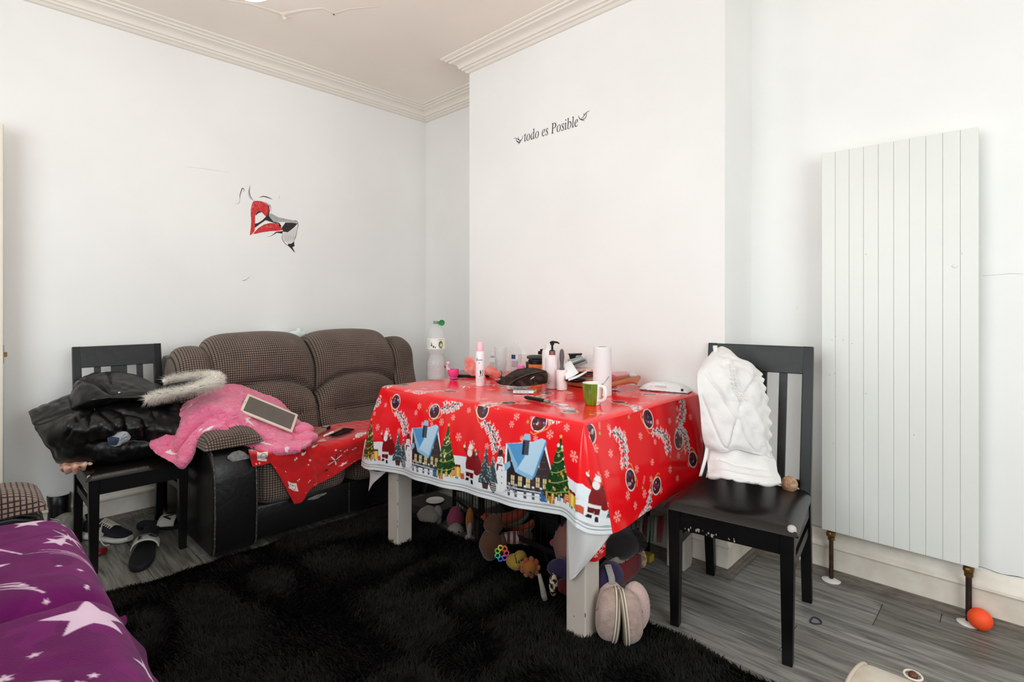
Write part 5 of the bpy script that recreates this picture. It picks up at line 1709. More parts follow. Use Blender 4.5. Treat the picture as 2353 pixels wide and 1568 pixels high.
# smocking and strap
b = MB()
for q in range(2):
    for k in range(26):
        f = k / 25
        p_ = P(1678 + 8 * q + 22 * f ** 2 * 1.3, 838 + 84 * f + 2 * math.sin(k * 2.2 + q), t=2.006 - .035 * f)
        b.ell(p_, (.0042, .0030, .0030), nu=6, nv=4)
o = obj('smocking', b.mesh('smocking', M_wcl, smooth=60), top_); o['kind'] = 'stuff'
rows = [[(1638, 795, 2.15), (1648, 795, 2.15)], [(1640, 815, 2.12), (1650, 815, 2.12)], [(1640, 845, 2.09), (1654, 845, 2.09)]]
X = csurf(np.array([[list(P(a, b2, t=tt)) for a, b2, tt in r] for r in rows]), 12, 4)
o = obj('strap', fast_grid('strap', X, M_wcl), top_); solidify(o, .004)
LOW = [[(1618, 1010, 2.06), (1655, 1015, 2.03), (1695, 1015, 2.02), (1738, 1030, 2.04), (1770, 1040, 2.07)],
       [(1622, 1035, 2.03), (1658, 1040, 1.99), (1698, 1040, 1.98), (1742, 1048, 2.01), (1776, 1062, 2.04)],
       [(1626, 1062, 2.00), (1662, 1066, 1.96), (1702, 1068, 1.95), (1746, 1072, 1.97), (1786, 1082, 2.00)],
       [(1628, 1085, 1.97), (1665, 1090, 1.92), (1704, 1095, 1.91), (1748, 1098, 1.93), (1794, 1098, 1.97)],
       [(1630, 1094, 1.95), (1668, 1098, 1.90), (1704, 1106, 1.885), (1748, 1112, 1.90), (1794, 1110, 1.95)],
       [(1634, 1094, 1.99), (1670, 1097, 1.96), (1706, 1104, 1.95), (1750, 1110, 1.96), (1792, 1109, 1.99)]]
def ex2(): return .002 * np.sin(C_ * 24) * np.clip((R_ - .5) * 2, 0, 1) + crease(.35, .2, .45, .8, .04, -.012) + crease(.6, .1, .65, .9, .05, .008) + .008 * vnoise(np.stack([C_ * 3, R_ * 3, 0 * R_], -1), 1.6, 3)
low_ = cloth_rows(LOW, 110, 140, .002, 21, M_wcl, 'white_muslin', .010, ex2)
tag(low_, 'crumpled white muslin cloth lying at the back of the chair seat', 'cloth')
for k, (x0, y0, x1, y1) in enumerate(((1624, 1010, 1606, 1095), (1632, 1030, 1622, 1098), (1640, 1040, 1636, 1090))):
    X = csurf(np.array([[list(P(x0, y0, t=2.02)), list(P(x0 + 7, y0, t=2.02))], [list(P((x0 + x1) / 2 + 2, (y0 + y1) / 2, t=1.99)), list(P((x0 + x1) / 2 + 10, (y0 + y1) / 2, t=1.99))], [list(P(x1, y1, t=1.985)), list(P(x1 + 7, y1, t=1.985))]]), 14, 4)
    o = obj('tie_ribbon', fast_grid('tie_ribbon', X, M_wcl), low_); solidify(o, .0015)
b = MB()
M_twine = mat('brown_patterned_ball', (150, 112, 84), .8, rgb2=(196, 164, 132), vscale=90, bump=.5, bscale=110)
cb_ = P(1814, 1110, t=2.07); cb_[2] = .492
b.ell(cb_, (.030, .030, .030), nu=26, nv=18); o = obj('toy_ball', b.mesh('toy_ball', M_twine, smooth=180))
tag(o, 'small brown marbled ball at the back right of the chair seat', 'ball')
# ------------------------------------------------------------------ lettering: text outlines laid on real surfaces
def math_text(s, style):
    up, lo = {'italic': (0x1D434, 0x1D44E), 'bold': (0x1D400, 0x1D41A), 'script': (0x1D4D0, 0x1D4EA)}[style]
    out = ''
    for ch in s:
        if ch == 'h' and style == 'italic': out += '\u210E'
        elif 'A' <= ch <= 'Z': out += chr(up + ord(ch) - 65)
        elif 'a' <= ch <= 'z': out += chr(lo + ord(ch) - 97)
        else: out += ch
    return out


def text_shape(s, style=None, embolden=0.0):
    """(verts (n,2) scaled so the text is 1 wide and centred, faces, aspect h/w)"""
    cu = bpy.data.curves.new('lettering', 'FONT')
    cu.body = math_text(s, style) if style else s
    cu.offset = embolden
    cu.resolution_u = 3
    o = bpy.data.objects.new('lettering', cu); COL.objects.link(o)
    bpy.context.view_layer.update()
    me = bpy.data.meshes.new_from_object(o.evaluated_get(bpy.context.evaluated_depsgraph_get()))
    v = np.array([(a.co.x, a.co.y) for a in me.vertices]); f = [tuple(p.vertices) for p in me.polygons]
    bpy.data.objects.remove(o); bpy.data.curves.remove(cu); bpy.data.meshes.remove(me)
    mn, mx = v.min(0), v.max(0)
    v = (v - (mn + mx) / 2) / (mx[0] - mn[0])
    return v, f, (mx[1] - mn[1]) / (mx[0] - mn[0])


def text_on(name, s, w, M, m, parent, style=None, emb=0.0, h=None, unslant=0.0):
    """M(u, v) -> world point; w width in metres"""
    v, f, asp = text_shape(s, style, emb)
    v = v.copy()
    if unslant: v[:, 0] -= unslant * v[:, 1]
    sy = w if h is None else h / asp
    b = MB(); b.add([M(a * w, c * sy) for a, c in v], f)
    return obj(name, b.mesh(name, m, fixn=False), parent)


TT = .7872


def Q(px, py, x=None, y=None, z=None, t=None):
    return P(px, py, x=x, y=y, z=z, t=None if t is None else t * .98)

FACE = math.atan2(-WV[1], -WV[0])          # direction towards the camera, for labels on round bodies


def cyl_map(c, r, z0, off=0.0, e=.0006):
    def M(u, v):
        ang = FACE + off + u / r
        return (c[0] + (r + e) * math.cos(ang), c[1] + (r + e) * math.sin(ang), z0 + v)
    return M


def cyl_patch(name, c, r, z0, u0, u1, v0, v1, m, parent, off=0.0, e=.0004, n=14):
    M = cyl_map(c, r, z0, off, e)
    b = MB()
    X = np.array([[M(u0 + (u1 - u0) * j / n, v) for j in range(n + 1)] for v in (v0, v1)])
    b.grid(X)
    return obj(name, b.mesh(name, m, smooth=60), parent)


M_ink = mat('black_ink', (18, 17, 18), .6)
M_greyink = mat('grey_ink', (150, 144, 146), .6)
M_pet = mat('clear_plastic', (226, 232, 230), .06, alpha=.22, spec=.7)
M_water = mat('water', (206, 208, 212), .02, alpha=.30, spec=.6)
M_green = mat('green_cap', (40, 140, 62), .4)
M_label = mat('white_film_label', (226, 230, 224), .5)
M_lime = mat('lime_print', (92, 146, 62), .5, rgb2=(60, 112, 44), vscale=60)
M_hot = mat('hot_pink_plastic', (240, 74, 142), .3, coat=.3)
M_ltpink = mat('pale_pink_plastic', (240, 196, 204), .35)
M_blush = mat('blush_bottle', (240, 226, 228), .32)
M_roseg = mat('rose_gold', (150, 100, 104), .3, metal=.7)
M_glassw = mat('drinking_glass', (226, 230, 228), .04, alpha=.26, spec=.8)

# big water bottle
p = Q(1002, 872, z=TT); R = .0475
wb = thing('water_bottle', 'large clear water bottle with open green flip cap, left end of the table', 'bottle', (p[0], p[1], TT))
pr = [(.030, .0), (.044, .004), (R, .018), (R, .034), (.0455, .050), (R, .070), (.0462, .090), (.042, .112), (.0330, .128), (.0330, .134), (.043, .152), (R, .162), (R, .225), (.0465, .240), (.040, .262), (.028, .284), (.0155, .296), (.0135, .300), (.0135, .312)]
obj('body', MB().lathe([(.0, .003)] + pr, p * [1, 1, 0] + [0, 0, TT], 40, caps=False).mesh('body', M_pet, smooth=60), wb)
wp_ = [(max(r - .0022, .001), z) for r, z in pr if z < .132]
obj('water', MB().lathe([(.0, .006)] + [(r, max(z, .006)) for r, z in wp_] + [(.0308, .1325)], p * [1, 1, 0] + [0, 0, TT], 36).mesh('water', M_water, smooth=60), wb)
b = MB()
for k in range(3): b.tube([(p[0] + (R - .0006) * math.cos(a), p[1] + (R - .0006) * math.sin(a), TT + .062 + .016 * k + .004 * math.sin(3 * a)) for a in np.linspace(0, 2 * math.pi, 40, endpoint=False)], .0013, n=6, closed=True)
o = obj('moulded_rib', b.mesh('moulded_rib', M_pet, smooth=60), wb); o['kind'] = 'stuff'
cc = (p[0], p[1])
cyl_patch('label', cc, R, TT, -.075, .075, .165, .222, M_label, wb, n=24)
M = cyl_map(cc, R, TT, 0, .0012)
cyl_patch('print', cc, R, TT, .024, .040, .172, .205, M_lime, wb, e=.0010)
b = MB(); X = np.array([[M(.032 + .013 * s_ * math.cos(q), .190 + .019 * s_ * math.sin(q)) for q in np.linspace(0, 2 * math.pi, 20)] for s_ in (.05, 1)]); b.grid(X); obj('lime', b.mesh('lime', M_lime), wb)
b = MB(); X = np.array([[cyl_map(cc, R, TT, 0, .0016)(.034 + .007 * s_ * math.cos(q), .186 + .009 * s_ * math.sin(q)) for q in np.linspace(0, 2 * math.pi, 16)] for s_ in (.05, 1)]); b.grid(X); obj('lime_slice', b.mesh('lime_slice', mat('pale_lime', (190, 214, 160), .5)), wb)
for u0, v0, w_, h_ in ((-.010, .172, .006, .012), (-.020, .180, .006, .012), (-.020, .194, .005, .004), (.001, .170, .004, .010)): cyl_patch('print', cc, R, TT, u0, u0 + w_, v0, v0 + h_, M_ink, wb, e=.0010, n=3)
for k in range(8): cyl_patch('text_line', cc, R, TT, -.044, -.044 + .014 + .006 * (k % 3), .172 + .006 * k, .1735 + .006 * k, M_greyink, wb, e=.0010, n=4)
cyl_patch('text_line', cc, R, TT, .016, .042, .214, .2165, M_greyink, wb, e=.0010); cyl_patch('text_line', cc, R, TT, .026, .040, .1685, .1705, M_ink, wb, e=.0010)
obj('neck_ring', MB().lathe([(.0135, .298), (.0165, .299), (.0165, .303), (.0138, .304), (.0150, .306), (.0150, .313), (.0138, .313)], p * [1, 1, 0] + [0, 0, TT], 24, caps=False).mesh('neck_ring', mat('grey_green_collar', (130, 160, 140), .4), smooth=40), wb)
cp = Q(1015, 742, t=2.84); nrm = Vector(-WV + RV * .15).normalized()
q = nrm.to_track_quat('Z', 'Y').to_matrix()
obj('cap', MB().lathe([(.0, -.004), (.0150, -.004), (.0155, .010), (.0140, .010), (.0135, -.001), (.0, -.001)], tuple(cp), 26, rot=q).mesh('cap', M_green, smooth=35), wb)
b = MB(); b.tube([(p[0] + RV[0] * .014, p[1] + RV[1] * .014, TT + .306), tuple(Q(1008, 748, t=2.84))], .002, n=6); obj('cap_tether', b.mesh('cap_tether', M_green), wb)

# pink bird cup with a small black beak
p = Q(1042, 871, z=TT); c3 = (p[0], p[1], TT)
bc = thing('bird_cup', 'small hot pink bird-shaped cup with black beak beside the big water bottle', 'cup', c3)
obj('bowl', MB().lathe([(.0, .003), (.020, .0), (.022, .002), (.022, .006), (.017, .010), (.026, .020), (.0315, .036), (.031, .052), (.029, .052), (.0285, .036), (.022, .020), (.0, .014)], c3, 30, caps=False).mesh('bowl', M_hot, smooth=50), bc)
nk = [np.array(c3) + RV * a + np.array([0, 0, z_]) for a, z_ in ((-.024, .044), (-.034, .056), (-.036, .070), (-.030, .084))]
obj('neck', MB().tube(nk, [.011, .009, .008, .007], n=12).ell(tuple(nk[-1]), (.011, .011, .011), nu=14, nv=9).mesh('neck', M_ltpink, smooth=70), bc)
bk = np.array(c3) + RV * -.034 + np.array([0, 0, .066])
obj('beak', MB().tube([bk, bk - RV * .012 - UV3 * .003, bk - RV * .018 + UV3 * .010], [.006, .006, .001], n=8).mesh('beak', M_ink, smooth=60), bc)

# flat black tablet lying at the back, seen edge-on
a, b_ = Q(1053, 866, z=TT), Q(1150, 870, z=TT)
lt = thing('closed_laptop', 'thin grey laptop lying closed at the back left of the table', 'laptop', tuple((a + b_) / 2))
ctr = np.array([(-2.13 + -1.90) / 2, 2.02, TT])
ctr = (a + b_) / 2 + WV * .105; wid = np.linalg.norm(b_ - a)
Bm = Matrix((Vector(RV), Vector(WV), Vector((0, 0, 1)))).transposed()
obj('base', MB().box(tuple(ctr + UV3 * .0065), (wid, .20, .012), Bm).mesh('base', M_black, bevel=.002), lt)
obj('lid', MB().box(tuple(ctr + UV3 * .0155), (wid * .98, .20, .006), Bm).mesh('lid', mat('grey_aluminium', (132, 132, 126), .35, metal=.6), bevel=.002), lt)

# coral net puff
M_net = mat('coral_mesh', (250, 122, 112), .8, alpha=.5, rgb2=(250, 170, 158), vscale=18)
p = Q(1112, 872, z=TT + .04)
npf = thing('net_bow', 'coral pink crumpled net bow behind the deodorant can', 'net', tuple(p))
rg = random.Random(6)
for k, (px, py, tt, r) in enumerate(((1086, 848, 2.90, (.036, .03, .034)), (1128, 855, 2.90, (.042, .035, .028)), (1104, 862, 2.84, (.05, .03, .020)), (1140, 861, 2.84, (.028, .03, .020)), (1080, 832, 2.92, (.018, .012, .020)))):
    b = MB(); b.ell(Q(px, py, t=tt), r, rot=Bm @ Matrix.Rotation(.5 * k, 3, 'Y'), nu=44, nv=26, nz=.012 if k < 4 else .006, ns=60, seed=k)
    o = obj('net_loop', b.mesh('net_loop', M_net, smooth=25), npf)
X = csurf(np.array([[list(Q(1066, 833, t=2.93)), list(Q(1074, 820, t=2.93)), list(Q(1088, 822, t=2.93))], [list(Q(1072, 850, t=2.90)), list(Q(1084, 842, t=2.90)), list(Q(1096, 845, t=2.90))]]), 10, 16)
o = obj('net_end', fast_grid('net_end', X, M_net), npf); solidify(o, .0008)

# deodorant can
p = Q(1103, 887, z=TT); c3 = (p[0], p[1], TT); r_ = .0215
de = thing('deodorant_can', 'slim white deodorant can with pale pink domed cap at the table front left', 'can', c3)
obj('body', MB().lathe([(.0, .001), (.020, .0), (r_, .003), (r_, .166), (.0195, .171)], c3, 32).mesh('body', mat('white_can', (240, 236, 238), .3), smooth=40), de)
obj('cap', MB().lathe([(.0190, .170), (.0192, .174), (.0188, .190), (.0165, .206), (.0115, .216), (.0, .2195)], c3, 32).mesh('cap', M_ltpink, smooth=60), de)
text_on('lettering', 'Dove', .034, cyl_map(c3, r_, TT + .132, -.20), M_ink, de, 'script', h=.012)
M = cyl_map(c3, r_, TT + .114, -.15); b = MB(); b.add([M(a, v) for a, v in ((-.004, .000), (.001, .003), (.006, .003), (.002, -.001), (-.001, -.003))], [(0, 1, 2, 3, 4)]); obj('bird_mark', b.mesh('bird_mark', M_greyink), de)
M = cyl_map(c3, r_, TT + .060, .20)
b = MB(); b.add([M(a, v) for a, v in ((-.004, .018), (.000, .020), (.002, .010), (.008, .016), (.009, .019), (.013, .019), (.012, .004), (.009, -.008), (.002, -.014), (-.008, -.013), (-.007, -.010), (-.002, -.008))], [tuple(range(12))])
obj('flower_mark', b.mesh('flower_mark', M_ink), de)
b = MB(); b.add([M(a, v) for a, v in ((.002, -.005), (.004, .003), (.007, -.001), (.005, -.008))], [(0, 1, 2, 3)]); 
o = obj('flower_centre', MB().add([cyl_map(c3, r_, TT + .060, .20, .0010)(a, v) for a, v in ((.001, -.006), (.003, .003), (.007, -.001), (.005, -.008))], [(0, 1, 2, 3)]).mesh('flower_centre', M_white), de)
for k in range(3): cyl_patch('text_line', c3, r_, TT, -.012, .010, .022 + .008 * k, .0228 + .008 * k, M_greyink, de, e=.0006, n=6)

# perfume, tumbler, small water bottle, tubs: the row at the back
p = Q(1130, 866, z=TT); c3 = (p[0] + WV[0] * .08, p[1] + WV[1] * .08, TT)
pf = thing('perfume_bottle', 'square clear perfume bottle between the coral net and the glass tumbler', 'bottle', c3)
obj('glass', MB().box((c3[0], c3[1], TT + .050), (.036, .026, .098), Bm).mesh('glass', M_glassw, bevel=.003), pf)
obj('perfume', MB().box((c3[0], c3[1], TT + .040), (.026, .016, .068), Bm).mesh('perfume', mat('pale_perfume', (238, 214, 204), .1, trans=.7, ior=1.3), bevel=.002), pf)
obj('collar', MB().lathe([(.010, .099), (.010, .108)], c3, 16).mesh('collar', M_greyink), pf)
obj('cap', MB().lathe([(.0095, .108), (.0095, .132), (.0, .133)], c3, 16).mesh('cap', M_glassw, smooth=40), pf)
p = Q(1150, 860, z=TT); c3 = (p[0], p[1], TT)
tu = thing('tumbler', 'tall cut glass tumbler standing empty beside the small water bottle', 'glass', c3)
ob = [(.0, .002), (.026, .0), (.030, .004), (.0335, .080), (.0375, .156), (.0360, .156), (.0320, .080), (.0285, .014), (.0, .012)]
obj('glass', MB().lathe(ob, c3, 36, caps=False).mesh('glass', M_glassw, smooth=50), tu)
for k in range(10):
    a = k * math.pi / 5
    b = MB()
    for s_ in (-1, 1):
        pts = [(c3[0] + (.0308 + .0042 * f * 1.0) * math.cos(a + s_ * .3 * (1 - f)), c3[1] + (.0308 + .0042 * f) * math.sin(a + s_ * .3 * (1 - f)), TT + .006 + .075 * f) for f in np.linspace(0, 1, 6)]
        b.tube(pts, .0011, n=5)
    obj('cut_line', b.mesh('cut_line', M_glassw, smooth=60), tu)
p = Q(1186, 862, z=TT); c3 = (p[0], p[1], TT); r_ = .032
sb = thing('small_water_bottle', 'small clear open water bottle with blue and white label at the table back', 'bottle', c3)
obj('body', MB().lathe([(.0, .003), (.026, .0), (r_, .006), (r_, .124), (.030, .140), (.022, .158), (.0125, .168), (.0115, .182), (.0125, .183), (.0125, .186), (.011, .186)], c3, 32, caps=False).mesh('body', M_pet, smooth=50), sb)
cyl_patch('label', c3, r_, TT, -.032, .046, .070, .122, mat('clear_label', (224, 226, 228), .4, alpha=.6), sb, n=20)
cyl_patch('blue_panel', c3, r_, TT, -.030, -.004, .094, .118, mat('navy_print', (38, 56, 112), .5), sb, e=.0009)
cyl_patch('white_panel', c3, r_, TT, -.003, .010, .095, .116, M_white, sb, e=.0009)
for k in range(6): cyl_patch('text_line', c3, r_, TT, -.030 + .004 * (k % 2), .010, .050 + .006 * k, .0524 + .006 * k, mat('plum_print', (128, 84, 132), .5) if k < 1 else bpy.data.materials['plum_print'], sb, e=.0009, n=6)
p = Q(1197, 872, z=TT); c3 = (p[0], p[1], TT)
pj = thing('cream_jar', 'little jar with bright pink lid behind the brown pouch', 'jar', c3)
obj('jar', MB().lathe([(.0, .001), (.022, .0), (.022, .050), (.019, .054)], c3, 24).mesh('jar', M_white, smooth=40), pj)
obj('lid', MB().lathe([(.0205, .054), (.0205, .072), (.014, .076), (.0, .076)], c3, 24).mesh('lid', mat('candy_pink', (240, 120, 200), .35), smooth=40), pj)
p = Q(1218, 868, z=TT); c3 = (p[0], p[1], TT)
bj = thing('dark_jar', 'small dark brown screw-top jar left of the orange tub', 'jar', c3)
obj('jar', MB().lathe([(.0, .001), (.026, .0), (.028, .006), (.028, .052), (.022, .060)], c3, 26).mesh('jar', mat('dark_amber', (30, 18, 14), .2), smooth=40), bj)
obj('lid', MB().lathe([(.024, .060), (.024, .086), (.022, .088), (.0, .088)], c3, 26).mesh('lid', mat('khaki_lid', (70, 64, 50), .4), smooth=40), bj)
p = P(1234, 840, t=2.86); c3 = (p[0], p[1], TT); r_ = .045
ot = thing('orange_tub', 'round orange and yellow tub with wide black lid near the wall', 'tub', c3)
obj('tub', MB().lathe([(.0, .001), (.042, .0), (r_, .006), (r_, .088)], c3, 34).mesh('tub', mat('amber_tub', (226, 146, 70), .3, rgb2=(214, 110, 60), vscale=22), smooth=40), ot)
obj('lid', MB().lathe([(.0475, .086), (.0475, .106), (.044, .108), (.0, .108)], c3, 34).mesh('lid', M_black, smooth=40), ot)
M_yel = mat('yellow_print', (240, 200, 60), .5); M_pk2 = mat('coral_print', (214, 92, 82), .5)
for u, v, r2, mm in ((-.03, .052, .012, mat('mustard_print', (206, 140, 20), .5)), (-.012, .046, .010, M_yel), (.008, .060, .010, M_pk2), (.026, .054, .011, M_yel)):
    M = cyl_map(c3, r_, TT, 0, .0008); b = MB(); X = np.array([[M(u + r2 * s_ * math.cos(q), v + r2 * s_ * math.sin(q)) for q in np.linspace(0, 2 * math.pi, 14)] for s_ in (.05, 1)]); b.grid(X); obj('fruit_print', b.mesh('fruit_print', mm), ot)
q = Vector((c3[0], c3[1], TT + .108))
hb_ = thing('hair_brush', 'grey paddle hairbrush lying across the black lid of the orange tub', 'brush', tuple(q))
obj('handle', MB().tube([q + Vector(RV) * a + Vector((0, 0, .0125)) for a in np.linspace(-.055, .05, 9)], [.006, .011, .012, .0125, .0125, .0125, .012, .011, .008], n=14).mesh('handle', mat('grey_rubber', (74, 74, 74), .5), smooth=60), hb_)
q2 = q + Vector(RV) * .026 + Vector(WV) * .018 + Vector((0, 0, .0255))
cl_ = thing('hair_clip', 'black plastic hair clip lying on top of the grey brush', 'clip', tuple(q2))
obj('jaw', MB().box(q2 + Vector((0, 0, .009)), (.040, .024, .018), Bm).mesh('jaw', M_black, bevel=.004), cl_); obj('grip', MB().box(q2 + Vector(RV) * .004 + Vector((0, 0, .022)), (.026, .020, .014), Bm).mesh('grip', M_black, bevel=.004), cl_)
# white boxes and headphones between bottle and tubs
p = Q(1212, 858, z=TT) + WV * .06; c3 = (p[0], p[1], TT)
wbx = thing('white_box', 'white carton at the back wall behind the pink-lidded jar', 'box', c3)
obj('carton', MB().box((c3[0], c3[1], TT + .056), (.105, .055, .110), Bm).mesh('carton', M_white, bevel=.002), wbx)
obj('sticker', MB().box(tuple(np.array(c3) + RV * .036 - WV * .0283 + UV3 * .096), (.020, .001, .008), Bm).mesh('sticker', mat('tan_sticker', (176, 128, 60), .5)), wbx)
p = P(1209, 850, t=2.84); p[2] = TT + .012
b = MB(); b.tube([p + RV * .026 * math.cos(a) + UV3 * (.008 + .036 * math.sin(a)) for a in np.linspace(0, math.pi, 16)], .006, n=10)
hp = thing('headband', 'white hoop headband standing in front of the white carton', 'headband', tuple(p))
obj('hoop', b.mesh('hoop', M_white, smooth=60), hp)
b = MB(); b.tube([p + RV * .031 * math.cos(a) + UV3 * (.008 + .042 * math.sin(a)) for a in np.linspace(.6, math.pi - .6, 12)], .002, n=6); obj('dark_edge', b.mesh('dark_edge', M_greyink, smooth=60), hp)

# brown patterned pouch
M_pouch = mat('brown_monogram_canvas', (34, 20, 15), .75, spec=.15, rgb2=(62, 44, 35), vscale=40, lo=.45, hi=.55, bump=.1, bscale=80)
M_dleath = mat('dark_brown_leather', (30, 22, 20), .4)
pp = [[(1140, 878, 2.48), (1160, 866, 2.55), (1190, 850, 2.62), (1222, 846, 2.66), (1256, 852, 2.66)], [(1142, 880, 2.46), (1165, 872, 2.47), (1195, 858, 2.50), (1225, 858, 2.52), (1258, 864, 2.54)],
      [(1148, 883, 2.455), (1170, 882, 2.445), (1198, 872, 2.45), (1228, 872, 2.46), (1258, 874, 2.50)], [(1158, 885.5, 2.455), (1176, 887, 2.44), (1200, 887.5, 2.43), (1228, 886, 2.445), (1256, 881, 2.49)]]
Xp_ = csurf(np.array([[list(Q(a, b2, t=tt)) for a, b2, tt in r] for r in pp]), 44, 60)
Xp_[..., 2] = np.maximum(Xp_[..., 2], TT + .001)
n_ = gnormals(Xp_); n_ *= np.sign((n_ * (C0 - Xp_)).sum(-1).mean())
Xp_ = Xp_ + n_ * (.003 * vnoise(Xp_, 22, 3))[..., None]; Xp_[..., 2] = np.maximum(Xp_[..., 2], TT + .001)
po = thing('toiletry_pouch', 'brown patterned soft pouch slumped in the middle of the table', 'pouch', tuple(Q(1200, 885, z=TT)))
o = obj('body', fast_grid('body', Xp_, M_pouch), po); solidify(o, .004)
b = MB(); b.tube(crom(np.array([list(Q(*q[:2], t=q[2])) for q in ((1168, 886, 2.428), (1184, 874, 2.436), (1208, 864, 2.468), (1232, 857, 2.50), (1254, 854, 2.53))]), 20), .0075, n=8, squash=.5); obj('zip_band', b.mesh('zip_band', M_dleath, smooth=60), po)
b = MB(); b.bar(Q(1219, 872, t=2.435), Q(1228, 866, t=2.445), .004, .004); obj('zip_pull', b.mesh('zip_pull', mat('bright_steel', (224, 222, 218), .2, metal=.8), bevel=.001), po)
b = MB(); b.tube(crom(np.array([list(Q(*q[:2], t=q[2])) for q in ((1196, 852, 2.58), (1206, 854, 2.56), (1216, 860, 2.51), (1220, 868, 2.465))]), 12), .006, n=8, squash=.4); obj('trim_band', b.mesh('trim_band', M_dleath, smooth=60), po)
# black and white cards peeping out left of the pouch
for k, (px, py, m_) in enumerate(((1143, 869, M_ink), (1141, 874, M_white))):
    q = Q(px + 6, py, z=TT)
    o = obj('card', MB().box(tuple(q + UV3 * (.003 + .001)), (.045, .05, .003), Bm).mesh('card', m_, bevel=.0008)); tag(o, ('flat black card' if k == 0 else 'flat white card') + ' sticking out behind the brown pouch', 'card')

# two white boxes of tablets in front of the pouch
for k, (px, py, rz, lb) in enumerate(((1188, 899, .10, 'white medicine packet touching the brown pouch'), (1203, 908, -.06, 'white medicine packet nearer the table front, by the knife'))):
    q = Q(px, py - 5, z=TT)
    Bz = Matrix.Rotation(rz, 3, 'Z') @ Bm
    o = thing('medicine_packet', lb, 'packet', tuple(q), 'white medicine packets')
    obj('carton', MB().box(tuple(q + UV3 * .0075), (.092, .050, .013), Bz).mesh('carton', M_white, bevel=.001), o)
    for s_ in range(4):
        v = Bz @ Vector((-.03 + .016 * s_, -.0255, .0075)); obj('print', MB().box(Vector(q) + v, (.011, .0006, .003), Bz).mesh('print', M_greyink), o)
    v = Bz @ Vector((-.012, .002, .0144)); obj('print', MB().box(Vector(q) + v, (.045, .016, .0006), Bz).mesh('print', M_greyink), o)
    v = Bz @ Vector((.052, 0, .010)); obj('open_flap', MB().box(Vector(q) + v, (.014, .044, .001), Bz @ Matrix.Rotation(-.4, 3, 'Y')).mesh('open_flap', M_white), o)
b = MB(); q = Q(1072, 892, z=TT)
X = csurf(np.array([[list(q - RV * .02 + UV3 * .002), list(q - RV * .004 + UV3 * .010), list(q + RV * .016 + UV3 * .004)], [list(q - RV * .012 - WV * .02 + UV3 * .002), list(q + WV * -.016 + UV3 * .014), list(q + RV * .018 - WV * .02 + UV3 * .002)]]), 8, 10)
o = obj('tissue_scrap', fast_grid('tissue_scrap', X, M_white)); solidify(o, .0008); tag(o, 'torn white tissue scrap left of the deodorant can', 'tissue')

# knife with black handle
k0, k1, k2 = Q(1207, 913, z=TT + .010), Q(1262, 923, z=TT + .010), Q(1306, 932, z=TT + .004)
kn = thing('knife', 'kitchen knife with black handle lying in front of the packets', 'knife', tuple(k1))
b = MB(); b.tube([k0, k0 + (k1 - k0) * .1, k0 + (k1 - k0) * .5, k0 + (k1 - k0) * .85], [.007, .0105, .0095, .0095], n=14, squash=.75); obj('handle', b.mesh('handle', M_black, smooth=60), kn)
b = MB(); b.tube([k0 + (k1 - k0) * .84, k1], [.010, .010], n=14, squash=.75); obj('bolster', b.mesh('bolster', mat('satin_steel', (176, 174, 172), .3, metal=.9), smooth=40), kn)
d = Vector(k2 - k1).normalized(); sv = Vector((0, 0, 1)).cross(d)
A = Vector(k1) - Vector((0, 0, .006)); Bq = Vector(k2)
b = MB(); b.prism([A + sv * .010, A - sv * .010, A.lerp(Bq, .6) - sv * .010, Bq], (0, 0, 0), (0, 0, .0016)); obj('blade', b.mesh('blade', mat('blade_steel', (200, 200, 200), .22, metal=1.0)), kn)

# pale pink pump bottle, the white bottle behind it, and the lint roller
p = Q(1269, 892, z=TT); c3 = (p[0], p[1], TT); r_ = .0335
pb_ = thing('pump_bottle', 'pale pink lotion bottle with black pump in the middle of the table', 'bottle', c3)
obj('body', MB().lathe([(.0, .001), (.030, .0), (r_, .005), (r_, .136), (.031, .148), (.022, .156), (.0135, .160)], c3, 36).mesh('body', M_blush, smooth=50), pb_)
obj('collar', MB().lathe([(.0135, .159), (.0150, .160), (.0150, .178), (.0130, .179)], c3, 24).mesh('collar', M_roseg, smooth=40), pb_)
obj('pump', MB().lathe([(.012, .178), (.012, .182), (.005, .183), (.005, .206), (.0095, .207), (.0095, .219), (.006, .222), (.0, .222)], c3, 20).tube([np.array(c3) + UV3 * .218 - RV * .012, np.array(c3) + UV3 * .221, np.array(c3) + UV3 * .219 + RV * .024, np.array(c3) + UV3 * .213 + RV * .034], [.003, .006, .0045, .003], n=10).mesh('pump', M_black, smooth=40), pb_)
M = cyl_map(c3, r_, TT + .085, .0)
b = MB(); b.tube([M(.013 * math.cos(a), .013 * math.sin(a)) for a in np.linspace(0, 2 * math.pi, 24, endpoint=False)], .0004, n=4, closed=True); obj('ring_print', b.mesh('ring_print', mat('faint_pink_print', (222, 200, 206), .5)), pb_)
for k in range(2): cyl_patch('text_line', c3, r_, TT, -.026, -.012 + .006 * k, .026 + .009 * k, .0275 + .009 * k, M_ink if k == 0 else M_greyink, pb_, e=.0007, n=5)
p2_ = Q(1262, 884, z=TT) + WV * .05; c3 = (p2_[0], p2_[1], TT)
wb2 = thing('shampoo_bottle', 'plain white capped bottle right behind the pink pump bottle', 'bottle', c3)
obj('body', MB().lathe([(.0, .001), (.031, .0), (.033, .005), (.033, .160), (.029, .172)], c3, 30).mesh('body', M_white, smooth=50), wb2)
obj('cap', MB().lathe([(.020, .172), (.020, .198), (.018, .200), (.0, .200)], c3, 24).mesh('cap', mat('white_cap', (232, 228, 226), .4), smooth=40), wb2)
p = Q(1291, 896, z=TT); c3 = (p[0], p[1], TT)
lr = thing('lint_roller', 'lint roller standing upright with dark grey handle on a white roll', 'roller', c3)
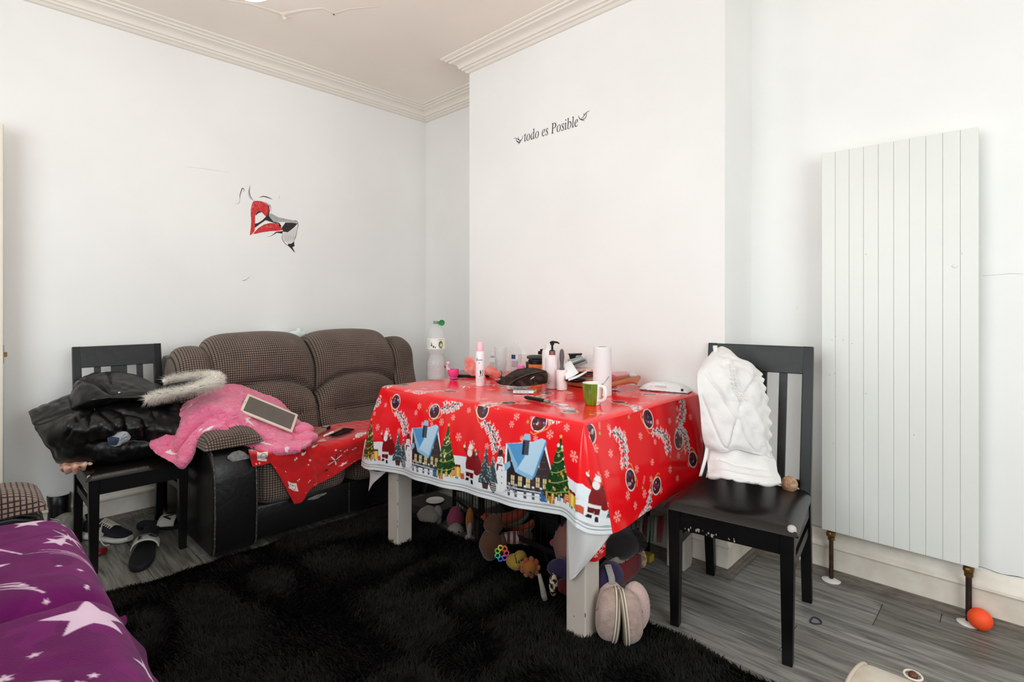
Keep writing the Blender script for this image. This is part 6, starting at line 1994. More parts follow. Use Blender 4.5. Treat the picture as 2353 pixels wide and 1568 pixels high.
obj('roll', MB().lathe([(.012, .001), (.0245, .001), (.025, .003), (.025, .092), (.0235, .094), (.012, .094)], c3, 34).mesh('roll', mat('blush_paper_roll', (240, 228, 226), .6), smooth=40), lr)
obj('handle', MB().lathe([(.0105, .094), (.0125, .096), (.009, .104), (.0075, .112), (.0095, .132), (.0118, .150), (.0112, .170), (.0085, .184), (.004, .191), (.0, .192)], c3, 24, sq=(1, 1)).mesh('handle', mat('dark_grey_handle', (92, 84, 84), .5), smooth=50), lr)
obj('base_rim', MB().lathe([(.010, .0), (.0215, .0), (.0215, .002), (.010, .002)], c3, 30).mesh('base_rim', M_greyink, smooth=40), lr)

# kitchen roll
p = Q(1384, 908, z=TT); c3 = (p[0], p[1], TT); r_ = .0405
kr = thing('kitchen_roll', 'tall white kitchen paper roll standing behind the green mug', 'paper roll', c3)
zz = np.linspace(0, .213, 60); an = np.linspace(0, 2 * np.pi, 120, endpoint=False)
A_, Z_ = np.meshgrid(an, zz)
rr_ = r_ + .0005 * np.sin(A_ * 26 + np.sin(Z_ * 90) * 1.5) * np.sin(Z_ * 330)
rr_[0] = r_ - .001; rr_[-1] = r_ - .0015
b = MB(); b.grid(np.stack([c3[0] + rr_ * np.cos(A_), c3[1] + rr_ * np.sin(A_), TT + Z_], -1), closed_u=True)
b.lathe([(r_ - .0015, .213), (.030, .2135), (.020, .2132), (.0195, .2132)], c3, 60, caps=False)
obj('paper', b.mesh('paper', mat('kitchen_paper', (232, 230, 230), .85, bump=.1, bscale=90), smooth=60), kr)
obj('core', MB().lathe([(.0195, .213), (.0190, .212), (.0185, .1)], c3, 30, caps=False).mesh('core', mat('card_core', (170, 160, 150), .8), smooth=40), kr)

# green mug with white handle and a spoon
p = Q(1362, 929, z=TT); c3 = np.array([p[0], p[1], TT])
mg = thing('mug', 'green streaked mug with white handle at the table front, spoon inside', 'mug', tuple(c3))
nZ, nA = 40, 96
prf = crom(np.array([(.030, .0), (.034, .012), (.0385, .040), (.0405, .066), (.0410, .085)]), nZ)
A_ = np.linspace(0, 2 * np.pi, nA + 1)
X = np.array([[(c3[0] + r * math.cos(a), c3[1] + r * math.sin(a), TT + z) for a in A_] for r, z in prf])
cg = np.empty((nZ, nA + 1, 3)); rs = np.random.RandomState(4)
streak = np.repeat(rs.rand(1, nA + 1), nZ, 0)
streak2 = vnoise(np.stack([np.cos(A_)[None] * 14 + 0 * prf[:, :1], np.sin(A_)[None] * 14 + 0 * prf[:, :1], prf[:, 1:] * 25 + 0 * A_[None]], -1), 1.0, 3)
g1, g2 = np.array(lin((122, 144, 30))), np.array(lin((76, 98, 18)))
mixv = np.clip(.5 + .55 * streak2 + .25 * (streak - .5), 0, 1)[..., None]
cg = g1 * (1 - mixv) + g2 * mixv
hang_ = FACE + .62                      # the handle faces the camera, a little right
da = np.abs((A_ - hang_ + np.pi) % (2 * np.pi) - np.pi)
cg[:, da < .33] = lin((240, 238, 232))
M_mug = vcol_mat('glazed_green_print', rough=.18, coat=.3)
me = fast_grid('cup', X, M_mug, cg)
obj('cup', me, mg)
obj('rim', MB().lathe([(.0410, .0850), (.0408, .0862), (.0392, .0862), (.0385, .080), (.0365, .040), (.030, .006), (.0, .005)], tuple(c3), 60, caps=False).mesh('rim', M_white, smooth=60), mg)
obj('foot', MB().lathe([(.0, .0003), (.029, .0003), (.030, .001)], tuple(c3), 40).mesh('foot', M_white), mg)
hd = np.array([math.cos(hang_), math.sin(hang_), 0])
pts = crom(np.array([c3 + hd * .038 + UV3 * .074, c3 + hd * .060 + UV3 * .076, c3 + hd * .072 + UV3 * .055, c3 + hd * .064 + UV3 * .028, c3 + hd * .036 + UV3 * .016]), 24)
obj('handle', MB().tube(pts, .0065, n=12).mesh('handle', M_white, smooth=60), mg)
sp0, sp1 = Q(1386, 884, t=2.20), Q(1399, 866, t=2.22)
b = MB(); b.tube([c3 + UV3 * .012, sp0, sp1], [.003, .0022, .0026], n=8)
o = obj('teaspoon', b.mesh('teaspoon', bpy.data.materials['satin_steel'], smooth=60)); tag(o, 'thin steel teaspoon handle leaning out of the green mug', 'spoon')

# the heap against the wall: tray, papers, boxes, magazines
M_wood = mat('orange_brown_wood', (196, 116, 62), .5, rgb2=(170, 92, 46), vscale=16, stretch=(1, 5, 5))
a, b_ = Q(1302, 893, z=TT), Q(1345, 897, z=TT)
tr = thing('wooden_tray', 'orange-brown wooden tray under the heap of papers by the wall', 'tray', tuple((a + b_) / 2))
b0 = Q(1300, 885, z=TT); b1 = Q(1352, 893, z=TT)
dv = Vector(b1 - b0).normalized(); nv_ = Vector((-dv.y, dv.x, 0)); Lt = .21; Dt = .15
Bt = Matrix((dv, nv_, Vector((0, 0, 1)))).transposed()
tc0 = Vector(b0) + dv * (Lt / 2 - .012) + nv_ * .075
obj('tray_base', MB().box(tc0 + Vector((0, 0, .005)), (Lt, Dt, .006), Bt).mesh('tray_base', M_wood), tr)
for (x, y, w_, d_) in ((0, -Dt / 2, Lt, .008), (0, Dt / 2, Lt, .008), (-Lt / 2, 0, .008, Dt), (Lt / 2, 0, .008, Dt)):
    obj('tray_side', MB().box(tc0 + Bt @ Vector((x, y, .022)), (w_, d_, .040), Bt).mesh('tray_side', M_wood, bevel=.002), tr)
M_paper = mat('white_paper', (242, 242, 242), .8); M_pinkp = mat('pink_printed_card', (226, 186, 178), .6, rgb2=(240, 220, 214), vscale=40)
M_grey2 = mat('grey_carton', (150, 148, 148), .5); M_teal = mat('pale_teal_card', (160, 190, 178), .6); M_maroon = mat('maroon_cover', (74, 26, 40), .4)
stack = [('leaflet_stack', 'stack of pale pink leaflets lying in the wooden tray', 'leaflets', (1348, 876), (.105, .075, .028), .12, M_pinkp, 0.0),
         ('notebook', 'maroon covered notebook lying on the pink leaflets', 'book', (1345, 858), (.11, .08, .012), -.05, M_maroon, .0),
         ('booklet', 'white booklet with orange print above the maroon notebook', 'booklet', (1347, 849), (.11, .085, .014), .08, M_pinkp, .0),
         ('grey_carton', 'tilted grey carton on the heap beside the kitchen roll', 'box', (1329, 836), (.085, .06, .022), .0, M_grey2, .35),
         ('teal_card', 'pale teal folded card on top of the heap', 'card', (1322, 825), (.07, .05, .010), .1, M_teal, .25)]
zc_ = TT + .050
for nm, lb, ct_, (px, py), sz, rz, m_, tilt in stack:
    q = Q(px, py, t=2.70)
    Bz = Matrix.Rotation(rz, 3, 'Z') @ Bm @ Matrix.Rotation(-tilt, 3, 'Y')
    o = thing(nm, lb, ct_, tuple(q))
    lay = 4 if nm == 'leaflet_stack' else 1
    for k in range(lay):
        hh = sz[2] / lay
        obj('leaflet' if lay > 1 else 'body', MB().box(Vector(q) + Bz @ Vector((.002 * (k % 2), .001 * k, -sz[2] / 2 + hh * (k + .5))), (sz[0] - .003 * (k % 3), sz[1], hh * .92), Bz).mesh('leaflet', m_, bevel=.0008), o)
    if nm == 'booklet':
        for s_ in (-1, 1): obj('print', MB().box(Vector(q) + Bz @ Vector((s_ * .02, -sz[1] / 2 - .0004, 0)), (.016, .0006, .006), Bz).mesh('print', mat('orange_print', (214, 140, 100), .6) if s_ < 0 else bpy.data.materials['orange_print']), o)
    if nm == 'grey_carton': obj('dark_edge', MB().box(Vector(q) + Bz @ Vector((.0, -sz[1] / 2 - .0004, .008)), (.07, .0006, .004), Bz).mesh('dark_edge', M_ink), o)
# black notched plastic holder on top
q = Q(1321, 818, t=2.72)
bh = thing('black_clip_holder', 'black plastic stand at the very top of the heap by the wall', 'holder', tuple(q))
pr_ = [(-.036, .010), (.036, .012), (.030, .004), (.006, .002), (-.004, -.010), (-.014, -.018), (-.024, -.018), (-.028, .002)]
obj('body', MB().prism([Vector(q) + Vector(RV) * a + Vector((0, 0, z)) for a, z in pr_], tuple(-WV * .02), tuple(WV * .02)).mesh('body', M_black, bevel=.001), bh)
# white folded sheet
A, B_, Cq, Dq = Q(1302, 834, t=2.58), Q(1312, 829, t=2.60), Q(1329, 858, t=2.56), Q(1304, 872, t=2.50)
X = csurf(np.array([[list(Q(1296, 836, t=2.60)), list(Q(1304, 832, t=2.61)), list(Q(1311, 829, t=2.62))], [list(Q(1298, 856, t=2.56)), list(Q(1310, 850, t=2.57)), list(Q(1322, 846, t=2.58))], [list(Q(1300, 873, t=2.52)), list(Q(1316, 866, t=2.53)), list(Q(1330, 857, t=2.55))]]), 14, 14)
o = obj('folded_sheet', fast_grid('folded_sheet', X, M_paper)); solidify(o, .0016); tag(o, 'large white folded paper sheet leaning on the heap behind the lint roller', 'paper')
X = csurf(np.array([[list(Q(1305, 872, t=2.50)), list(Q(1326, 864, t=2.51)), list(Q(1348, 853, t=2.53))], [list(Q(1306, 875, t=2.48)), list(Q(1328, 867, t=2.49)), list(Q(1349, 855, t=2.51))]]), 6, 14)
o = obj('envelope', fast_grid('envelope', X, M_paper)); solidify(o, .004); tag(o, 'white envelope edge jutting out below the folded sheet', 'envelope')
b = MB(); q = Q(1322, 873, t=2.54); b.ell(q, (.05, .035, .014), rot=Bm, nu=18, nv=10); o = obj('black_purse', b.mesh('black_purse', M_black, smooth=60)); tag(o, 'small black purse lying in the wooden tray', 'purse')
# crumpled clear bag behind
M_bag = mat('cloudy_plastic_bag', (232, 228, 230), .25, alpha=.55)
b = MB(); q = Q(1352, 843, t=2.78); b.ell(q, (.065, .04, .05), rot=Bm, nu=30, nv=18, nz=.022, ns=26); o = obj('plastic_bag', b.mesh('plastic_bag', M_bag, smooth=35)); tag(o, 'crumpled cloudy plastic bag against the wall left of the kitchen roll', 'bag')

# wallets and clutch to the right of the kitchen roll
M_tan = mat('tan_leather', (196, 116, 78), .42, rgb2=(176, 96, 62), vscale=10); M_rust = mat('rust_leather', (150, 66, 46), .4, rgb2=(172, 84, 58), vscale=9); M_pinkl = mat('dusty_pink_leather', (214, 150, 148), .45)
def pad(nm, lb, ct_, pts, th, m_, seed):
    X = csurf(np.array([[list(Q(a, b2, t=tt)) for a, b2, tt in r] for r in pts]), 24, 30)
    X = X + (.0015 * vnoise(X, 30, seed))[..., None] * UV3
    o = obj(nm, fast_grid(nm, X, m_)); solidify(o, th); tag(o, lb, ct_)
    return o
pad('tan_clutch', 'tan leather clutch purse at the bottom of the pile beside the kitchen roll', 'purse', [[(1404, 884, 2.46), (1430, 879, 2.48), (1452, 876, 2.52), (1466, 872, 2.56)], [(1404, 880, 2.56), (1432, 873, 2.58), (1454, 869, 2.62), (1470, 868, 2.64)]], .022, M_tan, 1)
pad('tan_strap_wallet', 'light tan leather wallet sticking out to the right of the pile', 'wallet', [[(1440, 878, 2.50), (1458, 880, 2.52), (1464, 884, 2.52)], [(1446, 868, 2.60), (1464, 868, 2.62), (1472, 868, 2.62)]], .010, M_tan, 2)
pad('rust_wallet', 'rust-red leather wallet in the middle of the pile by the kitchen roll', 'wallet', [[(1404, 876, 2.48), (1425, 872, 2.50), (1444, 868, 2.54)], [(1404, 868, 2.58), (1428, 864, 2.60), (1448, 862, 2.62)]], .018, M_rust, 3)
pad('pink_wallet', 'dusty pink purse on top of the pile right of the kitchen roll', 'wallet', [[(1404, 868, 2.52), (1424, 865, 2.54), (1444, 862, 2.56)], [(1404, 860, 2.60), (1424, 858, 2.62), (1440, 857, 2.64)]], .014, M_pinkl, 4)
b = MB(); q = Q(1408, 868, t=2.50); b.ell(q, (.016, .016, .013), nu=16, nv=10); o = obj('pink_purse_ball', b.mesh('pink_purse_ball', mat('raspberry_felt', (196, 84, 112), .8), smooth=70)); tag(o, 'raspberry pink pompom beside the wallets and kitchen roll', 'pompom')
b = MB(); q = Q(1452, 862, t=2.60); b.ell(q, (.032, .028, .016), rot=Bm, nu=22, nv=12, nz=.010, ns=40); o = obj('clear_wrapper', b.mesh('clear_wrapper', M_bag, smooth=35)); tag(o, 'crumpled clear wrapper on top of the pink purse', 'wrapper')
# foil packet under the roll
b = MB(); q = Q(1416, 897, z=TT); b.ell(q + UV3 * .004, (.022, .016, .004), rot=Bm, nu=16, nv=8, nz=.004, ns=60); o = obj('foil_packet', b.mesh('foil_packet', mat('crumpled_foil', (210, 210, 214), .25, metal=.8), smooth=30)); tag(o, 'crumpled silver foil packet right of the green mug', 'wrapper')

# wet wipes
M_wipe = mat('white_wrapper', (240, 240, 240), .35)
w0, w1 = Q(1470, 896, z=TT), Q(1580, 902, z=TT)
w0[1] = min(w0[1], 2.262); w1[1] = min(w1[1], 2.275); w0[0] = Q(1468, 890, y=w0[1])[0]; w1[0] = Q(1580, 890, y=w1[1])[0]
wd = Vector(w1 - w0); Lw_ = wd.length; wd.normalize(); wn_ = Vector((-wd.y, wd.x, 0))
wi = thing('wet_wipes', 'soft white packet of wet wipes at the right end of the table', 'packet', tuple((w0 + w1) / 2))
u = np.linspace(-1, 1, 56); v = np.linspace(-1, 1, 26)
Uu, Vv = np.meshgrid(u, v)
hh = .034 * (1 - np.abs(Uu) ** 3.2) ** .7 * (1 - np.abs(Vv) ** 4) ** .5
wd2 = .046 * (1 - .15 * np.abs(Uu) ** 3)
base_ = np.array(w0) + np.array(wd) * (Lw_ / 2)
X = base_ + (Uu * Lw_ / 2)[..., None] * np.array(wd) + (Vv * wd2 + .036)[..., None] * np.array(wn_) + (hh + .004 + .0018 * vnoise(np.stack([Uu * 5, Vv * 3, 0 * Uu], -1), 2, 3))[..., None] * UV3
Y = X.copy(); Y[..., 2] = TT + .001
b = MB(); b.grid(X); b.grid(Y, flip=True); obj('wrapper', b.mesh('wrapper', M_wipe, smooth=70), wi)
def wm_(u_, v_):
    return tuple(base_ + np.array(wd) * u_ + np.array(wn_) * (-.0135 + .6 * v_) + UV3 * (.0245 + .75 * v_))
text_on('lettering', 'EXTRA SENSITIVE', .052, lambda a, c_: wm_(a - .004, c_), mat('blue_grey_ink', (130, 140, 152), .6), wi, h=.0085)
text_on('lettering', 'ALL', .010, lambda a, c_: wm_(a - .048, c_), M_greyink, wi, h=.006)
b = MB(); q = base_ + np.array(wd) * (Lw_ * .40) + np.array(wn_) * .0 + UV3 * .016
b.box(tuple(q - np.array(wn_) * .006), (.010, .004, .010), Matrix((wd, wn_, Vector((0, 0, 1)))).transposed()); obj('black_tab', b.mesh('black_tab', M_ink), wi)
q = Q(1308, 905, z=TT); b = MB(); b.bar(q - RV * .014 + UV3 * .001, q + RV * .014 + WV * .01 + UV3 * .002, .005, .0012); o = obj('paper_strip', b.mesh('paper_strip', M_white)); tag(o, 'narrow white paper strip lying in front of the lint roller', 'paper')
# ------------------------------------------------------------------ black wire play pen under the table, full of soft toys
M_wire = mat('black_wire', (14, 14, 14), .45)
pen = thing('play_pen', 'black folding wire pen of upright bars under the dining table', 'pen', (-1.75, 1.95, 0))
PV = [(-2.27, 1.90), (-1.915, 1.780), (-1.405, 1.752), (-1.305, 1.87), (-1.300, 2.300)]
for k in range(4):
    a, b_ = np.array(PV[k]), np.array(PV[k + 1])
    L = np.linalg.norm(b_ - a); d = (b_ - a) / L
    f = MB()
    for e in (a + d * .009, b_ - d * .009): f.bar((e[0], e[1], .012), (e[0], e[1], .56), .018, .010, up=(d[0], d[1], 0))
    for z in (.018, .135, .55): f.bar((a[0], a[1], z), (b_[0], b_[1], z), .006, .016 if z != .135 else .022)
    pan = obj('panel_frame', f.mesh('panel_frame', M_wire, bevel=.001), pen)
    n = max(2, int(L / .036))
    for i in range(1, n):
        q = a + d * L * i / n
        obj('wire', MB().tube([(q[0], q[1], .018), (q[0], q[1], .55)], .0018, n=6).mesh('wire', M_wire), pan)
    for z in (.27, .41):
        obj('wire', MB().tube([(a[0], a[1], z), (b_[0], b_[1], z)], .0018, n=6).mesh('wire', M_wire), pan)
b = MB(); b.bar((-1.50, 1.752, .135), (-1.405, 1.745, .018), .008, .014); obj('hinge_bar', b.mesh('hinge_bar', M_wire), pen)
b = MB(); b.bar((-1.36, 1.80, .012), (-1.36, 1.80, .56), .014, .014); obj('corner_post', b.mesh('corner_post', mat('dark_grey_metal', (38, 40, 36), .4), bevel=.001), pen)


obj('shade_sheet', MB().prism([(x, y, 0) for x, y in [(-2.25, 1.915), (-1.91, 1.79), (-1.41, 1.762), (-1.32, 1.875), (-1.315, 2.295), (-2.25, 2.295)]], (0, 0, .003), (0, 0, .009)).mesh('shade_sheet', M_wire), pen)  # black sheet added over the planks to darken the pen floor
hb2 = MB(); hb2.ell((-1.78, 2.13, .20), (.40, .13, .19), nu=40, nv=22, nz=.03, ns=7); o = obj('shade_backing', hb2.mesh('shade_backing', mat('backing_charcoal', (26, 24, 24), .95, bump=.3, bscale=90), smooth=180)); tag(o, 'added charcoal heap standing in for shade along the back of the wire pen', 'throw')  # dark heap added as a backing for the deep shade under the table


def plush(name, label, cat, parts, group='soft toys in the pen'):
    """parts: (part name, centre, radii, material[, rotation about z, noise])"""
    o = thing(name, label, cat, parts[0][1], group)
    for p in parts:
        rz = p[4] if len(p) > 4 else 0.0
        nz = p[5] if len(p) > 5 else .004
        obj(p[0], MB().ell(p[1], p[2], rot=Matrix.Rotation(rz, 3, 'Z'), nu=22, nv=14, nz=nz, ns=30).mesh(p[0], p[3], smooth=180), o)
    return o


def shaded_fuzz(name, rgb, **k): return mat(name, tuple(int(v * .66) for v in rgb), .95, bump=.3, bscale=140, sheen=.2, **k)  # colours scaled down, so the shade under the table sits in the plush


m_pink, m_cream, m_orange, m_mint, m_brown = shaded_fuzz('pink_plush', (206, 84, 124)), shaded_fuzz('cream_plush', (216, 206, 192)), shaded_fuzz('orange_plush', (214, 92, 52)), shaded_fuzz('mint_plush', (150, 178, 152)), shaded_fuzz('brown_plush', (126, 78, 50))
m_red, m_white_, m_purple, m_dark, m_yellow = shaded_fuzz('red_fabric', (168, 24, 36)), shaded_fuzz('white_plush', (222, 216, 210)), shaded_fuzz('violet_plush', (60, 40, 96)), shaded_fuzz('dark_brown_plush', (40, 30, 28)), shaded_fuzz('yellow_plush', (220, 178, 60))
m_tiger, m_peach = shaded_fuzz('tiger_orange_plush', (216, 128, 46)), shaded_fuzz('peach_plush', (190, 124, 110))


def G(px, py, t): return tuple(P(px, py, t=t))


c1 = np.array(G(1048, 1192, 2.86)); c2 = np.array(G(1048, 1220, 2.80))
pl = plush('plush_toy', 'pink hooded plush toy with cream face behind the left bars', 'soft toy', [('hood', tuple(c1), (.045, .05, .065), m_pink), ('face', tuple(c2), (.045, .045, .036), m_cream), ('snout', tuple(c2 - WV * .03 - UV3 * .012), (.028, .025, .02), m_cream)])
for s_ in (-1, 1): obj('eye', MB().ell(c2 - WV * .045 + RV * .018 * s_ + UV3 * .012, (.005, .004, .005), nu=8, nv=6).mesh('eye', M_ink), pl)
c1 = np.array(G(1080, 1226, 2.66)); c1[2] = max(c1[2], .06)
plush('plush_toy', 'tan and white plush giraffe leg beside the second pen post', 'soft toy', [('leg', tuple(c1 + UV3 * .05), (.022, .022, .07), m_tiger), ('white_front', tuple(c1 - WV * .012), (.014, .014, .065), m_white_), ('foot', (c1[0], c1[1], .025), (.026, .03, .022), m_white_)])
# two orange plush crescents with mint rims
for k, (q, sc, rz, lb) in enumerate((((1160, 1184, 2.62), 1.0, .1, 'large orange plush crescent with mint green edge, upper in the pen'), ((1192, 1210, 2.56), .62, -.5, 'smaller orange plush crescent with mint green edge, lower in the pen'))):
    c = np.array(G(*q))
    o = thing('plush_crescent', lb, 'soft toy', tuple(c), 'soft toys in the pen')
    pts = [c + (RV * a * .115 + UV3 * (b2 * .05)) * sc for a, b2 in ((-1, -.2), (-.6, -.55), (0, -.6), (.6, -.1), (1, .8))]
    pc = crom(np.array(pts), 22)
    rr = .034 * sc * np.sin(np.linspace(.25, math.pi - .25, 22)) ** .6
    obj('rind', MB().tube(pc - UV3 * .014 * sc, list(rr), n=14).mesh('rind', m_mint, smooth=180), o)
    obj('flesh', MB().tube(pc + UV3 * .014 * sc - WV * .012, list(rr * .86), n=14).mesh('flesh', m_orange, smooth=180), o)
c = np.array(G(1128, 1252, 2.42)); c[2] = max(c[2], .07)
plush('teddy', 'brown plush bear slumped against the front of the pen', 'soft toy', [('body', tuple(c), (.055, .05, .07), m_brown), ('arm', tuple(c + RV * .05 - UV3 * .005), (.022, .024, .05), m_brown), ('head', tuple(c + UV3 * .09 + RV * .012), (.045, .042, .042), m_brown)])
c = np.array(G(1176, 1236, 2.44))
sl = thing('striped_sleeve_bear', 'brown bear paw in a red and white striped sleeve in the pen', 'soft toy', tuple(c), 'soft toys in the pen')
for k in range(7):
    q = c + RV * (-.04 + .013 * k)
    obj('sleeve_stripe', MB().tube([q - RV * .0066, q + RV * .0066], [.022 + .002 * min(k, 3)] * 2, n=18).mesh('sleeve_stripe', m_red if k % 2 == 0 else m_white_, smooth=50), sl)
obj('paw', MB().ell(c + RV * .068, (.032, .034, .034), nu=18, nv=12).mesh('paw', m_brown, smooth=180), sl)
# ring rattle of coloured links
c = np.array(G(1153, 1272, 2.28))
rt = thing('rattle', 'ring of rainbow coloured plastic links hanging on the front bars', 'toy', tuple(c))
for k in range(7):
    a = 2 * math.pi * k / 7
    q = c + RV * .020 * math.cos(a) + UV3 * .024 * math.sin(a)
    pts = [q + (RV * math.cos(a + u_) + UV3 * math.sin(a + u_)) * .010 + WV * .003 * math.sin(2 * u_) for u_ in np.linspace(0, 2 * math.pi, 16, endpoint=False)]
    obj('link', MB().tube(pts, .0035, n=7, closed=True).mesh('link', mat('link_colour_%d' % k, ((230, 80, 110), (226, 120, 50), (236, 200, 70), (90, 210, 80), (60, 200, 170), (60, 130, 210), (200, 90, 200))[k], .35), smooth=60), rt)
c = np.array(G(1186, 1292, 2.24)); c[2] = max(c[2], .035)
tg_ = plush('plush_toy', 'yellow plush cub with dark stripes low at the front of the pen', 'soft toy', [('body', tuple(c), (.045, .035, .032), m_yellow), ('head', tuple(c + UV3 * .022 + RV * .018), (.028, .028, .024), m_yellow)])
for k in range(4): obj('stripe', MB().tube([c + RV * (-.004 + .010 * k) + UV3 * .034 - WV * .008, c + RV * (.002 + .010 * k) + UV3 * .012 - WV * .036], .003, n=6).mesh('stripe', M_ink, smooth=60), tg_)
c = np.array(G(1218, 1304, 2.18)); c[2] = max(c[2], .045)
ln_ = plush('plush_lion', 'orange plush lion with petal mane at the front corner of the pen', 'soft toy', [('head', tuple(c), (.030, .028, .030), m_tiger), ('nose', tuple(c - WV * .026 - UV3 * .008), (.009, .008, .007), m_dark)])
for k in range(9):
    a = 2 * math.pi * k / 9
    obj('petal', MB().ell(c + (RV * math.cos(a) + UV3 * math.sin(a)) * .032, (.013, .010, .013), nu=10, nv=8).mesh('petal', m_orange if k % 2 else m_tiger, smooth=180), ln_)
c = np.array(G(1246, 1350, 2.08)); c[2] = max(c[2], .06)
o = obj('cream_sock', MB().tube([c + UV3 * .05 - RV * .012, c, c - UV3 * .03 + RV * .006, c - UV3 * .048 + RV * .012], [.007, .010, .012, .010], n=12).mesh('cream_sock', m_cream, smooth=180)); tag(o, 'cream baby sock dangling at the front corner of the pen', 'sock')
c = np.array(G(1272, 1344, 2.08)); c[2] = max(c[2], .05)
o = obj('zebra_toy', MB().ell(c, (.018, .018, .044), nu=16, nv=12).mesh('zebra_toy', mat('zebra_plush', (24, 20, 18), .9, rgb2=(206, 186, 160), vscale=60, lo=.48, hi=.52), smooth=180)); tag(o, 'small zebra patterned plush behind the pen corner post', 'soft toy', 'soft toys in the pen')
c = np.array(G(1300, 1248, 2.25))
plush('plush_toy', 'peach pink plush pig half hidden by the front table leg', 'soft toy', [('body', tuple(c), (.05, .055, .09), m_peach), ('snout', tuple(c - RV * .05), (.018, .018, .016), m_pink)])
c = np.array(G(1288, 1306, 2.16)); c[2] = max(c[2], .05)
plush('plush_toy', 'dark violet plush left of the front table leg', 'soft toy', [('body', tuple(c), (.05, .05, .034), m_purple, 0, .008), ('paw', tuple(c + RV * .035 + UV3 * .02), (.022, .022, .022), m_purple)])
o = obj('red_cushion', MB().ell((c[0] + .02, c[1] + .05, .035), (.07, .06, .030), nu=20, nv=12, nz=.006).mesh('red_cushion', m_red, smooth=180)); tag(o, 'red cushion on the pen floor below the violet plush', 'cushion')
# right of the leg
c = np.array(G(1402, 1326, 1.96)); c[2] = max(c[2], .055)
vb = plush('plush_bag', 'violet plush with white strap leaning at the right foot of the pen', 'soft toy', [('body', tuple(c), (.045, .06, .055), m_purple, 0, .006)])
obj('strap', MB().tube([c + UV3 * .053 - WV * .02 - RV * .012, c + UV3 * .03 - WV * .058 - RV * .006, c - UV3 * .02 - WV * .064, c - UV3 * .046 - WV * .045], .012, n=8, squash=.3).mesh('strap', m_white_, smooth=60), vb)
c = np.array(G(1441, 1312, 2.12)); c[2] = max(c[2], .085)
Br = Matrix((Vector((0, 1, 0)), Vector((-1, 0, 0)), Vector((0, 0, 1)))).transposed()
rb_ = thing('red_bag', 'red fabric bag with cream frill inside the right side of the pen', 'bag', tuple(c))
obj('body', MB().ell(c - np.array([.03, 0, 0]), (.13, .04, .055), rot=Br, p=.6, nu=26, nv=14, nz=.004).mesh('body', m_red, smooth=180), rb_)
for k in range(7):
    q = c + np.array([-.01, -.10 + .034 * k, .052 + .010 * math.sin(k * 1.7)])
    obj('frill', MB().ell(q, (.016, .022, .020), nu=12, nv=8, nz=.005, ns=60).mesh('frill', m_cream, smooth=180), rb_)
obj('side_gusset', MB().ell(c + np.array([-.02, .135, -.002]), (.03, .014, .042), nu=16, nv=10).mesh('side_gusset', mat('striped_cream_knit', (206, 186, 160), .9, rgb2=(150, 110, 86), vscale=60), smooth=180), rb_)
c = np.array(G(1425, 1250, 2.16))
dg = plush('plush_dog', 'dark brown plush dog with black nose on the red bag', 'soft toy', [('body', tuple(c), (.07, .11, .055), m_dark), ('head', tuple(c + np.array([.03, .06, .0])), (.05, .05, .045), m_dark), ('nose', tuple(c + np.array([.078, .06, .0])), (.012, .016, .014), M_ink)])
st_ = thing('striped_cloth', 'mint, cream and red striped cloth hanging at the right of the pen', 'cloth', G(1490, 1220, 2.36))
for k, (px, m_) in enumerate(((1470, m_white_), (1479, m_red), (1487, m_mint), (1496, m_mint), (1503, m_cream), (1512, m_red), (1519, m_red))):
    q0, q1 = P(px + 4, 1186, t=2.34), P(px, 1246, t=2.34)
    b = MB(); b.tube([q0, (q0 + q1) / 2 - WV * .004, q1], [.010, .012, .009], n=8, squash=.5); obj('stripe', b.mesh('stripe', m_, smooth=180), st_)
o = obj('yellow_brick_toy', MB().box(tuple(np.array(G(1487, 1280, 2.30))), (.04, .05, .03), Br).mesh('yellow_brick_toy', mat('mustard_plastic', (150, 128, 30), .5), bevel=.005)); tag(o, 'mustard yellow toy brick at the back right of the pen', 'toy')
# beige plush lying outside the pen to the left, white plate behind, pale box
c = np.array(G(985, 1200, 2.90)); c[2] = max(c[2], .05)
plush('plush_lamb', 'beige fluffy plush lamb on the floor left of the wire pen', 'soft toy', [('body', tuple(c), (.062, .055, .045), m_cream, 0, .012), ('ear', tuple(c + RV * .05 + UV3 * .012), (.03, .024, .034), m_white_, 0, .006), ('leg', tuple(c + RV * .055 - UV3 * .03), (.018, .018, .022), mat('grey_plush', (128, 118, 112), .95))])
c = P(1000, 1150, t=3.05)
b = MB(); b.lathe([(.0, .004), (.03, .0), (.052, .008), (.050, .011), (.03, .005), (.0, .006)], (c[0], c[1], c[2] - .008), 40); o = obj('white_plate', b.mesh('white_plate', M_white, smooth=50)); tag(o, 'white plate resting on a dark box behind the pen', 'plate')
o = obj('dark_storage_box', MB().bx(c[0] - .14, c[0] + .13, c[1] - .10, c[1] + .12, .001, c[2] - .009).mesh('dark_storage_box', mat('dark_grey_box', (46, 44, 40), .7), bevel=.006)); tag(o, 'dark grey storage box standing in the left alcove behind the pen', 'box')
c = P(1066, 1150, t=3.0)
o = obj('pale_wire_basket', MB().lathe([(.05, .0), (.052, .01), (.060, .11), (.062, .115), (.058, .115), (.05, .012), (.0, .01)], (c[0], c[1], c[2] - .05), 26, caps=False).mesh('pale_wire_basket', mat('pale_grey_plastic', (180, 172, 164), .6), smooth=40)); tag(o, 'pale grey plastic tub inside the pen behind the pink toy', 'tub')
o = obj('grey_bin', MB().bx(c[0] - .07, c[0] + .07, c[1] - .07, c[1] + .07, .001, c[2] - .052).mesh('grey_bin', mat('charcoal_bin', (40, 40, 38), .7), bevel=.01)); tag(o, 'charcoal bin under the pale grey plastic tub', 'bin')

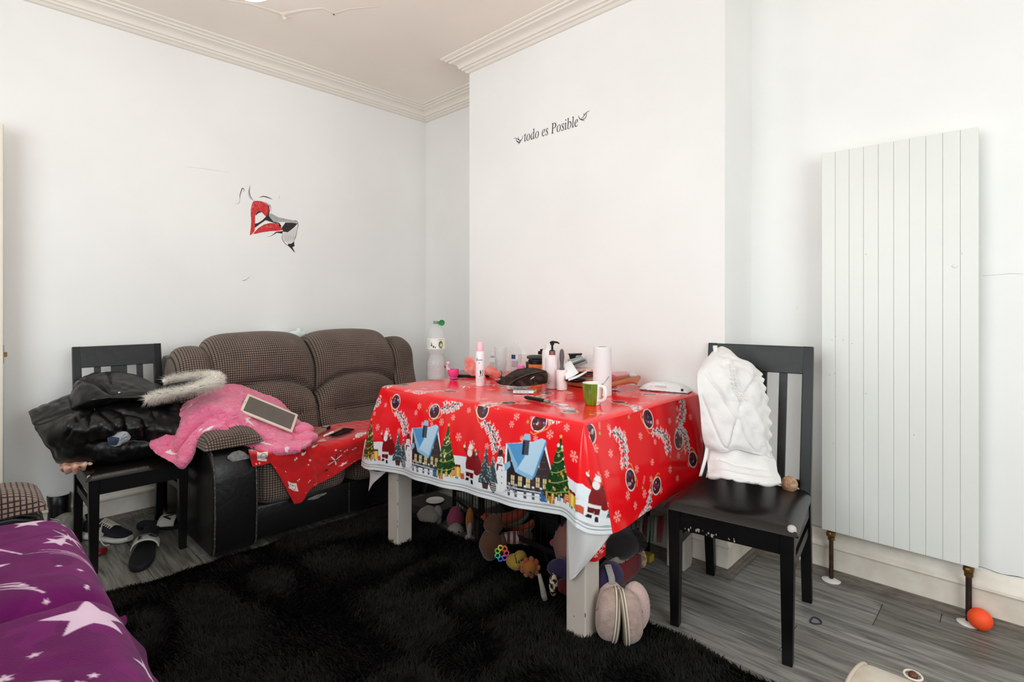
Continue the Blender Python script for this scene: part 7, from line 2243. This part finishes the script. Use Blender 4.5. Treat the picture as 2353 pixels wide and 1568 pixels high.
# ------------------------------------------------------------------ pair of slippers standing heel up by the front table leg
M_suede = mat('dusty_pink_suede', (176, 152, 142), .95, rgb2=(158, 134, 124), vscale=50, bump=.3, bscale=160, sheen=.3)
M_fluff = mat('pale_pink_fleece', (196, 166, 160), 1.0, bump=.5, bscale=120, sheen=.4)
M_sole = mat('taupe_rubber_sole', (132, 116, 100), .7); M_welt = mat('cream_welt', (220, 208, 192), .6)
for k, (px, py, tt, s_, lb) in enumerate(((1411, 1408, 1.86, -1, 'left slipper of the dusty pink pair, touching the table leg'), (1434, 1415, 1.845, 1, 'right slipper of the dusty pink pair, nearest the chair'))):
    c = P(px, py, t=tt)
    c[2] = .108
    o = thing('slipper', lb, 'slipper', (c[0], c[1], .012), 'pair of dusty pink slippers')
    tilt = -.09 * s_
    Rm = np.array(Matrix((Vector(RV), Vector(WV), Vector((0, 0, 1)))).transposed() @ Matrix.Rotation(tilt, 3, 'Y'))
    def L(a, d, z): return c + Rm @ np.array([a, d, z])
    nA, nB = 40, 30
    ph_ = np.linspace(0, 2 * np.pi, nA); th_ = np.linspace(0, np.pi / 2, nB)
    wz = np.interp(np.sin(ph_), [-1, 0, 1], [1.0, .92, .85])
    X = np.array([[L(s_ * .062 * np.sin(t_) ** .9, .050 * np.cos(p_) * np.cos(t_) ** .55, .092 * np.sin(p_) * np.cos(t_) ** .55) for p_ in ph_] for t_ in th_])
    b = MB(); b.grid(X); obj('upper', b.mesh('upper', M_suede, smooth=180), o)
    ring = lambda a, f: [L(a * s_, .0535 * f * math.cos(p_), .0965 * f * math.sin(p_)) for p_ in np.linspace(0, 2 * np.pi, 48, endpoint=False)]
    b = MB(); b.grid(np.array([ring(-.012, .001), ring(-.012, .98), ring(-.010, 1.0), ring(.002, 1.0), ring(.002, .9)]), closed_u=True); obj('sole', b.mesh('sole', M_sole, smooth=40), o)
    b = MB(); b.tube(ring(.004, 1.0), .0024, n=6, closed=True); obj('welt', b.mesh('welt', M_welt, smooth=60), o)
    b = MB(); b.tube(ring(-.006, 1.01), .0016, n=6, closed=True); obj('welt', b.mesh('welt', M_welt, smooth=60), o)
    b = MB(); b.tube([L(s_ * .0625 * math.sin(t_) ** .9 + s_ * .001, .052 * math.cos(t_) ** .55 * -.6, .094 * math.cos(t_) ** .55 * .55) for t_ in np.linspace(.05, 1.5, 16)], .0012, n=5); obj('seam', b.mesh('seam', M_sole, smooth=60), o)
    cz = L(.050 if s_ > 0 else .0, .050, .004)
    obj('fleece_cuff', MB().ell(cz, (.052, .048, .086), rot=Bm, nu=26, nv=16, nz=.004, ns=30).mesh('fleece_cuff', M_fluff, smooth=180), o)

# ------------------------------------------------------------------ shoes under and beside the left chair
M_navy = mat('navy_suede', (20, 20, 30), .8, var=.2, vscale=30); M_swhite = mat('white_shoe_leather', (206, 202, 196), .5, var=.03, vscale=20); M_lace = mat('cream_lace', (196, 188, 172), .9)


def shoe_frame(toe, heel):
    toe, heel = np.array(toe), np.array(heel)
    d = toe - heel; Ls = np.linalg.norm(d); d /= Ls
    s = np.array([-d[1], d[0], 0.0])
    return lambda a, w, z: heel + d * a * Ls + s * w + UV3 * z, Ls


def loft(name, F, secs, m, parent, n=26):
    """secs: (along, half width, z bottom, z top)"""
    sc = crom(np.array(secs), 26)
    X = []
    for a, w, z0, z1 in sc:
        X.append([F(a, w * np.sign(math.cos(p)) * abs(math.cos(p)) ** .8, (z0 + z1) / 2 + (z1 - z0) / 2 * np.sign(math.sin(p)) * abs(math.sin(p)) ** .8) for p in np.linspace(0, 2 * np.pi, n, endpoint=False)])
    b = MB(); b.grid(np.array(X), closed_u=True)
    b.add([X[0][i] for i in range(n)], [tuple(range(n))]); b.add([X[-1][i] for i in range(n)], [tuple(range(n))])
    return obj(name, b.mesh(name, m, smooth=60), parent)


toe, heel = P(300, 1247, z=0), P(222, 1240, z=0)
heel = toe + (heel - toe) / np.linalg.norm(heel - toe) * .265
F_, _ = shoe_frame(toe, heel)
tr_ = thing('trainer', 'navy and white lace-up trainer under the left chair', 'shoe', tuple((toe + heel) / 2))
loft('sole', F_, [(0, .024, .001, .040), (.08, .036, .001, .046), (.35, .034, .001, .036), (.65, .044, .001, .030), (.88, .042, .001, .034), (1.0, .018, .008, .034)], M_swhite, tr_)
loft('upper', F_, [(.02, .018, .034, .075), (.08, .030, .034, .105), (.22, .032, .032, .098), (.40, .032, .030, .100), (.55, .038, .028, .082), (.75, .040, .026, .056), (.92, .032, .028, .044), (.98, .012, .030, .038)], M_navy, tr_)
for s_ in (-1, 1):
    b = MB(); b.grid(np.array([[F_(.46 + .06 * f, s_ * (.0372 + .003 * f) * (1 - .1 * g), .034 + .044 * g) for f in (0, .4, .8)] for g in (0, .5, 1)])); o = obj('side_panel', b.mesh('side_panel', M_swhite), tr_); solidify(o, .004)
    b = MB(); b.bar(F_(.26, s_ * .036, .086), F_(.56, s_ * .041, .044), .004, .016); obj('side_flash', b.mesh('side_flash', M_swhite, bevel=.001), tr_)
b = MB(); b.bar(F_(.40, 0, .100), F_(.64, 0, .078), .030, .006); obj('tongue', b.mesh('tongue', M_swhite, bevel=.002), tr_)
b = MB(); b.bar(F_(.06, 0, .10), F_(.02, 0, .125), .02, .006); obj('heel_tab', b.mesh('heel_tab', M_navy, bevel=.002), tr_)
for k in range(6):
    a = .42 + .042 * k
    obj('lace', MB().tube([F_(a, -.026, .092 - .004 * k), F_(a + .02, 0, .110 - .0055 * k), F_(a + .036, .026, .090 - .004 * k)], .0032, n=7).mesh('lace', M_lace, smooth=60), tr_)
lc = crom(np.array([F_(.50, .030, .090), F_(.52, .046, .070), F_(.56, .055, .030), F_(.66, .060, .006), F_(.74, .050, .004)]), 20) if (np.array(F_(.5, .05, 0)) - C0) @ WV < (np.array(F_(.5, -.05, 0)) - C0) @ WV else crom(np.array([F_(.50, -.030, .090), F_(.52, -.046, .070), F_(.56, -.055, .030), F_(.66, -.060, .006), F_(.74, -.050, .004)]), 20)
obj('lace', MB().tube(lc, .003, n=7).mesh('lace', M_lace, smooth=60), tr_)

OUT = [(0, .0), (.02, .026), (.10, .036), (.30, .034), (.50, .038), (.72, .048), (.88, .044), (.97, .026), (1.0, .0)]


def slide(name, label, toe, heel, z0, strap_a, txt, flip, roll=0.0):
    F_, Ls = shoe_frame(toe, heel)
    o = thing(name, label, 'sandal', tuple((np.array(toe) + np.array(heel)) / 2), 'navy slide sandals with white strap')
    oo = crom(np.array(OUT), 30)
    loop = [(a, w) for a, w in oo] + [(a, -w) for a, w in oo[::-1][1:-1]]
    sl_ = lambda a: z0 + .016 * (a - .55) ** 2
    b = MB(); nL = len(loop)
    rows = []
    for h_, sc in ((.0, .94), (.004, 1.0), (.020, 1.0), (.024, .96)): rows.append([F_(.5 + (a - .5) * (1 if sc == 1 else .985), w * sc, sl_(a) + h_) for a, w in loop])
    b.grid(np.array(rows), closed_u=True); b.add(rows[0], [tuple(range(nL))[::-1]]); b.add(rows[-1], [tuple(range(nL))])
    obj('sole', b.mesh('sole', M_navy, smooth=50), o)
    b = MB(); rows = [[F_(.5 + (a - .5) * sc, w * sc, sl_(a) + .0245 + .001 * (1 - sc)) for a, w in loop] for sc in (.9, .02)]; b.grid(np.array(rows), closed_u=True); obj('footbed', b.mesh('footbed', mat('black_footbed', (12, 12, 14), .7), smooth=60), o)
    def S(u, v, e=0.0):              # u across in [-1,1], v along in metres from the strap middle
        a = strap_a + v / Ls
        an = u * 1.45
        return F_(a, (.054 + e) * math.sin(an), sl_(a) + .012 + (.050 + e) * math.cos(an) ** .8)
    b = MB(); b.grid(np.array([[S(u, v) for u in np.linspace(-1, 1, 25)] for v in np.linspace(-.042, .042, 5)])); st = obj('strap', b.mesh('strap', M_swhite, smooth=60), o); solidify(st, .004, 1)
    if txt:
        f = -1 if flip else 1
        text_on('lettering', txt, .094 if len(txt) > 2 else .074, lambda a, c_: S(f * a / .078 + (.12 if len(txt) < 3 else 0), -f * -c_, .0085), M_ink, st, None, .025, h=.048)
    return o


slide('slide_sandal', 'navy slide sandal with white lettered strap, toe to the rug', P(318, 1318, z=0), P(352, 1212, z=0), .001, .55, 'Le', False)
slide('slide_sandal', 'navy slide sandal with white lettered strap, by the chair rear leg', P(424, 1210, z=0), P(318, 1214, z=0), .001, .70, "VI'S", False)
o = obj('red_toy_car', MB().ell(P(230, 1268, z=.014), (.022, .03, .014), rot=Bm, p=.6, nu=16, nv=10).mesh('red_toy_car', mat('dark_red_plastic', (130, 22, 26), .4), smooth=60)); tag(o, 'small dark red toy peeping out beside the purple blanket', 'toy')
# boots at the wall behind the near sofa arm
M_silver = mat('silver_grey_suede', (142, 138, 130), .7, rgb2=(112, 110, 104), vscale=40)
toe, heel = P(150, 1240, z=0), P(80, 1225, z=0)
c = P(136, 1228, z=0)
bt = thing('ankle_boot', 'black and silver ankle boot standing between the wall and near sofa', 'boot', tuple(c))
cb0 = np.array([c[0], c[1], 0])
obj('shaft', MB().lathe([(.045, .02), (.050, .08), (.047, .15), (.050, .205), (.046, .208), (.040, .15)], tuple(cb0), 26, caps=False).mesh('shaft', mat('black_boot_leather', (14, 14, 14), .35), smooth=60), bt)
obj('vamp', MB().ell(cb0 + RV * .055 - WV * .02 + UV3 * .060, (.085, .048, .058), rot=Bm, nu=24, nv=14).mesh('vamp', M_silver, smooth=180), bt)
for k in range(2): obj('stitched_band', MB().tube([cb0 + RV * (.01 + .115 * f) - WV * (.065 - .02 * f) + UV3 * (.105 - .055 * f ** 1.5 - .010 * k) for f in np.linspace(0, 1, 8)], .002, n=6).mesh('stitched_band', M_swhite, smooth=60), bt)
obj('sole', MB().ell(cb0 + RV * .045 - WV * .01 + UV3 * .010, (.11, .05, .0095), rot=Bm, p=.6, nu=22, nv=8).mesh('sole', M_black, smooth=60), bt)

# ------------------------------------------------------------------ other things on the floor
c = P(2252, 1402, y=2.592)
o = obj('orange_ball', MB().ell((c[0], c[1], .0375), (.037, .037, .037), nu=34, nv=22).mesh('orange_ball', mat('bright_orange_rubber', (255, 84, 34), .55), smooth=180)); tag(o, 'bright orange ball on the floor beside the right radiator pipe', 'ball')
c = P(1873, 1427, z=.003)
o = obj('hair_tie', MB().tube([(c[0] + .017 * math.cos(a) + .004 * math.cos(2 * a), c[1] + .024 * math.sin(a), .003) for a in np.linspace(0, 2 * math.pi, 28, endpoint=False)], .0022, n=7, closed=True).mesh('hair_tie', mat('dark_purple_elastic', (44, 34, 62), .7), smooth=60)); tag(o, 'dark purple hair tie lying on the grey floor planks', 'hair tie')
M_bsuede = mat('beige_suede', (206, 196, 180), .95, rgb2=(190, 174, 154), vscale=14, bump=.2, bscale=200, sheen=.2)
bo = thing('suede_boot', 'beige suede boot with button loop lying at the bottom right corner', 'boot', (-.2, 1.87, 0))
def ringb(x, ry, rz, cy, cz_, n=36): return [(x + .03 * (math.cos(p) * ry / .08) * .4, cy + ry * math.cos(p), cz_ + rz * np.sign(math.sin(p)) * abs(math.sin(p)) ** .7) for p in np.linspace(0, 2 * math.pi, n, endpoint=False)]
secs = [(-.372, .072, .038), (-.366, .080, .044), (-.345, .084, .047), (-.25, .084, .048), (-.15, .080, .048), (-.06, .082, .050), (.02, .09, .052), (.06, .08, .045)]
b = MB(); b.grid(np.array([ringb(x, ry, rz, 1.868, .052) for x, ry, rz in secs]), closed_u=True); obj('shaft', b.mesh('shaft', M_bsuede, smooth=60), bo)
b = MB(); b.tube(ringb(-.366, .081, .045, 1.868, .052), .0055, n=8, closed=True); obj('collar_binding', b.mesh('collar_binding', mat('pale_suede_binding', (196, 184, 166), .9), smooth=60), bo)
b = MB(); b.ell((.015, 1.73, .054), (.062, .15, .052), nu=28, nv=18, p=.85); obj('foot', b.mesh('foot', M_bsuede, smooth=180), bo)
b = MB(); b.ell((.072, 1.76, .052), (.010, .17, .050), nu=26, nv=12, p=.6); obj('sole', b.mesh('sole', M_sole, smooth=60), bo)
c = np.array(P(2098, 1562, z=.085))
obj('button', MB().ell(c + UV3 * .012, (.012, .012, .008), rot=Matrix.Rotation(.9, 3, 'X'), nu=18, nv=10).mesh('button', mat('brown_wood_button', (92, 50, 34), .4), smooth=60), bo)
obj('button_loop', MB().tube([c + UV3 * .012 + np.array([.022 * math.cos(a), .016 * math.sin(a), .004 * math.sin(a)]) for a in np.linspace(0, 2 * math.pi, 26, endpoint=False)], .0032, n=7, closed=True).mesh('button_loop', M_welt, smooth=60), bo)
# ------------------------------------------------------------------ stickers on the walls
M_lred = mat('sticker_red', (190, 34, 38), .45, rgb2=(216, 54, 54), vscale=60); M_lhi = mat('sticker_pink_highlight', (234, 150, 146), .5); M_lblk = mat('sticker_black', (36, 28, 28), .5); M_lgrey = mat('sticker_grey_shading', (176, 172, 170), .6)


def wallL(cx_, cy_):          # sketch coordinates of the left wall sticker -> wall point
    return np.array(P(520 + cx_ / 6.03, 400 + cy_ / 6.03, x=XL))


lips = thing('lips_sticker', 'wall sticker of red lips biting, drawn in black and red on the left wall', 'sticker', tuple(wallL(550, 600)))


def flat(name, pts, m, parent, lift, W=wallL, n=(1, 0, 0)):
    q = [W(*p) for p in pts]
    nn = np.array(n)
    b = MB(); b.prism(q, tuple(nn * .0002), tuple(nn * lift))
    return obj(name, b.mesh(name, m), parent)


def stroke(name, pts, w, m, parent, lift=.0012, W=wallL, n=(1, 0, 0), k=18):
    q = crom(np.array([W(*p) for p in pts]), k)
    d = np.gradient(q, axis=0); d /= np.linalg.norm(d, axis=1, keepdims=True)
    s = np.cross(d, np.array(n))
    ww = (w * np.sin(np.linspace(.12, math.pi - .12, k)) ** .7)[:, None]
    nn = np.array(n) * lift
    X = np.array([q + s * ww + nn, q - s * ww + nn])
    b = MB(); b.grid(X)
    o = obj(name, b.mesh(name, m), parent)
    return o


flat('grey_shading', [(590, 560), (620, 545), (720, 600), (860, 630), (960, 650), (985, 690), (860, 668), (740, 665), (660, 675), (600, 650)], M_lgrey, lips, .0004)
flat('grey_shading', [(785, 815), (850, 806), (930, 762), (978, 730), (972, 830), (930, 930), (860, 968), (800, 930), (776, 880)], mat('sticker_pale_grey', (216, 212, 210), .6), lips, .0004)
flat('grey_shading', [(385, 372), (470, 372), (560, 396), (608, 440), (600, 470), (560, 420), (470, 384)], M_lgrey, lips, .0004)
flat('upper_lip', [(375, 378), (430, 372), (500, 388), (560, 420), (590, 455), (592, 510), (578, 570), (548, 590), (520, 560), (490, 530), (450, 515), (410, 540), (398, 590), (398, 660), (400, 720), (390, 790), (350, 840), (325, 850), (340, 740), (346, 640), (338, 560), (340, 490), (355, 420)], M_lred, lips, .0008)
flat('mouth_dark', [(578, 560), (600, 600), (650, 660), (735, 680), (765, 725), (740, 740), (720, 690), (640, 672), (590, 655), (545, 640), (470, 690), (400, 745), (395, 690), (440, 680), (500, 640), (545, 595)], M_lblk, lips, .0010)
flat('mouth_dark', [(410, 545), (450, 512), (492, 528), (470, 535), (440, 545), (405, 580)], M_lblk, lips, .0011)
flat('mouth_dark', [(560, 420), (592, 452), (602, 510), (585, 600), (565, 590), (590, 510), (580, 455)], M_lblk, lips, .0012)
flat('lower_lip', [(368, 830), (440, 752), (520, 702), (600, 680), (690, 682), (740, 712), (790, 776), (720, 788), (600, 794), (480, 812), (400, 830)], M_lred, lips, .0008)
flat('dark_corner', [(820, 672), (900, 676), (985, 688), (940, 740), (900, 772), (850, 808), (790, 800), (768, 745)], M_lblk, lips, .0009)
flat('dark_corner', [(860, 968), (900, 965), (935, 938), (946, 1000), (915, 1015), (955, 1092), (905, 1040), (850, 990)], M_lblk, lips, .0009)
flat('dark_corner', [(690, 800), (790, 790), (772, 828), (700, 815), (640, 850), (600, 868), (650, 835)], M_lblk, lips, .0009)
for pts, w in (([(188, 350), (188, 300), (205, 240), (222, 198), (245, 215), (242, 245)], .0022), ([(120, 410), (160, 412), (182, 385), (188, 345)], .0008), ([(330, 160), (320, 210), (316, 250), (340, 325), (382, 376)], .0022), ([(300, 250), (315, 310), (350, 360)], .0008), ([(460, 322), (520, 312), (580, 328), (638, 352)], .0030), ([(590, 420), (612, 450), (620, 520)], .0014),
               ([(935, 642), (975, 655), (992, 700), (984, 770)], .0020), ([(984, 740), (970, 840), (940, 920), (940, 990)], .0012), ([(776, 830), (772, 890), (810, 960), (880, 1010), (940, 1085)], .0016), ([(560, 872), (610, 862), (650, 838)], .0007), ([(720, 350), (735, 320), (732, 300)], .0005), ([(220, 1478), (260, 1472), (310, 1440)], .0010)):
    stroke('pen_stroke', pts, w, M_lblk, lips)
for k in range(9):
    a = 810 + k * 18
    stroke('hatching', [(a, 830 + k * 3), (a + 12, 880), (a + 2, 940 - k * 4)], .0005, M_lgrey if k % 2 else M_lblk, lips)
for k in range(12):
    a = 620 + k * 30
    stroke('hatching', [(a, 560 + k * 8), (a - 12, 600 + k * 6), (a + 4, 640 + k * 3)], .0005, M_lblk if k % 3 == 0 else M_lgrey, lips)
for pts in ([(350, 480), (370, 430), (388, 400)], [(360, 470), (385, 440)], [(352, 520), (366, 490)], [(420, 400), (450, 440), (470, 480)], [(400, 395), (420, 430)], [(450, 395), (490, 440)], [(520, 745), (560, 725), (575, 745)], [(560, 715), (590, 745)], [(600, 710), (610, 745)], [(635, 710), (620, 740)], [(480, 760), (500, 740)], [(680, 700), (700, 730)], [(540, 540), (560, 500)]):
    stroke('lip_highlight', pts, .0011, M_lhi, lips, .0014, k=10)

# motto on the chimney breast
M_motto = mat('dark_vinyl_lettering', (52, 48, 46), .5)
mo = thing('wall_lettering', 'small black motto sticker with leafy flourishes on the chimney breast', 'sticker', tuple(P(1265, 295, y=YC)))
a, b_ = P(1204, 306, y=YC - .0008), P(1328, 272, y=YC - .0008)
mid_, W_t = (a + b_) / 2, b_[0] - a[0]
zt = P(1266, 296, y=YC)[2]
text_on('lettering', 'todo es Posible', W_t, lambda u, v: (mid_[0] + u, YC - .0010, zt + v), M_motto, mo, 'italic', h=.062, unslant=.16)


def wallC(cx_, cy_): return np.array(P(1160 + cx_ / 10.7, 230 + cy_ / 10.7, y=YC))


for pts, w in (([(215, 945), (265, 935), (310, 955), (350, 985), (400, 990), (430, 950), (445, 905), (440, 868)], .0020), ([(275, 940), (290, 1000), (330, 1040), (380, 1035)], .0022), ([(400, 985), (380, 1030), (350, 1060), (328, 1090)], .0024), ([(330, 905), (335, 950), (360, 985)], .0018), ([(300, 1000), (340, 1030), (395, 990)], .0014),
               ([(2090, 262), (2020, 300), (1960, 370), (1920, 430), (1870, 465)], .0022), ([(1812, 375), (1825, 430), (1860, 475), (1900, 490), (1970, 520)], .0022), ([(2012, 320), (2005, 390), (1975, 450), (1920, 488)], .0020), ([(1942, 325), (1950, 365), (1945, 400)], .0018), ([(1870, 470), (1910, 480), (1960, 450)], .0014)):
    stroke('flourish', pts, w, M_motto, mo, .0010, wallC, (0, -1, 0))
